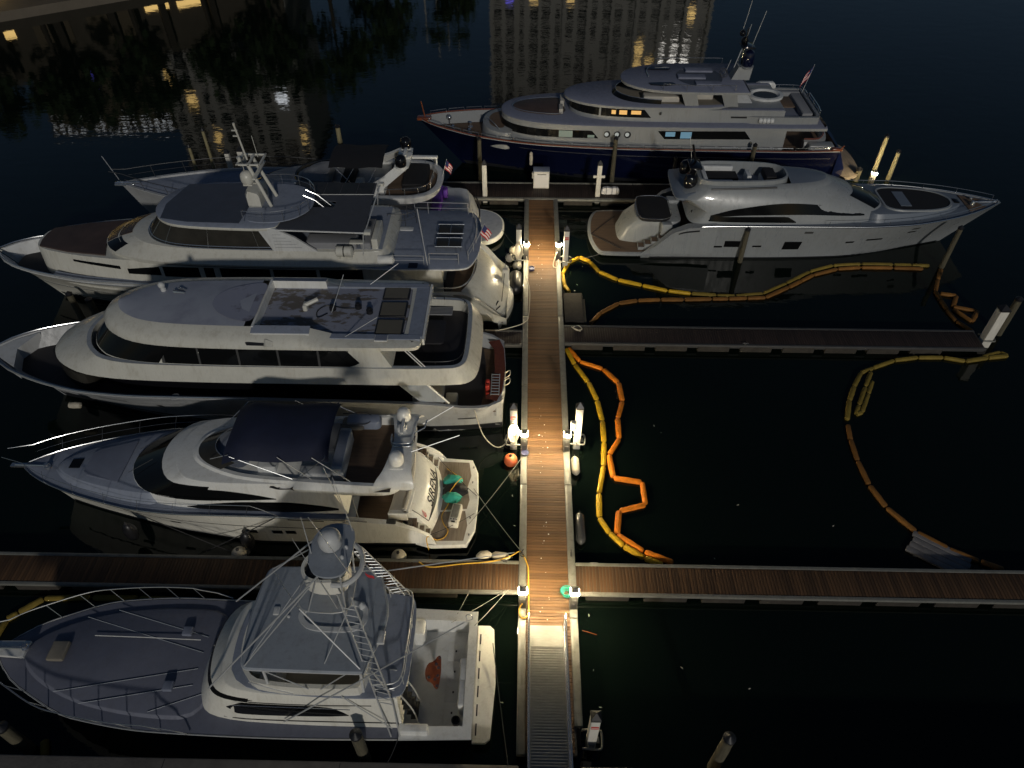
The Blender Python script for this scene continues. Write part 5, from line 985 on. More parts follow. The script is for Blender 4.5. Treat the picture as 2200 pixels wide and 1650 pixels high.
    for y0, y1, dz in ((-0.95, 0.0, 0.0), (0.45, 1.35, 0.0)):
        f = part('deck_lounger', 'smoked', B, lambda b: b.rbox(2.55, 3.95, y0, y1, 4.72, 4.79, 0.06)); part('lounger_frame', 'steel', f, lambda b: (b.tube([(2.5, y0, 4.78), (4.0, y0, 4.78), (4.0, y1, 4.78), (2.5, y1, 4.78)], 0.03, 6, closed=True), b.tube([(3.25, y0, 4.8), (3.25, y1, 4.8)], 0.02, 5), [b.tube([(x, y, 4.46), (x, y, 4.78)], 0.025, 5) for x in (2.55, 3.95) for y in (y0, y1)]))
    part('boat_deck_rail', 'pipe', B, lambda b: (railing(b, [(2.6, 2.6, 4.46), (4.2, 2.6, 4.46)], 0.7, 0.8, 0.022), railing(b, [(4.5, 2.7, 4.46), (6.3, 2.7, 4.46)], 0.6, 0.9, 0.018), railing(b, [(2.4, -2.6, 4.46), (4.8, -2.65, 4.46), (5.6, -2.65, 4.46)], 0.75, 0.8, 0.022), railing(b, smooth_path([(2.1, 2.2, 4.46), (1.8, 1.0, 4.46), (1.75, 0, 4.46), (1.8, -1.0, 4.46), (2.1, -2.2, 4.46)], 4), 0.6, 0.8, 0.02)))
    part('companion_frame', 'aludark', B, lambda b: (railing(b, [(7.0, -1.2, 4.46), (6.0, -1.2, 4.46), (5.4, -1.6, 4.46), (6.0, -2.2, 4.46), (7.0, -2.2, 4.46)], 0.8, 0.6, 0.02),)); part('companion_hatch', 'dullwhite', B, lambda b: (b.rbox(5.5, 6.3, -1.1, -0.7, 4.46, 4.52, 0.1), b.rbox(6.4, 7.0, -1.0, -0.8, 4.46, 4.5, 0.05)))
    part('deck_step', 'navycanvas', B, lambda b: b.rbox(4.85, 5.35, 2.55, 3.0, 4.47, 4.50, 0.02))
    ptube('crane_boom', 'pipe', B, [(4.3, 2.75, 4.5), (4.75, 1.6, 7.3)], 0.03, 6)
    us_flag(B, (1.75, 0.3, 4.5), (1.25, 0.25, 5.6), 0.75, 0.65, 0.75, -1)
    # stern
    def stern(b):
        rows = []
        for i in range(17):
            y = -2.75 + 5.5 * i / 16; c = 0.85 * (1 - (y / 2.75) ** 2)
            rows.append([(2.55 - c * 0.9, y, 2.75), (2.1 - c, y, 2.45), (1.5 - c, y, 1.8), (1.1 - c, y, 1.1), (0.75 - c, y, 0.55), (0.5 - c, y, 0.48), (0.45 - c, y, 0.0)])
        b.grid(rows)
    part('stern_moulding', 'creamdull', B, stern)
    sm = part('stern_stairs', 'dullwhite', B, lambda b: [b.box(0.38 + 0.17 * k, 1.2 + 0.14 * k, 0.30 + 0.10 * k - 0.25, 0.30 + 0.10 * k + 0.25, 0.9 + 0.24 * k, 1.02 + 0.24 * k) for k in range(7)])
    part('stern_window', 'black', B, lambda b: b.add([(0.62, 1.7, 0.78), (0.55, 1.2, 0.78), (0.68, 1.2, 1.0), (0.78, 1.7, 1.0)], [(0, 1, 2, 3)]))
    part('stern_post', 'creamdull', B, lambda b: b.rbox(-0.1, 0.35, -0.9, -0.5, 0.4, 1.9, 0.12))
    for sd in (1, -1): part('stern_wing', 'creamdull', B, lambda b: b.rings([[(4.6, sd * 2.95, 2.7), (2.3, sd * 2.95, 2.62), (1.3, sd * 2.85, 2.0), (0.5, sd * 2.65, 1.1), (0.05, sd * 2.5, 0.5), (0.4, sd * 2.4, 0.45), (2.0, sd * 2.5, 1.6), (4.6, sd * 2.6, 2.0)], [(4.6, sd * 2.75, 2.72), (2.4, sd * 2.70, 2.66), (1.5, sd * 2.6, 2.1), (0.8, sd * 2.4, 1.2), (0.4, sd * 2.3, 0.55), (0.5, sd * 2.25, 0.45), (2.0, sd * 2.35, 1.6), (4.6, sd * 2.5, 2.0)]], True, True))
    part('aft_cockpit_sole', 'teak', B, lambda b: b.box(1.9, 5.0, -2.4, 2.4, 1.9, 2.0)); part('aft_table', 'creamdull', B, lambda b: b.rbox(4.1, 5.0, 1.3, 2.1, 2.6, 2.68, 0.08))
    part('aft_chair', 'blackcanvas', B, lambda b: (b.rbox(3.5, 3.9, 1.6, 2.1, 2.0, 2.75, 0.08), b.rbox(5.2, 5.5, 1.6, 2.1, 2.0, 2.75, 0.08)))
    part('aft_screen_rail', 'steel', B, lambda b: b.tube(smooth_path([(4.5, 2.85, 3.1), (2.9, 2.85, 3.05), (2.1, 2.5, 3.3), (1.75, 1.6, 3.8), (1.7, 0.6, 4.25)], 6), 0.04, 8))
    part('fairlead', 'darkrope', B, lambda b: (b.tube([(0.75, 2.0, 0.95), (0.5, 1.6, 1.2)], 0.05, 6), b.tube([(0.6, 2.1, 0.95), (0.4, 1.7, 0.9)], 0.04, 6)))
    return B
MY = mast_yacht()
# ------------------------------------------------------------------ boat 5: yacht with black awning and dark domes (partly hidden)
def dome_yacht():
    B = empty('flybridge_yacht', 'white flybridge yacht with black sun awning and two dark radar domes, behind the mast yacht', 'boat', (-1.4, 43.25, 0), math.pi)
    H = Hull(25.6, [(0, 0.45), (2.2, 0.5), (2.4, 1.2), (4, 1.9), (10, 2.7), (16, 3.2), (25.6, 3.5)], [(0, 1.5), (1.2, 2.1), (2.4, 2.5), (4, 2.75), (10, 3.0), (15, 2.95), (19, 2.45), (22, 1.6), (24.5, 0.6), (25.6, 0.05)], [(0, 1.4), (3, 2.3), (10, 2.5), (16, 2.0), (20, 1.1), (24, 0.3), (25.6, 0.02)], 1.8, p=1.4)
    def shell(b):
        X = [2.25, 2.4, 2.8, 3.4] + [4 + 21.6 * (1 - (1 - i / 36) ** 1.3) for i in range(37)]
        for sd in (1, -1): b.grid([[H.pt(x, -0.7 + (H.zs(x) + 0.7) * q / 8, sd) for q in range(9)] for x in X])
        b.add([H.pt(2.25, -0.7 + (H.zs(2.25) + 0.7) * q / 8, 1) for q in range(9)] + [H.pt(2.25, -0.7 + (H.zs(2.25) + 0.7) * q / 8, -1) for q in range(8, -1, -1)], [tuple(range(18))])
    part('hull', 'greywhite', B, shell)
    pl = loop3([(0.0, 0), (0.1, 0.9), (0.6, 1.7), (1.5, 2.15), (2.6, 2.3), (2.6, 0)], 0, 2)
    part('swim_platform', 'white', B, lambda b: b.rings([[(x, y, 0.2) for x, y, z in pl], [(x, y, 0.46) for x, y, z in pl], [(x, y, 0.5) for x, y, z in inset(pl, 0.04)]], True, True))
    part('platform_pad', 'deck', B, lambda b: b.rings([[(x, y, z) for x, y, _ in inset(pl, 0.12)] for z in (0.49, 0.512)], True, True))
    part('transom', 'dullwhite', B, lambda b: b.grid([[(2.0 - 0.35 * (1 - (y / 2.4) ** 2), y, 0.5), (2.3 - 0.35 * (1 - (y / 2.4) ** 2), y, 1.4), (2.7 - 0.35 * (1 - (y / 2.4) ** 2), y, 1.9), (3.2 - 0.3 * (1 - (y / 2.4) ** 2), y, 2.0), (4.2, y, 1.98)] for y in [-2.4 + 4.8 * i / 14 for i in range(15)]]))
    part('stern_rail', 'darkrope', B, lambda b: b.tube([(2.05 - 0.35 * (1 - (y / 2.4) ** 2), y, 1.25) for y in [-2.4 + 4.8 * i / 14 for i in range(15)]], 0.05, 6))
    H.gunwale(2.4, 25.5, 0.2, 0.5).build('gunwale', 'greywhite', B); H.deck(4.0, 25.3, -0.12, 0.15).build('side_deck', 'deck', B)
    part('aft_lounge', 'purple', B, lambda b: (b.rbox(4.2, 4.9, -1.6, 1.4, 1.95, 2.5, 0.2), b.rbox(4.2, 6.2, -2.0, -1.4, 1.95, 2.5, 0.2), b.rbox(3.9, 4.2, -1.4, -0.8, 2.1, 2.7, 0.1)))
    part('cockpit_sole', 'purple', B, lambda b: b.box(4.0, 8.5, -2.4, 2.4, 1.9, 1.96))
    for sd in (1, -1):
        def rl(b):
            rp = [Vector(p) for p in H.sheer_path(11.0, 25.0, sd, 0.08, 0, 30)]; up = [p + Vector((0.1, sd * 0.04, 0.8 * min(1, (p.x - 10.9) / 1.2))) for p in rp] + [Vector((26.0, sd * 0.15, 4.35))]
            b.tube(up, 0.022, 6); b.tube([rp[i].lerp(up[i], 0.5) for i in range(31)], 0.013, 5)
            for k in range(3, 31, 4): b.tube([rp[k], up[k]], 0.016, 5)
        part('bow_rail', 'aludark', B, rl)
    ptube('jack_staff', 'pipe', B, [(25.6, 0, 3.7), (26.3, -0.3, 5.2)], 0.02, 5)
    part('anchor', 'steel', B, lambda b: (b.tube([(24.2, 0.1, 3.6), (25.9, 0.1, 3.5)], 0.05), b.rbox(24.6, 25.9, -0.2, 0.3, 3.40, 3.5, 0.05)))
    S = Stack([loop3([(8.0, 0), (8.0, 0), (8.0, 2.4), (8.0, 2.4), (12, 2.5), (16, 2.2), (18.6, 1.4), (19.4, 0)], 2.5, 2), loop3([(7.6, 0), (7.6, 0), (7.6, 2.3), (7.6, 2.3), (12, 2.3), (14.2, 1.9), (15.6, 1.1), (16.1, 0)], 3.85, 2)])
    S.mesh(round_top=0.06).build('deckhouse', 'greywhite', B); S.wrap(0.36, 0.64, 0.2, 0.92, 0.014, 30, 3).build('windscreen', 'glass', B)
    for sd in (1, -1): S.pane(8.6, 15.0, curve_fn([(8.6, 2.85), (15, 2.95)]), curve_fn([(8.6, 3.3), (11, 3.6), (15, 3.1)]), sd).build('side_window', 'glass', B)
    F = Stack([loop3([(4.1, 0), (4.2, 1.2), (4.8, 2.2), (6.2, 2.75), (9.5, 2.6), (12.5, 2.0), (14.0, 1.1), (14.5, 0)], 3.62, 2), loop3([(3.95, 0), (4.05, 1.2), (4.7, 2.2), (6.2, 2.72), (9.5, 2.5), (12.3, 1.85), (13.5, 1.0), (13.9, 0)], 4.0, 2)])
    fb = F.mesh(cap=False, base=True); inn = [(x, y, 4.0) for x, y, z in inset(F.lv[-1], 0.42)]; fb.rings([F.lv[-1], [(x, y, 4.06) for x, y, z in inset(F.lv[-1], 0.12)], inn, [(x, y, 3.7) for x, y, z in inn]]); fb.build('flybridge', 'dullwhite', B)
    part('flybridge_sole', 'teak', B, lambda b: b.rings([[(x, y, 3.71) for x, y, z in inn]], False, True))
    part('fly_rail', 'steel', B, lambda b: [railing(b, smooth_path([(4.7, s * 1.4, 4.03), (5.4, s * 2.1, 4.03), (7.5, s * 2.35, 4.03)], 5), 0.45, 0.8, 0.022, False) for s in (1, -1)] + [railing(b, [(4.7, 1.3, 4.03), (4.6, 0, 4.03), (4.7, -1.3, 4.03)], 0.45, 0.8, 0.022)])
    part('fly_sofa', 'blackcanvas', B, lambda b: b.rbox(5.0, 6.6, -1.6, 1.2, 3.72, 4.25, 0.12)); part('helm_seat', 'blackcanvas', B, lambda b: b.rbox(9.8, 10.6, -1.3, 0.9, 3.72, 4.3, 0.1)); part('fly_table', 'white', B, lambda b: (b.rbox(7.6, 8.4, 0.4, 1.6, 3.72, 4.3, 0.08), b.rbox(9.0, 9.5, 0.8, 1.5, 3.72, 4.5, 0.08)))
    part('covered_console', 'greycushion', B, lambda b: b.rings([[(x, y, z) for x, y, _ in loop3([(11.2, 0), (11.2, 1.2), (12.4, 1.1), (13.1, 0.6), (13.3, 0)], 0, 2)] for z in (4.0, 4.35)] + [[(x, y, 4.75) for x, y, _ in loop3([(11.3, 0), (11.3, 0.8), (12.0, 0.75), (12.5, 0.4), (12.6, 0)], 0, 2)]], True, True))
    part('fly_windscreen', 'smoked', B, lambda b: b.tube(smooth_path([(9.8, 2.1, 4.2), (11.8, 1.7, 4.3), (13.2, 1.0, 4.3), (13.6, 0, 4.3), (13.2, -1.0, 4.3), (11.8, -1.7, 4.3), (9.8, -2.1, 4.2)], 5), 0.12, 6))
    def bim(b):
        rows = []
        for i in range(9):
            u = i / 8; rows.append([(7.6 + 3.4 * u, v * 1.55, 5.85 - 0.3 * v * v + 0.05 * math.sin(u * 9) - 0.2 * max(0, u - 0.8)) for v in [-1 + 2 * j / 8 for j in range(9)]])
        b.grid(rows); b.grid([[(p[0], p[1], p[2] - 0.03) for p in r] for r in rows])
    part('bimini_awning', 'blackcanvas', B, bim)
    [ptube('awning_strut', 'steel', B, [p, q], 0.02, 5) for s in (1, -1) for p, q in (((10.6, s * 1.5, 5.5), (9.0, s * 2.2, 4.1)), ((9.4, s * 1.5, 5.5), (10.4, s * 2.1, 4.1)), ((8.0, s * 1.5, 5.5), (8.9, s * 2.2, 4.1)))]
    def arch(b):
        for sd in (1, -1):
            b.rings([[(9.6, sd * 2.45, 4.0), (8.2, sd * 2.5, 4.0), (8.2, sd * 2.2, 4.0), (9.6, sd * 2.2, 4.0)], [(7.6, sd * 1.7, 5.0), (6.7, sd * 1.75, 5.0), (6.7, sd * 1.5, 4.95), (7.6, sd * 1.5, 4.95)], [(6.9, sd * 1.35, 5.45), (6.0, sd * 1.35, 5.45), (6.0, sd * 1.2, 5.35), (6.9, sd * 1.2, 5.35)], [(6.8, 0, 5.62), (5.9, 0, 5.62), (5.9, 0, 5.5), (6.8, 0, 5.5)]], True, True)
    part('radar_arch', 'white', B, arch)
    for sd in (1, -1): dome(B, (6.45, sd * 1.25, 5.52), 0.36, 'blackgloss', 0.75); part('dome_base', 'white', B, lambda b: b.lathe((6.45, sd * 1.25, 5.42), [(0.36, 0), (0.34, 0.12)], 14))
    part('radar_scanner', 'white', B, lambda b: (b.lathe((6.3, 0.1, 5.6), [(0.42, 0), (0.45, 0.12), (0.1, 0.16)], 16), b.rbox(6.2, 6.4, -0.5, 0.6, 5.84, 5.92, 0.04)))
    part('aft_davit', 'white', B, lambda b: (b.rbox(4.5, 6.3, -2.0, -1.7, 4.5, 4.65, 0.05), b.tube([(4.6, -1.85, 4.0), (4.6, -1.85, 4.6)], 0.06, 8)))
    us_flag(B, (4.1, -0.1, 4.0), (3.7, -0.15, 5.3), 0.7, 0.6, 0.7, -1)
    return B
DY = dome_yacht()
# ------------------------------------------------------------------ boat 6: blue hulled superyacht
mat('deck6', (0.17, 0.185, 0.25), 0.6, var=0.08, vscale=1.2, streak=0.3)
mat('dimwhite6', (0.255, 0.265, 0.27), 0.35, var=0.07, vscale=0.8, streak=0.4)  # white paint darkened to stand in for light falling off with distance
def blue_yacht():
    B = empty('superyacht', 'tri-deck yacht with dark blue hull and white superstructure, farthest from the camera', 'boat', (23.0, 53.25, 0), math.pi)
    H = Hull(31.2, [(0, 2.75), (15, 2.95), (22, 3.05), (26, 3.25), (31.2, 3.65)], [(0, 3.1), (4, 3.4), (15, 3.5), (21, 3.2), (26, 2.5), (29, 1.5), (30.6, 0.6), (31.2, 0.05)], [(0, 2.8), (12, 3.0), (20, 2.2), (26, 1.0), (31.2, 0.02)], 3.2, p=1.4)
    H.shell(54).build('hull', 'navyhull', B)
    H.bands(0.5, 24.0, lambda x: H.zs(x) - 0.62, lambda x: H.zs(x) - 0.58, off=0.03, m=1).build('rub_strake', 'steel', B)
    H.bands(0.3, 30.8, -0.1, 0.3, off=0.006).build('boot_stripe', 'boot', B)
    H.gunwale(0.0, 31.0, 0.16, lambda x: 0.75).build('bulwark', 'dimwhite6', B)
    part('cap_rail', 'varnish', B, lambda b: [b.tube(H.sheer_path(0, 31.1, s, 0.05, 0.02, 40), 0.06, 6) for s in (1, -1)])
    for sd in (1, -1):
        for k in range(22):
            x = 0.8 + 1.35 * k
            pts = [(x + 0.05, 0), (x + 0.05, 0.22), (x + 1.2, 0.22), (x + 1.2, 0)]
            part('rail_hoop', 'steel', B, lambda b: b.tube([(px, sd * max(H.hd(px) - 0.05, 0.02), H.zs(px) + 0.04 + pz) for px, pz in pts], 0.024, 5))
    H.deck(0.1, 30.4, -0.75, 0.1, camber=0.03).build('main_deck', 'teak', B)
    part('bow_ornament', 'varnish', B, lambda b: (b.rbox(30.2, 31.3, -0.3, 0.3, 3.55, 3.72, 0.1), b.tube([(30.7, 0, 3.7), (30.9, 0, 4.9)], 0.05, 6)))
    part('windlass', 'steel', B, lambda b: [b.lathe((x, y, 2.5), [(0.2, 0), (0.2, 0.2), (0.1, 0.3), (0.12, 0.55)], 12) for x, y in ((27.3, 0.6), (27.3, -0.6), (28.6, 0))])
    part('searchlight', 'steel', B, lambda b: (b.tube([(28.9, -0.5, 2.6), (28.9, -0.5, 3.3)], 0.04), b.sphere((28.9, -0.5, 3.45), 0.2, 10)))
    # main deck house
    T0 = Stack([loop3([(24, 0), (24, 2.5), (25.4, 2.1), (26.2, 1.3), (26.5, 0)], 2.3, 2), loop3([(24, 0), (24, 2.45), (25.3, 2.05), (26.1, 1.25), (26.35, 0)], 3.55, 2)])
    T0.mesh(round_top=0.08).build('forward_trunk', 'dimwhite6', B); part('trunk_well', 'teak', B, lambda b: b.rings([[(x, y, z) for x, y, _ in loop3([(24.6, 0), (24.6, 1.6), (25.6, 1.2), (25.9, 0)], 0, 2)] for z in (3.5, 3.562)], True, True))
    part('trunk_rail', 'steel', B, lambda b: b.tube(smooth_path([(24.9, 1.9, 3.55), (25.4, 1.8, 4.1), (26.0, 0.8, 4.1), (26.1, 0.2, 3.6)], 5), 0.03, 6))
    S = Stack([loop3([(4.1, 0), (4.1, 0), (4.1, 2.7), (4.1, 2.7), (15, 2.85), (21.5, 2.7), (23.8, 2.05), (24.9, 1.1), (25.2, 0)], 2.2, 2), loop3([(4.1, 0), (4.1, 0), (4.1, 2.65), (4.1, 2.65), (15, 2.78), (21.5, 2.6), (23.6, 1.95), (24.6, 1.0), (24.9, 0)], 4.26, 2)])
    S.mesh().build('main_deckhouse', 'dimwhite6', B)
    for sd in (1, -1):
        z0, z1 = 3.42, 4.02
        S.pane(6.6, 13.4, lambda x: z0 if x < 12.9 else z0 + (x - 12.9) * 1.15, lambda x: z1 if x > 7.1 else z0 + (x - 6.6) * 1.2, sd, 0.015, 26, 2).build('saloon_window', 'glass', B)
        for a, c, m in ((12.15, 12.85, 'winblue'), (10.95, 11.75, 'winblue')):
            S.pane(a, c, 3.62 if a > 12 else 3.48, 3.96, sd, 0.020, 4, 1).build('lit_window', m, B)
        S.pane(17.7, 22.6, 3.42, lambda x: 3.98 if x > 18.2 else 3.42 + (x - 17.7) * 1.1, sd, 0.015, 20, 2).build('cabin_window', 'glass', B)
        S.pane(19.6, 20.6, 3.46, 3.94, sd, 0.020, 5, 1).build('lit_window', 'wingreen', B); S.pane(18.0, 18.5, 3.46, 3.66, sd, 0.020, 3, 1).build('lit_window', 'wingreen', B)
        for x in (17.1, 16.35, 15.6):
            ph = part('porthole', 'black', B, lambda b: b.lathe((x, sd * (S.y_at(x, 3.7) - 0.02), 3.72), [(0.25, 0), (0.25, 0.05 * sd), (0.20, 0.06 * sd)], 18, 'y')); part('pane', 'winwhite', ph, lambda b: b.lathe((x + 0.03, sd * (S.y_at(x, 3.7) + 0.035), 3.74), [(0.15, 0), (0.15, 0.01 * sd)], 14, 'y'))
    S.wrap(0.335, 0.665, 0.59, 0.87, 0.015, 36, 2).build('front_window', 'glass', B)
    # band
    bl = loop3([(1.4, 0), (1.4, 0), (1.4, 3.05), (1.4, 3.1), (6, 3.12), (15, 3.1), (20.5, 2.85), (23.3, 2.2), (24.6, 1.2), (24.95, 0)], 0, 2)
    part('upper_deck', 'deck6', B, lambda b: b.rings([[(x, y, 4.24) for x, y, z in inset(bl, 0.05)], [(x, y, 4.26) for x, y, z in bl], [(x, y, 4.46) for x, y, z in bl], [(x, y, 4.56) for x, y, z in inset(bl, 0.22)]], True, True))
    part('deck_edge', 'dimwhite6', B, lambda b: b.rings([[(x, y, 4.26) for x, y, z in inset(bl, -0.01)], [(x, y, 4.45) for x, y, z in inset(bl, -0.015)]]))
    sp = loop3([(20.2, 0), (20.2, 1.5), (22.3, 1.25), (23.6, 0.75), (24.1, 0)], 0, 2)
    part('bow_sunpad', 'brownpad', B, lambda b: b.rings([[(x, y, 4.55) for x, y, z in sp], [(x, y, 4.66) for x, y, z in sp], [(x, y, 4.70) for x, y, z in inset(sp, 0.08)]], True, True)); part('pad_rail', 'steel', B, lambda b: b.tube([(x, y, 4.68) for x, y, z in inset(sp, -0.06)], 0.03, 5, closed=True))
    part('sunpad_backrest', 'cushion', B, lambda b: (b.rbox(20.2, 20.5, -1.0, 0.2, 4.6, 5.1, 0.06), b.rbox(20.3, 20.6, 0.3, 1.3, 4.6, 4.95, 0.06)))
    # wheelhouse deck
    W = Stack([loop3([(4.5, 0), (4.5, 0), (4.5, 2.5), (4.5, 2.5), (13, 2.5), (17, 2.3), (18.9, 1.7), (19.7, 0.8), (19.9, 0)], 4.5, 2), loop3([(4.5, 0), (4.5, 0), (4.5, 2.45), (4.5, 2.45), (13, 2.42), (17, 2.2), (18.8, 1.62), (19.6, 0.75), (19.8, 0)], 5.45, 2)])
    W.mesh().build('wheelhouse', 'dimwhite6', B)
    W.wrap(0.335, 0.665, 0.36, 0.93, 0.015, 40, 2).build('front_window', 'glass', B)
    for sd in (1, -1):
        W.pane(14.0, 17.6, 4.84, lambda x: 5.40 if x > 14.5 else 4.84 + (x - 14.0) * 1.1, sd, 0.015, 14, 2).build('side_window', 'glass', B)
        for a, c, zt in ((14.75, 15.45, 5.32), (15.75, 16.3, 5.32), (16.55, 16.85, 5.30)): W.pane(a, c, 5.02 if a > 15 else 5.06, zt, sd, 0.020, 3, 1).build('lit_window', 'winamber', B)
        W.pane(4.7, 8.3, 4.9, 5.02, sd, 0.015, 8, 1).build('scupper_recess', 'black', B)
        part('side_lamp', 'black', B, lambda b: b.rbox(13.3, 13.45, min(sd * 2.44, sd * 2.52), max(sd * 2.44, sd * 2.52), 5.1, 5.3, 0.02))
        lr = part('life_raft', 'dullwhite', B, lambda b: [b.lathe((5.4 + 0.27 * k, sd * 2.72, 4.85), [(0.16, -0.12), (0.2, -0.05), (0.2, 0.05), (0.16, 0.12)], 12, 'x') for k in range(4)])
    rl = loop3([(8.2, 0), (8.2, 2.4), (13, 2.55), (16.6, 2.4), (18.8, 1.85), (20.0, 0.95), (20.3, 0)], 0, 2)
    part('wheelhouse_roof', 'deck6', B, lambda b: b.rings([[(x, y, 5.44) for x, y, z in inset(rl, 0.08)], [(x, y, 5.47) for x, y, z in rl], [(x, y, 5.62) for x, y, z in rl], [(x, y, 5.70) for x, y, z in inset(rl, 0.12)]], True, True))
    part('roof_edge', 'dimwhite6', B, lambda b: b.rings([[(x, y, 5.47) for x, y, z in inset(rl, -0.01)], [(x, y, 5.63) for x, y, z in inset(rl, -0.012)]]))
    # sun deck
    G = Stack([loop3([(8, 0), (8, 2.3), (13.5, 2.15), (15.6, 1.7), (16.5, 0.9), (16.8, 0)], 5.68, 2), loop3([(8, 0), (8, 2.25), (13.5, 2.1), (15.4, 1.6), (16.3, 0.85), (16.55, 0)], 6.0, 2)])
    G.wrap(0.17, 0.83, 0.02, 0.98, 0.01, 44, 1).build('wind_screen', 'glass', B); part('screen_rim', 'steel', B, lambda b: b.tube([G.at(0.17 + 0.66 * i / 44, 0.999) for i in range(45)], 0.025, 6))
    part('sundeck_sole', 'beige', B, lambda b: b.rings([[(x, y, 5.71) for x, y, z in inset(G.lv[0], 0.08)]], False, True))
    part('sundeck_sofa', 'cushion', B, lambda b: (b.rbox(12.0, 14.6, 0.9, 1.7, 5.71, 6.1, 0.1), b.rbox(12.0, 14.6, -1.7, -0.9, 5.71, 6.1, 0.1), b.rbox(9.5, 10.8, -1.5, 1.2, 5.71, 6.3, 0.1)))
    for sd in (1, -1):
        for x0, x1 in ((10.7, 11.9), (7.9, 9.1)):
            part('hardtop_pillar', 'dimwhite6', B, lambda b: b.rings([[(x0 + 0.0, sd * 2.30, 5.66), (x1 - 0.25, sd * 2.30, 5.66), (x1 - 0.25, sd * 2.12, 5.66), (x0, sd * 2.12, 5.66)], [(x0 + 0.3, sd * 2.45, 6.66), (x1 + 0.2, sd * 2.45, 6.66), (x1 + 0.2, sd * 2.3, 6.66), (x0 + 0.3, sd * 2.3, 6.66)]], True, True))
    tl = loop3([(7.3, 0), (7.3, 0), (7.3, 2.62), (7.4, 2.68), (12, 2.68), (14.3, 2.3), (15.6, 1.5), (16.1, 0.7), (16.2, 0)], 0, 2)
    part('hardtop', 'deck6', B, lambda b: b.rings([[(x, y, 6.62) for x, y, z in inset(tl, 0.1)], [(x, y, 6.66) for x, y, z in tl], [(x, y, 6.80) for x, y, z in tl], [(x, y, 6.86) for x, y, z in inset(tl, 0.10)]], True, True))
    part('hardtop_edge', 'dimwhite6', B, lambda b: b.rings([[(x, y, 6.65) for x, y, z in inset(tl, -0.01)], [(x, y, 6.81) for x, y, z in inset(tl, -0.012)]]))
    part('roof_inlay', 'solar', B, lambda b: b.rings([[(x, y, z) for x, y, _ in loop3([(8.8, 0), (9.1, 1.2), (10.4, 1.75), (11.8, 1.3), (12.3, 0)], 0, 2)] for z in (6.86, 6.875)], True, True))
    for y, x0, x1 in ((-1.1, 9.4, 11.4), (0.15, 10.1, 12.1), (1.35, 9.2, 11.0)): part('roof_panel', 'deck6', B, lambda b: b.rbox(x0, x1, y - 0.35, y + 0.35, 6.87, 7.0, 0.06))
    for sd in (1, -1): part('roof_vent', 'blackgloss', B, lambda b: b.rings([[(x, sd * y, z) for x, y in ((12.4, 1.5), (13.2, 1.75), (14.2, 1.6), (14.3, 1.3), (13.5, 1.2), (12.6, 1.2))] for z in (6.86, 6.93)], True, True))
    part('roof_rail', 'steel', B, lambda b: [railing(b, [(8.4, s * 2.55, 6.84), (10, s * 2.55, 6.84), (11.8, s * 2.55, 6.84), (13.4, s * 2.35, 6.84)], 0.42, 1.4, 0.025, False) for s in (1, -1)] + [b.tube(smooth_path([(13.6, -2.3, 6.95), (14.2, -1.0, 6.95), (14.2, 0.2, 6.95)], 4), 0.03, 5)])
    # mast
    part('mast_tower', 'dimwhite6', B, lambda b: (b.rings([[(7.0, 0.5, 6.84), (8.3, 0.5, 6.84), (8.3, -0.5, 6.84), (7.0, -0.5, 6.84)], [(6.9, 0.4, 7.7), (7.9, 0.4, 7.7), (7.9, -0.4, 7.7), (6.9, -0.4, 7.7)]], True, True), b.lathe((7.3, 0.2, 7.62), [(0.42, 0), (0.48, 0.12), (0.4, 0.14)], 14)))
    part('blue_dome', 'navyhull', B, lambda b: b.lathe((7.3, 0.2, 7.74), [(0.36, 0), (0.4, 0.2), (0.4, 0.7), (0.33, 0.95), (0.15, 1.08), (0.01, 1.12)], 18))
    part('black_domes', 'blackgloss', B, lambda b: (b.sphere((7.6, -0.6, 9.2), 0.26, 12), b.sphere((7.9, -0.4, 9.75), 0.22, 12), b.rbox(7.0, 7.9, -0.7, 0.4, 8.95, 9.05, 0.04), b.tube([(7.6, -0.3, 7.7), (7.6, -0.3, 10.1)], 0.05, 6)))
    for a, b_ in (((7.8, -0.4, 7.7), (7.4, -0.5, 10.3)), ((7.1, -0.3, 8.9), (6.6, -0.4, 11.2)), ((7.9, -0.5, 10.0), (7.7, -0.5, 11.8))): ptube('whip_antenna', 'pipe', B, [a, b_], 0.02, 5)
    part('mast_brace', 'pipe', B, lambda b: [b.tube([p, q], 0.025, 5) for p, q in (((8.2, 0.2, 7.6), (7.7, -0.3, 9.0)), ((8.6, -0.4, 6.9), (8.4, -0.2, 8.0)))]); part('rigging_coil', 'aludark', B, lambda b: [b.tube([(8.8 + 0.25 * math.cos(t), 0.2 + dy, 7.15 + 0.25 * math.sin(t)) for t in [2 * math.pi * k / 12 for k in range(12)]], 0.025, 4, closed=True) for dy in (0, -0.4)])
    # aft upper deck
    al = loop3([(1.9, 0), (1.9, 0), (1.9, 2.4), (2.1, 2.7), (8.3, 2.65), (8.3, 0)], 0, 1)
    part('aft_bulwark', 'dimwhite6', B, lambda b: ring_tub(b, al, 0.22, 4.5, 5.06, 4.62)); part('aft_upper_sole', 'deckdark', B, lambda b: b.rings([[(x, y, 4.63) for x, y, z in inset(al, 0.2)]], False, True))
    part('house_side_top', 'deck6', B, lambda b: (b.box(4.6, 9.0, 2.1, 2.42, 5.46, 5.50), b.box(4.6, 9.0, -2.42, -2.1, 5.46, 5.50)))
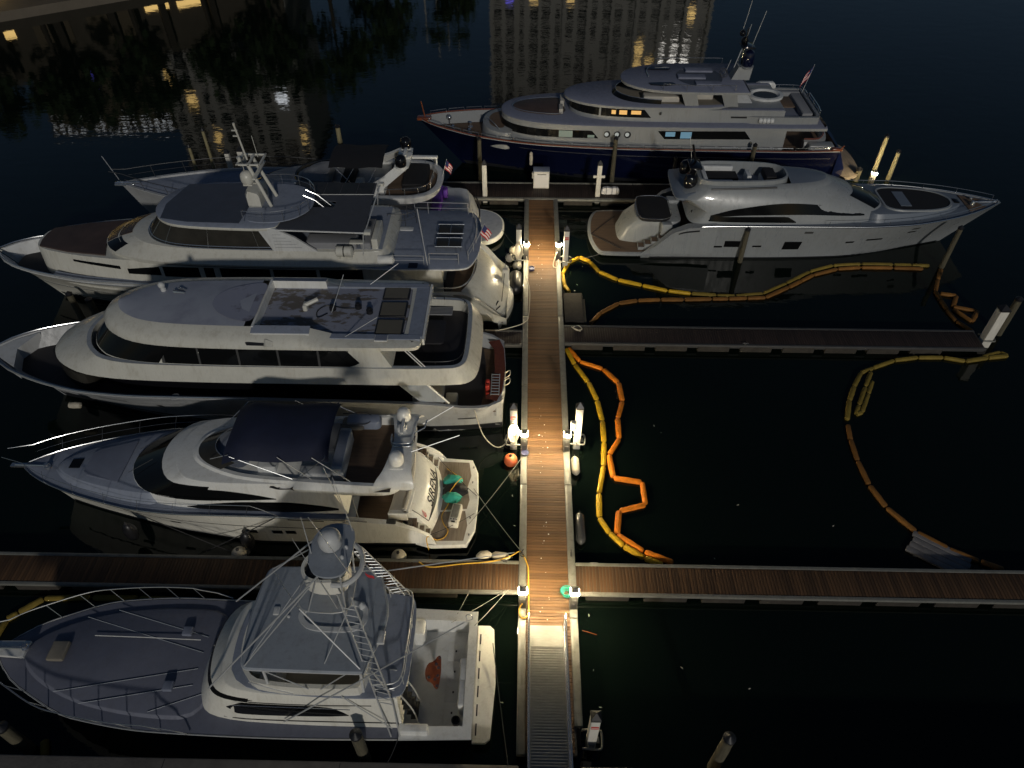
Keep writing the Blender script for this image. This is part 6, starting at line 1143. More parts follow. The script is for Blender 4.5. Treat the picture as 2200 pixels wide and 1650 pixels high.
    part('hot_tub', 'dullwhite', B, lambda b: b.rings([[(5.4 + r * 1.25 * math.cos(a), -0.1 + r * math.sin(a), z) for a in [2 * math.pi * k / 24 for k in range(24)]] for r, z in ((1.05, 5.45), (1.05, 5.62), (0.85, 5.64), (0.72, 5.5), (0.7, 5.47))], False, True)); part('hot_tub_cover', 'smoked', B, lambda b: b.rings([[(5.4 + 0.86 * math.cos(a), -0.1 + 0.7 * math.sin(a), 5.535) for a in [2 * math.pi * k / 24 for k in range(24)]]], False, True))
    part('aft_sofa', 'greycushion', B, lambda b: (b.rbox(2.2, 3.0, -2.2, 1.8, 4.63, 5.0, 0.12), b.rbox(2.2, 4.6, -2.4, -1.8, 4.63, 5.05, 0.12))); part('aft_table', 'teak', B, lambda b: b.rbox(3.2, 4.4, -1.3, 0.6, 4.9, 4.96, 0.1))
    part('covered_tent', 'dullwhite', B, lambda b: b.add([(6.6, 1.2, 5.46), (8.0, 1.2, 5.46), (8.0, -1.2, 5.46), (6.6, -1.2, 5.46), (7.2, -0.6, 6.2)], [(0, 1, 4), (1, 2, 4), (2, 3, 4), (3, 0, 4)]))
    part('aft_rail', 'steel', B, lambda b: (railing(b, smooth_path([(7.0, -2.55, 5.05), (3.0, -2.6, 5.05), (2.1, -2.3, 5.05), (1.95, -1.0, 5.05)], 5), 0.25, 0.9, 0.025, False), railing(b, [(1.9, -0.8, 5.05), (1.9, 0.4, 5.05), (1.9, 1.6, 5.05), (2.0, 2.4, 5.05)], 0.4, 0.8, 0.025)))
    part('raft_canister', 'dullwhite', B, lambda b: (b.rings([[(x, y, z) for x, y in ((4.0, -2.9), (5.4, -2.9), (5.4, -2.4), (4.0, -2.4))] for z in (5.1, 5.35)] + [[(4.2, -2.8, 5.5), (5.2, -2.8, 5.5), (5.2, -2.5, 5.5), (4.2, -2.5, 5.5)]], True, True)))
    us_flag(B, (2.2, -1.6, 5.1), (1.7, -1.9, 7.1), 0.9, 0.9, 0.9, 1)
    # stern
    part('stern_counter', 'navyhull', B, lambda b: b.rings([[(x, y, z) for x, y in ((0.02, 3.05), (-0.9 + 0.0, 2.6), (-1.25, 0), (-0.9, -2.6), (0.02, -3.05))] for z in (0.2, 1.2)] + [[(0.02, 3.08, 2.7), (-0.15, 2.7, 2.7), (-0.3, 0, 2.7), (-0.15, -2.7, 2.7), (0.02, -3.08, 2.7)]], True, True))
    part('swim_platform', 'teakgrey', B, lambda b: b.rings([[(q[0], q[1], z) for q in chaikin([(-0.6, 3.1, 0), (-1.9, 2.9, 0), (-2.5, 2.0, 0), (-2.7, 0, 0), (-2.5, -2.0, 0), (-1.9, -2.9, 0), (-0.6, -3.1, 0)], 2)] for z in (0.45, 0.6)], True, True))
    part('aft_seat', 'dimwhite6', B, lambda b: (b.tube(smooth_path([(2.4, 1.9, 2.75), (1.3, 1.8, 2.75), (0.7, 0.9, 2.75), (0.6, 0, 2.75), (0.7, -0.9, 2.75), (1.3, -1.8, 2.75)], 5), 0.30, 8), b.rbox(0.3, 2.2, 1.9, 2.8, 2.1, 3.0, 0.15)))
    part('seat_rail', 'varnish', B, lambda b: b.tube(smooth_path([(2.4, 1.9, 3.12), (1.3, 1.8, 3.12), (0.7, 0.9, 3.12), (0.6, 0, 3.12), (0.7, -0.9, 3.12)], 5), 0.06, 6))
    part('stern_fairlead', 'varnish', B, lambda b: (b.rbox(-0.2, 0.6, 2.75, 3.15, 2.78, 2.95, 0.08), b.tube([(0.1, 3.05, 2.8), (-0.2, 3.1, 3.2)], 0.05, 6)))
    for x in (22.6, 12.0): part('hull_fender', 'buoywhite' if x > 20 else 'black', B, lambda b: b.lathe((x, H.hd(x) + 0.16, 2.0), [(0.02, -0.55), (0.12, -0.45), (0.14, 0), (0.12, 0.45), (0.02, 0.55)], 10))
    return B
BY = blue_yacht()
# ------------------------------------------------------------------ boat 7: low sport yacht on the right
mat('dimwhite7', (0.255, 0.272, 0.285), 0.30, var=0.08, vscale=0.8, coat=0.3, streak=0.4)  # white dimmed: the weaker light this far out is put into the paint
mat('roof7', (0.14, 0.165, 0.205), 0.4, var=0.06, vscale=0.8)
def sport_yacht():
    B = empty('sport_yacht', 'sleek white open sport yacht with arched black side windows, bow pointing right', 'boat', (4.3, 42.8, 0), 0)
    H = Hull(26.9, [(0, 0.40), (3.4, 0.42), (4.2, 0.95), (5.2, 2.0), (6.2, 2.4), (8, 2.55), (17, 2.6), (22, 2.75), (26.9, 2.95)], [(0, 2.2), (0.6, 2.72), (4, 2.72), (8, 2.78), (17, 2.78), (20, 2.62), (23, 1.95), (25.5, 0.9), (26.9, 0.04)], [(0, 2.5), (10, 2.45), (17, 2.15), (20, 1.65), (23, 0.95), (26.9, 0.02)], 2.8, p=1.3)
    def shell(b):
        X = [3.4, 3.7, 4.2, 4.7, 5.2, 5.7, 6.2] + [6.8 + 20.1 * (1 - (1 - i / 38) ** 1.3) for i in range(39)]
        for sd in (1, -1): b.grid([[H.pt(x, -0.7 + (H.zs(x) + 0.7) * q / 10, sd) for q in range(11)] for x in X])
        b.add([H.pt(3.4, -0.7 + (H.zs(3.4) + 0.7) * q / 10, 1) for q in range(11)] + [H.pt(3.4, -0.7 + (H.zs(3.4) + 0.7) * q / 10, -1) for q in range(10, -1, -1)], [tuple(range(22))])
    part('hull', 'dimwhite7', B, shell)
    H.bands(4.0, 26.5, -0.1, 0.10, off=0.006).build('boot_stripe', 'boot', B)
    part('boot_line', 'dimwhite7', B, lambda b: [b.tube([H.pt(4 + 13 * i / 20, 0.16, s, 0.01) for i in range(21)], 0.02, 4) for s in (1, -1)])
    part('toe_rail', 'steel', B, lambda b: [b.tube(H.sheer_path(7.0, 26.8, s, 0.03, 0.05, 36), 0.03, 6) for s in (1, -1)])
    part('guard_rail', 'steel', B, lambda b: [railing(b, H.sheer_path(15.0, 26.4, s, 0.1, 0.03, 24), 0.35, 1.6, 0.018, False) for s in (1, -1)])
    # platform
    pl = loop3([(0.0, 0), (0.1, 1.3), (0.5, 2.5), (1.0, 2.74), (4.6, 2.74), (4.6, 0)], 0, 2)
    part('swim_platform', 'dimwhite7', B, lambda b: b.rings([[(x, y, 0.1) for x, y, z in inset(pl, 0.25)], [(x, y, 0.30) for x, y, z in pl], [(x, y, 0.44) for x, y, z in pl], [(x, y, 0.47) for x, y, z in inset(pl, 0.04)]], True, True)); part('teak_deck', 'teak', B, lambda b: b.rings([[(x, y, z) for x, y, _ in inset(pl, 0.20)] for z in (0.46, 0.482)], True, True))
    # garage body with black sunpad
    Gb = Stack([loop3([(1.9, 0), (1.95, 0.9), (2.2, 1.3), (5.0, 1.65), (6.0, 1.6), (6.0, 0)], 0.47, 2), loop3([(2.3, 0), (2.35, 0.9), (2.6, 1.3), (5.0, 1.6), (6.0, 1.55), (6.0, 0)], 1.4, 2), loop3([(3.0, 0), (3.05, 0.9), (3.3, 1.25), (5.0, 1.45), (6.0, 1.4), (6.0, 0)], 2.1, 2)])
    Gb.mesh(round_top=0.1).build('garage_door', 'dimwhite7', B)
    pp = loop3([(3.15, 0), (3.2, 1.1), (3.5, 1.45), (5.3, 1.45), (5.3, 0)], 0, 2)
    part('aft_sunpad', 'blackcanvas', B, lambda b: b.rings([[(x, y, 2.08) for x, y, z in pp], [(x, y, 2.28) for x, y, z in pp], [(x, y, 2.33) for x, y, z in inset(pp, 0.1)]], True, True)); part('pad_rail', 'steel', B, lambda b: b.tube([(x, y, 2.32) for x, y, z in inset(pp, -0.05) if x < 5.2 or True], 0.025, 5, closed=True))
    part('name_marks', 'boot', B, lambda b: [b.box(-0.03 + 0.0 * k, 0.03 + (0.25 if k % 2 else 0.12), -0.75 + 0.25 * k, -0.6 + 0.25 * k, 0, 0.006) for k in range(7)]).matrix_local = frame_mtx((2.62, 0.0, 1.55), (-0.55, 0, -0.9), (0, 1, 0))
    for sd in (1, -1):
        for k in range(5):
            st = part('step', 'dimwhite7', B, lambda b: b.box(3.2 + 0.42 * k, 6.0, min(sd * 1.72, sd * 2.3), max(sd * 1.72, sd * 2.3), 0.47 + 0.22 * k, 0.69 + 0.22 * k)); part('step_tread', 'teak', st, lambda b: b.box(3.23 + 0.42 * k, 3.58 + 0.42 * k, min(sd * 1.76, sd * 2.25), max(sd * 1.76, sd * 2.25), 0.69 + 0.22 * k, 0.70 + 0.22 * k))
        part('quarter_fairing', 'dimwhite7', B, lambda b: b.grid([[(3.3, sd * 2.70, 0.43), (3.3, sd * 2.7, 0.44), (3.3, sd * 2.7, 0.44)], [(4.2, sd * 2.72, 0.45), (4.2, sd * 2.70, 0.98), (4.2, sd * 2.35, 1.0)], [(5.2, sd * 2.72, 0.5), (5.2, sd * 2.72, 2.03), (5.2, sd * 2.3, 2.06)], [(6.2, sd * 2.74, 0.5), (6.2, sd * 2.74, 2.43), (6.2, sd * 2.2, 2.46)], [(8.0, sd * 2.76, 0.6), (8.0, sd * 2.76, 2.58), (8.0, sd * 2.3, 2.6)]]))
        H.band(5.6, 6.9, lambda x: H.zs(x) - 0.30, lambda x: H.zs(x) - 0.18, sd, off=0.03, n=8, m=1).build('side_vent', 'black', B)
    part('cockpit_sole', 'teak', B, lambda b: b.box(5.2, 8.5, -2.2, 2.2, 1.50, 1.57))
    part('aft_galley', 'dimwhite7', B, lambda b: b.rbox(5.3, 6.2, 0.9, 1.6, 1.57, 2.3, 0.1)); part('bollard_pod', 'dimwhite7', B, lambda b: b.rbox(4.6, 5.3, -2.0, -1.5, 1.4, 2.2, 0.1))
    H.deck(7.0, 26.7, -0.03, 0.06, camber=0.04).build('side_deck', 'roof7', B)
    # superstructure
    S = Stack([loop3([(6.2, 0), (6.2, 0), (6.2, 2.15), (7.5, 2.42), (11, 2.42), (15, 2.32), (18.3, 1.95), (19.6, 1.1), (19.9, 0)], 2.45, 2), loop3([(7.0, 0), (7.0, 0), (7.0, 2.05), (8.0, 2.25), (11, 2.25), (15, 2.12), (17.6, 1.8), (18.7, 1.0), (18.95, 0)], 3.15, 2), loop3([(5.3, 0), (5.3, 0), (5.3, 2.0), (7.5, 2.1), (11, 2.05), (14.2, 1.85), (15.9, 1.5), (16.6, 0.85), (16.8, 0)], 4.02, 2), loop3([(6.6, 0), (6.6, 0), (6.6, 1.65), (8.5, 1.68), (11, 1.6), (13.4, 1.4), (14.6, 1.05), (15.2, 0.6), (15.35, 0)], 4.55, 2)])
    S.mesh(cap=False).build('superstructure', 'dimwhite7', B)
    S.wrap(0.395, 0.605, 1.04, 1.97, 0.014, 40, 4).build('windscreen', 'glass', B)
    w1t = curve_fn([(7.3, 2.98), (9, 3.50), (12.2, 3.86), (15, 3.66), (17.5, 3.02)]); w1b = curve_fn([(7.3, 2.94), (10, 3.12), (13, 3.16), (17.5, 2.96)])
    w2t = curve_fn([(6.4, 2.74), (7.2, 2.94), (9, 3.02), (12.3, 3.04), (13.0, 2.72)]); w2b = curve_fn([(6.4, 2.70), (13.0, 2.66)])
    for sd in (1, -1):
        S.pane(7.3, 17.4, w1b, w1t, sd, 0.016, 36, 3).build('side_window', 'glass', B); S.pane(6.5, 13.0, w2b, w2t, sd, 0.016, 24, 2).build('side_window', 'glass', B)
        for x0, x1, z0, z1 in ((12.7, 13.9, 0.75, 1.4), (8.7, 9.7, 0.95, 1.45)): H.band(x0, x1, z0, z1, sd, n=6, m=2).build('hull_window', 'glass', B)
        for x0, z0 in ((8.0, 0.9), (10.6, 0.95), (17.0, 1.25), (21.0, 1.85)): H.band(x0, x0 + 0.6, z0, z0 + 0.13, sd, n=5, m=1).build('porthole', 'glass', B)
        H.band(18.4, 19.6, 1.38, 1.52, sd, n=8, m=1).build('porthole', 'glass', B)
        for x0, z0 in ((13.7, 2.1), (20.9, 2.2)): H.band(x0, x0 + 0.55, z0, z0 + 0.16, sd, n=5, m=1).build('hawse_plate', 'aludark', B)
    # roof shell and flybridge well
    top = S.lv[-1]; top2 = [(x, y, 4.74) for x, y, z in inset(top, 0.40)]
    rb = MB(); rb.rings([top, [(x, y, 4.68) for x, y, z in inset(top, 0.14)], top2]); rb.build('roof_shoulder', 'dimwhite7', B)
    near = sorted([p for p in top2 if p[1] >= 0 and p[0] > 12.0], key=lambda p: p[0]); rows = [[(p[0], p[1] * v, p[2] + 0.08 * (1 - v * v)) for v in (1, 0.5, 0, -0.5, -1)] for p in near]
    part('roof_panel', 'roof7', B, lambda b: b.grid(rows))
    wl = loop3([(6.7, 0), (6.7, 0), (6.7, 1.3), (9, 1.32), (11.6, 1.15), (12.3, 0.6), (12.35, 0)], 0, 2)
    part('flybridge_coaming', 'dimwhite7', B, lambda b: b.rings([[(x, y, 4.55) for x, y, z in inset(wl, -0.12)], [(x, y, 4.98) for x, y, z in inset(wl, -0.08)], [(x, y, 5.0) for x, y, z in inset(wl, 0.04)], [(x, y, 4.12) for x, y, z in inset(wl, 0.08)]]))
    part('flybridge_sole', 'deck', B, lambda b: b.rings([[(x, y, 4.13) for x, y, z in inset(wl, 0.06)]], False, True))
    part('fly_sofa', 'dullwhite', B, lambda b: (b.rbox(7.0, 8.9, 0.75, 1.15, 4.13, 4.62, 0.08) if False else b.rbox(7.1, 9.0, -0.75, -0.25, 4.13, 4.55, 0.08), b.rbox(7.0, 7.3, -1.1, 1.0, 4.13, 4.85, 0.08), b.rbox(7.1, 9.2, 0.85, 1.15, 4.13, 4.85, 0.08))); part('fly_cover', 'blackcanvas', B, lambda b: (b.rbox(7.35, 9.4, -0.2, 0.8, 4.13, 4.6, 0.1), b.rbox(11.0, 11.7, -0.55, 0.7, 4.5, 4.9, 0.06)))
    part('fly_console', 'dullwhite', B, lambda b: (b.rbox(10.9, 11.8, -0.7, 0.8, 4.13, 4.5, 0.08), b.rbox(9.9, 10.2, -0.2, 0.7, 4.13, 4.75, 0.06)))
    for sd in (1, -1): part('fly_wing_slot', 'black', B, lambda b: b.tube([(7.4, sd * 1.68, 4.60), (9.5, sd * 1.66, 4.66), (11.5, sd * 1.5, 4.68)], 0.05, 6))
    part('aft_spoiler', 'roof7', B, lambda b: b.rings([[(x, y, z) for x, y, _ in loop3([(5.1, 0), (5.15, 1.5), (5.3, 2.0), (6.8, 1.75), (6.8, 0)], 0, 1)] for z in (3.95, 4.08)] + [[(x, y, 4.12 + 0.3 * max(0, (x - 5.6))) for x, y, _ in loop3([(5.2, 0), (5.25, 1.4), (5.4, 1.85), (6.75, 1.6), (6.75, 0)], 0, 1)]], True, True))
    part('black_dome', 'blackgloss', B, lambda b: b.lathe((6.2, -0.75, 4.25), [(0.36, 0), (0.42, 0.15), (0.42, 0.5), (0.3, 0.75), (0.02, 0.86)], 18)); part('black_dome', 'blackgloss', B, lambda b: b.lathe((6.2, 1.15, 4.25), [(0.36, 0), (0.42, 0.15), (0.42, 0.5), (0.3, 0.75), (0.02, 0.86)], 18))
    part('radar_mast', 'blackgloss', B, lambda b: (b.rings([[(6.0, 0.35, 4.2), (6.7, 0.35, 4.2), (6.7, -0.1, 4.2), (6.0, -0.1, 4.2)], [(6.4, 0.28, 5.3), (6.8, 0.28, 5.3), (6.8, 0.0, 5.3), (6.4, 0.0, 5.3)]], True, True), b.rbox(6.1, 6.9, -0.5, 0.8, 5.3, 5.4, 0.05), b.tube([(6.6, 0.5, 5.4), (6.3, 0.7, 6.4)], 0.08, 6)))
    ptube('whip_antenna', 'pipe', B, [(6.4, 0.9, 5.4), (6.1, 1.0, 6.8)], 0.02, 5)
    # foredeck
    Cq = loop3([(17.5, 0), (17.5, 2.25), (19.5, 2.1), (21.8, 1.75), (23.4, 1.2), (24.3, 0.5), (24.4, 0)], 2.55, 2); ct = [(x, y, 3.12 - 0.02 * (x - 18)) for x, y, z in inset(Cq, 0.25)]
    Stack([Cq, ct]).mesh(round_top=0.06).build('coachroof', 'roof7', B)
    zc = lambda x: 3.12 - 0.02 * (x - 18)
    sp = loop3([(19.0, 0), (19.0, 0), (19.0, 1.45), (21.6, 1.38), (22.9, 1.0), (23.4, 0.5), (23.5, 0)], 0, 2)
    part('sunpad_rim', 'dimwhite7', B, lambda b: b.rings([[(x, y, zc(x) - 0.02) for x, y, z in inset(sp, -0.14)], [(x, y, zc(x) + 0.09) for x, y, z in inset(sp, -0.10)], [(x, y, zc(x) + 0.09) for x, y, z in inset(sp, 0.02)], [(x, y, zc(x)) for x, y, z in inset(sp, 0.03)]]))
    part('bow_sunpad', 'blackcanvas', B, lambda b: b.rings([[(x, y, zc(x) - 0.01) for x, y, z in inset(sp, 0.01)], [(x, y, zc(x) + 0.045) for x, y, z in inset(sp, 0.03)]], False, True)); part('pad_divider', 'roof7', B, lambda b: b.box(20.0, 20.7, -0.9, 0.9, zc(20), zc(20) + 0.075))
    part('windlass', 'steel', B, lambda b: (b.lathe((24.9, -0.3, 2.88), [(0.16, 0), (0.16, 0.12), (0.1, 0.3)], 12), b.lathe((25.1, 0.4, 2.88), [(0.12, 0), (0.12, 0.12), (0.1, 0.2)], 12), b.tube([(25.0, 0, 2.95), (26.6, 0, 2.98)], 0.05)))
    part('foredeck_hatch', 'glass', B, lambda b: b.rbox(23.75, 24.1, -0.25, 0.25, 3.0, 3.06, 0.05)); part('anchor_deck', 'teak', B, lambda b: b.rings([[(24.5, 1.0, z), (25.6, 0.55, z), (26.2, 0.2, z), (26.2, -0.2, z), (25.6, -0.55, z), (24.5, -1.0, z)] for z in (2.84, 2.90)], True, True))
    part('wiper', 'steel', B, lambda b: b.tube([(18.5, -0.9, 3.35), (17.9, -0.4, 3.7)], 0.02, 4))
    return B
SY = sport_yacht()
# ------------------------------------------------------------------ floating booms, one part per float segment
def seg_mesh(m, L):
    b = MB(); r = 0.13; rg = []
    for t, k in ((0.0, 0.22), (0.012, 0.30), (0.03, 0.78), (0.08, 1.0), (0.3, 0.97), (0.5, 1.05), (0.7, 0.96), (0.92, 1.0), (0.97, 0.78), (0.988, 0.30), (1.0, 0.22)):
        rg.append([(L * t, r * k * 1.05 * y, r * k * z) for y, z in ((1, 0), (0.78, 0.62), (0.12, 0.95), (-0.12, 0.95), (-0.78, 0.62), (-1, 0), (-0.6, -0.8), (0.6, -0.8))])
    b.rings(rg, True, True); o = b.build('float_segment', m); me = o.data; bpy.data.objects.remove(o); return me
SEG = {}
def boom(label, lines, name='containment_boom'):
    root = empty(name, label, 'boom', (lines[0][1][0][0], lines[0][1][0][1], 0), group='floating containment booms')
    for mats, pts in lines:
        for i in range(len(pts) - 1):
            a, c = Vector((*pts[i], 0.07)), Vector((*pts[i + 1], 0.07)); n = max(1, round((c - a).length / 1.5)); m = mats(i / (len(pts) - 1)) if callable(mats) else mats
            for k in range(n):
                p, q = a.lerp(c, k / n), a.lerp(c, (k + 1) / n); L = (q - p).length; key = (m, round(L, 1))
                if key not in SEG: SEG[key] = seg_mesh(m, 1.0)
                o = bpy.data.objects.new('float_segment', SEG[key]); link(o, root); o.location = p - root.location + Vector((0, 0, random.uniform(-0.015, 0.015))); o.scale = (L * 0.985, random.uniform(0.9, 1.1), 1)
                o.rotation_euler = (random.uniform(-0.15, 0.15), 0, math.atan2(q.y - p.y, q.x - p.x))
    return root
bA = [(2.84, 36.29), (2.57, 37.05), (2.47, 38.25), (2.93, 39.56), (3.66, 40.16), (4.34, 39.64), (4.85, 38.55), (6.0, 37.67), (7.49, 37.15), (9.03, 36.6), (10.44, 36.34), (12.0, 36.19), (13.15, 36.16), (14.94, 36.44), (16.66, 37.54), (18.48, 38.83), (20.18, 39.54), (22.06, 39.73), (24.17, 39.72), (26.5, 39.67)]
bB = [(3.97, 33.26), (4.65, 34.29), (5.86, 35.27), (7.03, 35.57), (8.47, 35.69), (9.91, 35.72), (11.65, 35.82), (12.67, 35.86), (15.0, 36.05), (16.72, 37.15), (18.62, 38.48), (20.38, 39.18), (21.94, 39.37), (24.04, 39.36), (25.97, 39.29)]
bC = [(2.48, 31.02), (2.91, 29.66), (3.59, 28.25), (3.98, 26.88), (4.15, 25.4), (4.14, 23.94), (4.01, 22.41), (3.67, 20.75), (3.6, 19.38), (4.01, 18.56), (4.58, 17.91), (5.44, 17.30), (6.2, 16.98)]
bD = [(2.60, 31.06), (3.21, 29.93), (4.47, 29.35), (5.23, 28.25), (5.31, 26.84), (4.96, 25.62), (4.91, 24.2), (4.32, 23.12), (4.43, 21.68), (5.78, 21.45), (5.79, 20.15), (4.53, 19.78), (4.33, 18.50), (5.46, 17.62), (6.67, 17.08)]
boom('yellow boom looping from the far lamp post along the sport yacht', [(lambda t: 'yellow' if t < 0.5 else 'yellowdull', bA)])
boom('rust brown boom curving out from the dark right finger dock beside the small square float', [('rust', bB)])
boom('bright yellow boom arcing between the right finger docks beside the dock lamps', [('yellow', bC)])
boom('orange boom with a square kink in the water right of the dock lamps', [('orange', bD)])
boom('dim tangled boom folded behind the white pile at the far right', [('rust', [(27.07, 39.26), (26.41, 38.13), (25.77, 36.89), (25.73, 35.95), (25.73, 35.03), (25.83, 33.92), (26.39, 32.99)]), ('rust', [(25.95, 36.66), (26.88, 36.44), (26.23, 35.36), (27.51, 34.93), (26.76, 33.94), (26.11, 35.16)])])
boom('long dull yellow boom curving down the right from the end of the dark finger dock', [('yellowdull', [(25.95, 30.75), (27.16, 31.2), (27.45, 30.9), (26.23, 30.7), (24.84, 30.39), (23.74, 30.68), (22.29, 30.65), (20.87, 30.38), (19.46, 29.73), (18.69, 29.33), (17.96, 28.22), (17.37, 27.15), (16.81, 25.72)]), ('rust', [(16.75, 25.4), (16.57, 24.35), (16.48, 22.99), (16.56, 21.5), (16.92, 20.22), (17.8, 18.89), (18.87, 18.05), (19.97, 17.42), (20.83, 17.02)]), ('yellowdull', [(19.26, 29.4), (18.56, 28.2), (17.75, 26.78), (17.41, 26.16), (17.75, 26.30), (18.55, 27.7), (19.1, 28.68)])])
boom('faint dull boom in the dark water round the bow of the sport fishing boat', [('yellowdull', [(-20.97, 12.53), (-20.87, 13.91), (-20.54, 14.2), (-19.8, 14.86), (-17.82, 14.95), (-15.84, 14.93), (-14.28, 14.9)]), ('yellowdull', [(-17.08, 9.3), (-16.75, 8.65)])])
# square float and grey raft
sf = empty('dock_float', 'small square mossy float tied beside the main dock', 'float', (3.05, 34.45, 0))
part('deck', 'float', sf, lambda b: b.rbox(-0.6, 0.55, -1.4, 1.4, 0.05, 0.42, 0.06)); part('curb', 'timber', sf, lambda b: b.box(0.55, 0.68, -1.4, 0.9, 0.0, 0.30))
mat('raftgrey', (0.16, 0.155, 0.16), 0.8, var=0.3, vscale=2.0, bump=0.4, bscale=6)
rf = empty('plank_raft', 'grey plank raft adrift at the dim right end of the finger dock', 'raft', (18.35, 17.75, 0), -0.62)
for k in range(4): part('plank', 'raftgrey', rf, lambda b: b.rbox(-1.2 + random.uniform(-0.06, 0.06), 1.2 + random.uniform(-0.1, 0.1), -0.66 + 0.32 * k, -0.36 + 0.32 * k, 0.02, 0.14 + random.uniform(-0.015, 0.015), 0.015, 1))
part('cross_beam', 'raftgrey', rf, lambda b: b.box(-0.9, -0.75, -0.7, 0.66, -0.06, 0.02))

# ------------------------------------------------------------------ dock clutter
def ball(x, y, z, r, m, label, grp='round fenders and buoys', name='round_fender'):
    o = empty(name, label, 'fender', (x, y, z), group=grp)
    part('ball', m, o, lambda b: b.sphere((0, 0, 0), r, 18)); part('rope_eye', 'darkrope', o, lambda b: b.lathe((0, 0, r * 0.96), [(r * 0.22, 0), (r * 0.2, 0.06), (r * 0.08, 0.1)], 10))
    return o
ball(-0.52, 22.6, 0.2, 0.34, 'buoyorange', 'orange round buoy floating left of the middle lamp post', name='round_buoy')
ball(-0.96, 39.8, 0.22, 0.30, 'buoywhite', 'left of two pale ball fenders by the far left lamp post')
ball(-0.45, 38.9, 0.22, 0.30, 'buoywhite', 'pale ball fender tucked under the pile bracket by the far left lamp post')
ball(-0.75, 40.6, 0.25, 0.28, 'buoywhite', 'pale ball fender behind the far left white pile')
ball(-12.2, 17.02, 0.3, 0.33, 'buoywhite', 'pale ball fender on the finger dock edge below the middle of the lettered yacht')
ball(-5.25, 17.02, 0.3, 0.33, 'buoywhite', 'pale ball fender on the finger dock edge near the stern of the lettered yacht')
ball(-16.95, 17.62, 0.95, 0.30, 'black', 'black ball fender hung on the bow side of the lettered yacht').scale = (1, 0.8, 1.9)
ball(-11.84, 17.42, 0.75, 0.30, 'black', 'black ball fender hung amidships on the lettered yacht').scale = (1, 0.8, 1.9)
def cyl(x, y, z, L, r, rz, m, label, tilt=0.0):
    o = empty('cylinder_fender', label, 'fender', (x, y, z), rz, group='cylinder fenders'); o.rotation_euler = (0, tilt, rz)
    part('body', m, o, lambda b: b.lathe((0, 0, 0), [(0.03, -L / 2 - 0.08), (r * 0.6, -L / 2), (r, -L / 2 + r * 0.6), (r, L / 2 - r * 0.6), (r * 0.6, L / 2), (0.03, L / 2 + 0.08)], 16, 'x')); part('eyelet', 'darkrope', o, lambda b: b.tube([(L / 2 + 0.05, 0, 0), (L / 2 + 0.2, 0, 0.02)], 0.02, 5))
    return o
mat('greyfender', (0.045, 0.047, 0.05), 0.25, var=0.1, vscale=2)
cyl(2.68, 18.7, 0.22, 1.55, 0.23, R(90), 'greyfender', 'dark grey cylinder fender floating beside the right edge of the dock')
cyl(2.62, 22.3, 0.22, 1.0, 0.20, R(92), 'buoywhite', 'pale cylinder fender floating below the right middle lamp post')
cyl(-0.52, 37.0, 0.3, 1.9, 0.42, R(90), 'black', 'big black cylinder fender between the dock and the cream yacht stern')
cyl(-1.55, 17.08, 0.42, 0.55, 0.2, R(8), 'buoywhite', 'left of two pale fenders on the finger dock edge by the yellow hose'); cyl(-0.85, 17.05, 0.40, 0.7, 0.2, R(-6), 'buoywhite', 'right of two pale fenders on the finger dock edge by the yellow hose')
for k, (x, y, z0, h, m, lb) in enumerate(((0.17, 22.75, 0.53, 0.10, 'bluecap', 'blue grey round cap lying on the left dock edge by the orange buoy'), (0.48, 38.1, 0.505, 0.14, 'bluecap', 'purple blue round tub on the boards by the far left lamp post'))):
    o = empty('round_tub', lb, 'tub', (x, y, z0)); part('body', m, o, lambda b: b.lathe((0, 0, 0), [(0.18, 0), (0.2, h), (0.17, h), (0.16, h * 0.5)], 18)); part('rim', 'aludark', o, lambda b: b.tube([(0.2 * math.cos(a), 0.2 * math.sin(a), h) for a in [2 * math.pi * i / 18 for i in range(18)]], 0.015, 5, closed=True))
def hose(label, pts, m='hose', r=0.028, cat='hose', name='hose', n=6):
    return tag(MB().tube(smooth_path(pts, n), r, 7).build(name, m), label, cat)
hose('yellow hose lying along the left dock edge and finger dock', [(-4.31, 16.63, 0.54), (-3.79, 16.39, 0.54), (-2.61, 16.55, 0.54), (-1.14, 16.72, 0.56), (-0.44, 16.94, 0.6), (-0.06, 17.2, 0.58), (0.09, 17.11, 0.58), (0.33, 16.54, 0.545), (0.37, 15.88, 0.545), (0.38, 14.92, 0.545), (0.37, 14.34, 0.545), (0.18, 14.12, 0.56), (0.03, 14.26, 0.56), (0.0, 14.46, 0.7), (0.12, 14.55, 0.95)])
hose('yellow hose snaking over the bathing platform of the lettered yacht', [(-3.54, 21.78, 0.47), (-2.85, 21.18, 0.55), (-2.81, 20.91, 0.85), (-3.06, 20.49, 0.9), (-3.35, 20.0, 0.7), (-3.32, 19.72, 0.47), (-3.56, 19.1, 0.47), (-3.42, 18.6, 0.47), (-3.22, 18.31, 0.47), (-3.32, 17.96, 0.47), (-3.65, 17.77, 0.5), (-3.95, 17.62, 0.98), (-4.05, 17.5, 0.9), (-4.0, 17.45, 0.2)], r=0.022)
hose('pale hose hanging in a loop from the worn roofed yacht to the white pile', [(-2.3, 23.95, 2.3), (-1.9, 23.6, 0.9), (-1.3, 23.4, 0.25), (-0.8, 23.4, 0.5), (-0.6, 23.55, 1.4), (-0.5, 23.4, 2.0)], 'palehose', 0.026)
hose('pale hose lying along the left dock edge towards the cream yacht', [(0.15, 39.0, 0.9), (0.2, 38.7, 0.56), (0.12, 37.49, 0.56), (0.36, 35.79, 0.545), (0.30, 33.3, 0.545), (0.1, 32.78, 0.56), (-0.3, 32.4, 0.6), (-1.4, 32.0, 0.56), (-2.2, 32.0, 0.56)], 'palehose', 0.024)
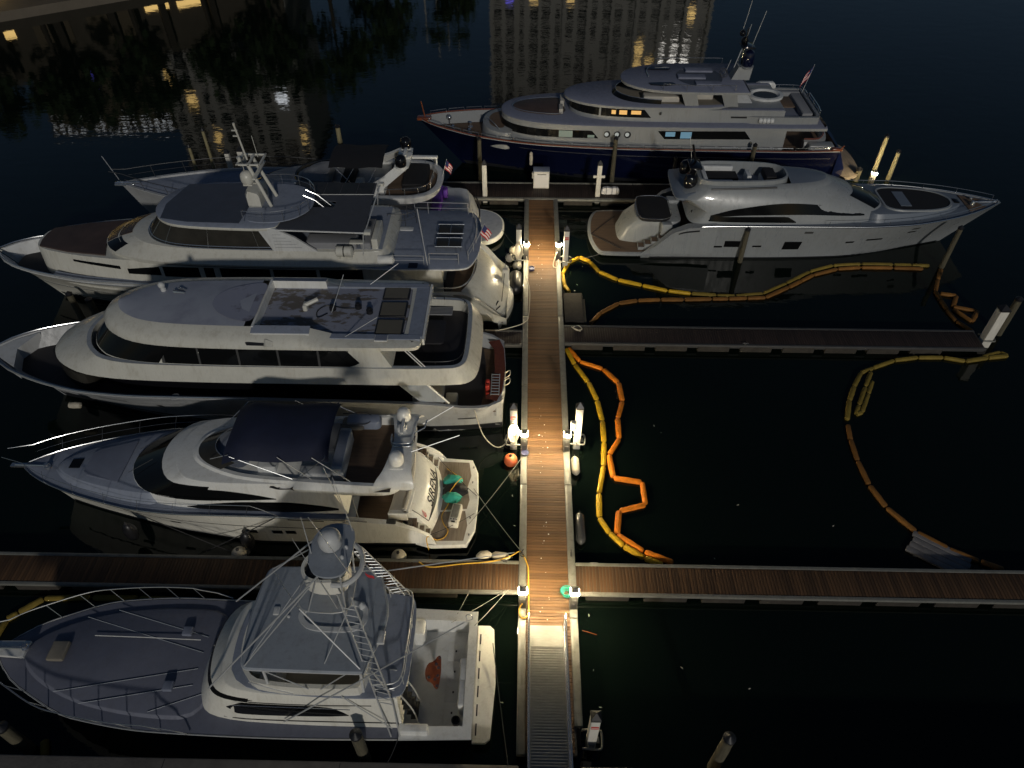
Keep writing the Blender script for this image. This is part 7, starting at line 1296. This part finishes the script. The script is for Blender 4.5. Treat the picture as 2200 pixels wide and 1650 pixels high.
hose('looped white hose hanging on the far right lamp post', [(2.14, 39.1, 1.2), (1.98, 38.85, 0.95), (1.86, 38.5, 0.56), (2.0, 38.25, 0.56), (2.16, 38.4, 0.57), (2.19, 38.9, 0.75)], 'palehose', 0.028)
o = empty('hose_coil', 'coiled white hose hung on the white pile by the middle left lamp post', 'hose', (-0.40, 23.36, 1.5))
for k in range(5): part('loop', 'palehose', o, lambda b: b.tube([((0.16 + 0.025 * k) * math.cos(a), -0.05 - 0.02 * k, (0.42 + 0.06 * k) * math.sin(a)) for a in [2 * math.pi * i / 22 for i in range(22)]], 0.024, 6, closed=True))
o = empty('hose_coil', 'coiled white hose hung on the white pile by the far left lamp post', 'hose', (-0.36, 39.12, 1.3))
for k in range(5): part('loop', 'palehose', o, lambda b: b.tube([((0.15 + 0.025 * k) * math.cos(a), -0.05 - 0.02 * k, (0.42 + 0.06 * k) * math.sin(a)) for a in [2 * math.pi * i / 22 for i in range(22)]], 0.024, 6, closed=True))
o = empty('hose_coil', 'green hose coil heaped by the near right lamp post', 'hose', (1.93, 15.25, 0.51))
for k in range(8): part('loop', 'green', o, lambda b: b.tube([((0.12 + 0.018 * k) * math.cos(a + k), (0.16 + 0.02 * (k % 4)) * math.sin(a + k) + 0.02 * (k % 3), 0.03 + 0.032 * k + 0.02 * math.sin(2 * a)) for a in [2 * math.pi * i / 20 for i in range(20)]], 0.02, 6, closed=True))
o = empty('junction_box', 'small white box on the white pile by the right middle lamp post', 'box', (2.5, 23.55, 0)); part('case', 'pilewhite', o, lambda b: b.rbox(-0.14, 0.08, -0.14, 0.1, 1.5, 2.0, 0.03)); part('lid', 'alu', o, lambda b: b.box(-0.12, 0.06, -0.155, -0.14, 1.55, 1.95))
# power cabinet and wrapped bundle on the cross dock
o = empty('power_cabinet', 'white metal power cabinet on the cross dock at the head of the walkway', 'cabinet', (1.17, 48.75, 0.5))
part('case', 'pilewhite', o, lambda b: b.rbox(-0.58, 0.58, -0.35, 0.35, 0, 1.32, 0.03)); part('lid', 'deck', o, lambda b: b.rbox(-0.60, 0.60, -0.37, 0.37, 1.322, 1.36, 0.03)); part('door', 'flagwhite', o, lambda b: b.rbox(-0.52, 0.52, -0.365, -0.352, 0.08, 1.2, 0.005, 1)); part('vent_strip', 'alu', o, lambda b: b.box(-0.3, 0.35, -0.372, -0.366, 1.08, 1.15)); part('side_meter', 'pilewhite', o, lambda b: b.rbox(-0.68, -0.585, -0.1, 0.15, 0.65, 1.1, 0.02))
o = empty('wrapped_bundle', 'white tarpaulin bundle tied with rope on the cross dock', 'bundle', (6.2, 47.75, 0.51))
part('tarpaulin', 'flagwhite', o, lambda b: b.rings([[(x, 0.24 * k * y, 0.03 + 0.25 * k * (z + 1) * 0.9) for y, z in ((1, -0.9), (1.05, 0.1), (0.6, 0.9), (-0.5, 1.0), (-1.0, 0.2), (-1, -0.9))] for x, k in ((-0.65, 0.6), (-0.55, 0.95), (-0.2, 1.1), (0.05, 0.95), (0.3, 1.08), (0.55, 1.0), (0.65, 0.7))], True, True))
for x in (-0.3, 0.12, 0.45): part('lashing', 'darkrope', o, lambda b: b.tube([(x, 0.28 * y, 0.03 + 0.27 * (z + 1) * 0.95) for y, z in ((1, -0.9), (1.08, 0.1), (0.6, 0.92), (-0.5, 1.05), (-1.05, 0.2), (-1, -0.9))], 0.012, 5))
part('trolley_leg', 'pipe', o, lambda b: [b.tube([(x, -0.2, 0), (x, -0.3, 0.18)], 0.02, 5) for x in (-0.4, 0.55)])
# things on the bathing platform
o = empty('cooler_box', 'white cooler box standing on the bathing platform of the lettered yacht', 'cooler', (-2.93, 19.0, 0.44), R(-8)); part('body', 'pilewhite', o, lambda b: b.rbox(-0.22, 0.22, -0.55, 0.55, 0, 0.36, 0.06)); part('lid', 'alu', o, lambda b: b.rbox(-0.16, 0.16, -0.25, 0.48, 0.36, 0.385, 0.04)); part('latch', 'aludark', o, lambda b: [b.box(x, x + 0.06, -0.36, -0.30, 0.355, 0.372) for x in (-0.15, -0.03, 0.09)]); part('handle', 'black', o, lambda b: b.rbox(-0.09, 0.09, -0.50, -0.42, 0.355, 0.37, 0.02))
def sack(x, y, z, m, label, sx, sy, sz, seed):
    random.seed(seed); b = MB(); n = 12; rg = []
    for k in range(6):
        t = k / 5; rr = math.sin(math.pi * (0.18 + 0.72 * t)) ; rg.append([(sx * rr * math.cos(a) * random.uniform(0.8, 1.15), sy * rr * math.sin(a) * random.uniform(0.8, 1.15), sz * t) for a in [2 * math.pi * i / n for i in range(n)]])
    b.rings(rg, True, True); return tag(b.build('sack', m, loc=(x, y, z), ang=25), label, 'bag', 'bags on the bathing platform')
sack(-3.18, 20.95, 0.44, 'teal', 'teal plastic bag, farther of two, on the bathing platform', 0.46, 0.34, 0.42, 3); sack(-3.15, 19.98, 0.44, 'teal', 'teal plastic bag, nearer of two, on the bathing platform', 0.46, 0.34, 0.40, 5); sack(-3.0, 20.45, 0.44, 'black', 'black plastic sack between two teal bags on the bathing platform', 0.6, 0.42, 0.40, 9)
random.seed(11)
# cleats and mooring lines
cleat(-0.55, 15.32, 0.525, 0, 'cleat on the left finger dock holding the sport fishing boat lines'); cleat(3.05, 15.30, 0.525, 0, 'cleat on the near edge of the right finger dock by the lamp post'); cleat(-0.64, 16.72, 0.525, 0.0, 'dark cleat on the far edge of the left finger dock beside pale fenders', True); cleat(3.14, 16.69, 0.525, 0, 'cleat on the far edge of the long right finger dock')
cleat(0.1, 17.1, 0.53, R(90), 'roped cleat on the left dock edge where the yellow hose bends', True); cleat(2.2, 17.15, 0.53, R(90), 'roped cleat on the right dock edge above the dark fender', True); cleat(3.0, 32.4, 0.525, 0, 'roped cleat on the dark right finger dock', True); cleat(12.6, 31.05, 0.525, 0, 'cleat halfway along the dark right finger dock', True)
def line(label, a, c, drop=0.2, m='rope', r=0.014):
    return tag(MB().tube(sag(a, c, drop, 12), r, 6).build('mooring_line', m), label, 'rope', 'mooring lines')
line('grey mooring line from the lettered yacht up to the middle left dock edge', (-2.3, 18.6, 0.55), (0.05, 22.5, 0.6), 0.12)
line('grey mooring line from the lettered yacht down to the near dock edge', (-2.2, 20.6, 0.5), (0.05, 17.2, 0.6), 0.12)
line('dark stern rope tied across the bathing platform of the lettered yacht', (-3.95, 21.9, 1.2), (-2.05, 20.2, 0.5), 0.1, 'darkrope'); line('dark rope over the cooler end of the bathing platform', (-2.1, 19.2, 0.5), (-3.9, 17.7, 1.0), 0.1, 'darkrope')
line('upper pale stern line from the sport fishing boat to the finger dock cleat', (-2.6, 13.4, 1.5), (-0.55, 15.32, 0.62), 0.05); line('lower pale stern line from the sport fishing boat to the finger dock cleat', (-1.7, 13.3, 1.5), (-0.5, 15.32, 0.62), 0.08); line('pale spring line from the sport fishing boat to the finger dock edge', (-2.4, 13.8, 1.45), (-2.05, 15.32, 0.56), 0.02)
line('thin dark stern line running from the sport fishing boat to the seawall', (-1.0, 12.9, 0.9), (-0.3, 8.4, 1.25), 0.3, 'darkrope', 0.014); line('dark bow side line from the sport fishing boat to the seawall', (-4.1, 9.1, 1.5), (-4.4, 8.4, 1.25), 0.1, 'darkrope', 0.014)
line('pale stern line from the sport yacht to the far right lamp post', (5.2, 40.1, 0.52), (2.7, 39.2, 0.75), 0.25); line('upper dark rope crossing the teak platform of the sport yacht', (4.5, 42.3, 0.52), (6.3, 44.6, 0.55), 0.0, 'darkrope', 0.022); line('lower dark rope crossing the teak platform of the sport yacht', (4.5, 42.3, 0.52), (6.4, 40.5, 0.55), 0.0, 'darkrope', 0.022)
line('thin dark line from the round white platform to the far left white pile', (-1.6, 43.0, 0.5), (-0.4, 39.6, 1.2), 0.25, 'darkrope'); line('dark spring line hanging from the bow half of the lettered yacht', (-16.2, 17.6, 2.4), (-12.5, 17.0, 0.5), 0.05, 'darkrope', 0.022); line('dark spring line hanging amidships from the lettered yacht', (-10.3, 17.5, 2.35), (-13.6, 17.0, 0.5), 0.05, 'darkrope', 0.022)
line('dark stern line over the cream yacht stern', (-1.3, 34.0, 1.1), (-1.1, 37.5, 2.2), 0.05, 'darkrope', 0.02)
tag(MB().tube(smooth_path([(0.05, 17.1, 0.6), (0.14, 17.3, 0.62), (0.0, 17.0, 0.63), (0.18, 16.95, 0.6), (0.05, 17.2, 0.61)], 5), 0.02, 6).build('rope_coil', 'darkrope'), 'dark rope knotted round the cleat by the yellow hose', 'rope')
tag(MB().tube(smooth_path([(2.8, 32.35, 0.6), (3.1, 32.1, 0.55), (3.4, 32.2, 0.54), (3.2, 32.5, 0.56), (2.9, 32.3, 0.58), (3.3, 32.0, 0.56)], 5), 0.03, 6).build('rope_coil', 'palehose'), 'loose rope coil on the dark right finger dock', 'rope')
# paint marks on the boards, litter in the water
pm = MB()
for i in range(45):
    y = random.choice((14.4, 16.0, 17.6, 18.2, 22.4, 23.8, 25.1, 36.5, 38.0, 39.2, 40.6)) + random.gauss(0, 0.5); x = random.choice((0.95, 1.2)) + random.gauss(0, 0.07); a = random.uniform(0, 3.1); r = random.uniform(0.008, 0.03)
    pm.add([(x + r * random.uniform(0.5, 1.8) * math.cos(a + t), y + r * random.uniform(0.5, 1.8) * math.sin(a + t), 0.5065) for t in (0, 1.2, 2.5, 3.7, 5.0)], [(0, 1, 2, 3, 4)])
po = pm.build('paint_speck', 'flagwhite', d); po['kind'] = 'stuff'
lf = MB()
for x, y in [(6.8, 25.19), (7.1, 24.72), (6.35, 12.47), (8.8, 11.71), (10.1, 20.28), (8.5, 17.39), (14.19, 19.2), (2.86, 14.6), (2.91, 12.31), (3.09, 10.9), (3.81, 39.2), (3.38, 37.21), (-0.27, 18.92), (-1.0, 12.4), (3.2, 36.6), (3.6, 36.0), (-0.6, 11.0), (-0.4, 20.6)]:
    a = random.uniform(0, 3); r = random.uniform(0.03, 0.07); lf.add([(x + r * k * math.cos(a + t), y + r * k * math.sin(a + t), 0.012) for t, k in ((0, 1.3), (0.9, 0.6), (3.1, 1.2), (4.2, 0.6))], [(0, 1, 2, 3)])
lo_ = lf.build('floating_leaves', 'buoywhite'); lo_['kind'] = 'stuff'; lo_['label'] = 'scattered pale leaves and litter floating on the dark water'; lo_['category'] = 'litter'
tag(MB().tube([(2.55, 13.93, 0.02), (2.8, 13.86, 0.03), (3.12, 13.76, 0.02)], 0.022, 6).build('drift_stick', 'varnish'), 'thin reddish stick floating just right of the gangway head', 'stick')
tag(MB().tube(smooth_path([(5.0, 27.6, 0.02), (5.2, 27.9, 0.02), (5.05, 27.1, 0.02)], 4), 0.02, 6).build('drift_twig', 'bark'), 'curved twig floating inside the loop of the orange boom', 'stick')
# ------------------------------------------------------------------ far bank: buildings and trees seen mirrored in the water
BD = Vector((0.815, 0.579, 0)); BN = Vector((-0.579, 0.815, 0)); P0 = Vector((-59.0, 84.9, 0))
def bank_pt(s, t, z=0): return P0 + BD * s + BN * t + Vector((0, 0, z))
b = MB(); a = [bank_pt(-120, 0), bank_pt(260, 0), bank_pt(260, 260), bank_pt(-120, 260)]
b.rings([[(p.x, p.y, -0.5) for p in a], [(p.x, p.y, 1.0) for p in a]], True, True); bo = b.build('far_bank', 'bank'); bo['kind'] = 'structure'
PANE = {}
def pane(parent, x0, x1, z0, z1, y, m, name='window'):
    k = (m,)
    if k not in PANE:
        o = MB().box(-0.5, 0.5, -0.06, 0.06, -0.5, 0.5).build('window', m); PANE[k] = o.data; bpy.data.objects.remove(o)
    o = bpy.data.objects.new(name, PANE[k]); link(o, parent); o.location = ((x0 + x1) / 2, y, (z0 + z1) / 2); o.scale = (x1 - x0, 1, z1 - z0); return o
def building(label, x, y, w, dpt, h, cols, rows, m, rz=0.0, lit=(), balc=False, piers=False, roofline=False):
    B = empty('apartment_building', label, 'building', (x, y, 1.0), rz, group='apartment buildings on the far bank')
    part('wall', m, B, lambda b: b.box(-w / 2, w / 2, 0, dpt, 0, h)); part('roof', 'bank', B, lambda b: b.box(-w / 2 - 0.4, w / 2 + 0.4, -0.4, dpt + 0.4, h, h + 0.7))
    cw = w / cols; rh = h / rows
    for i in range(cols):
        for j in range(rows):
            k = [c for (a, c_, c) in lit if (a, c_) == (i, j)]
            wide = (0.36 if (i + 1) % 3 else 0.22) * random.uniform(0.75, 1.1)
            if random.random() < 0.12 and not k: continue
            pane(B, -w / 2 + cw * (i + 0.5 - wide), -w / 2 + cw * (i + 0.5 + wide), rh * (j + 0.28), rh * (j + 0.78), -0.03, k[0] if k else 'glass')
            if balc and i % 3 == 1: part('balcony', m, B, lambda b: b.box(-w / 2 + cw * (i + 0.08), -w / 2 + cw * (i + 0.92), -1.3, 0, rh * j + 0.02, rh * (j + 0.26)))
    if piers:
        for i in range(0, cols + 1, 2): part('pier', m, B, lambda b: b.box(-w / 2 + cw * i - 0.35, -w / 2 + cw * i + 0.35, -0.7, 0, 0, h))
    if roofline:
        for i in range(18): pane(B, -w / 2 + w * i / 18 + 0.15, -w / 2 + w * (i + random.uniform(0.3, 0.7)) / 18, h - 0.5, h - 0.2, -0.08, 'wincool', 'roof_lamp')
    return B
building('pale apartment block with balconies mirrored at the upper left of the water', -44.5, 109, 20.5, 16, 28.5, 9, 9, 'facade', 0.05, lit=((8, 7, 'winwarm'), (2, 7, 'winwarm'), (1, 5, 'winwarm'), (0, 4, 'winwarm'), (7, 5, 'wincool')), balc=True)
building('wide apartment block with tall piers mirrored at the top centre of the water', 14.0, 150, 42, 18, 35.5, 18, 11, 'facade', 0.0, lit=((3, 4, 'winwarm'), (6, 4, 'winwarm'), (12, 7, 'winwarm'), (13, 8, 'winwarm'), (16, 5, 'winwarm'), (1, 4, 'winviolet'), (12, 8, 'winwarm'), (9, 3, 'wincool')), piers=True)
building('low dim building with a row of white roof lamps mirrored at the left', -67, 112, 19, 14, 24.0, 7, 7, 'facade_tan', 0.12, lit=((3, 4, 'winviolet'),), roofline=True)
ar = empty('waterside_arcade', 'low arcade with warm lit openings on the far bank, top left corner', 'building', tuple(bank_pt(-12, 5, 1.0)), math.atan2(BD.y, BD.x))
part('wall', 'bank', ar, lambda b: b.box(-22, 46, 0, 6, 0, 7.5))
for i, (x0, x1, z0, z1, m) in enumerate(((-2, 1.2, 1.0, 5.5, 'winwarm'), (3.5, 7, 0.6, 1.6, 'winwarm'), (8, 13, 0.6, 2.2, 'winwarm'), (15, 19, 1, 4, 'facade_tan'), (21, 26, 1, 4.5, 'facade_tan'), (28, 31, 0.5, 2.0, 'winwarm'), (32, 35, 0.5, 2.2, 'winwarm'))): pane(ar, x0, x1, z0, z1, -0.05, m, 'lit_opening')
for i in range(10): part('column', 'bark', ar, lambda b: b.box(-20 + 6.2 * i, -19.2 + 6.2 * i, -1.0, -0.1, 0, 6.5))
def tree(x, y, h, r, label, seed, dens=900):
    rnd = random.Random(seed); T = empty('shore_tree', label, 'tree', (x, y, 1.0), group='trees on the far bank')
    part('trunk', 'bark', T, lambda b: (b.tube([(0, 0, 0), (0.1, 0, h * 0.35), (0, 0.1, h * 0.7)], 0.35, 8, r2=0.15), b.tube([(0.1, 0, h * 0.35), (r * 0.5, 0.3, h * 0.6)], 0.16, 6, r2=0.06), b.tube([(0.1, 0, h * 0.4), (-r * 0.5, -0.3, h * 0.65)], 0.16, 6, r2=0.06)))
    cb = MB(); cl = [(rnd.gauss(0, r * 0.5), rnd.gauss(0, r * 0.5), h * rnd.uniform(0.42, 0.92), rnd.uniform(0.25, 0.5) * r) for _ in range(12)]
    for i in range(dens):
        c = rnd.choice(cl); p = Vector((c[0] + rnd.gauss(0, c[3] * 0.6), c[1] + rnd.gauss(0, c[3] * 0.6), c[2] + rnd.gauss(0, c[3] * 0.5))); s = rnd.uniform(0.35, 0.8); u = Vector((rnd.gauss(0, 1), rnd.gauss(0, 1), rnd.gauss(0, 1))).normalized(); v = u.orthogonal().normalized()
        cb.add([p - u * s, p + v * s * 0.6, p + u * s, p - v * s * 0.6], [(0, 1, 2, 3)])
    cb.build('crown', 'leaf', T); return T
for i, (s, t, h, r) in enumerate(((-16, 3, 11, 4), (-6, 3.5, 12, 4), (4, 3, 13, 4.5), (14, 3, 14, 4.5), (23, 3.5, 13, 4.5), (31, 3, 15, 5), (40, 3, 17, 5), (49, 3.5, 15, 5), (60, 3, 14, 3.5), (95, 4, 13, 4), (118, 4, 16, 6), (140, 4, 15, 5))):
    p = bank_pt(s, t); tree(p.x, p.y, h, r, ('leafy tree on the far bank, number %s from the arcade end' % ('first second third fourth fifth sixth seventh eighth ninth tenth eleventh twelfth'.split()[i])).replace('number ', ''), i)
for i, (x, y, h, lb) in enumerate(((-16.0, 121, 13, 'leftmost slim white pole mirrored between the trees and the wide block'), (-14.3, 122, 15.5, 'second slim white pole from the trees on the far bank'), (-12.8, 123, 14.5, 'third slim white pole from the trees on the far bank'), (-11.2, 124, 15.5, 'rightmost slim white pole beside the wide block on the far bank'))):
    o = empty('white_pole', lb, 'pole', (x, y, 1.0), group='white poles on the far bank'); part('shaft', 'pilewhite', o, lambda b: b.tube([(0, 0, 0), (0.02, 0, h)], 0.14, 8, r2=0.08)); part('finial', 'pilewhite', o, lambda b: b.sphere((0.02, 0, h + 0.1), 0.16, 8))
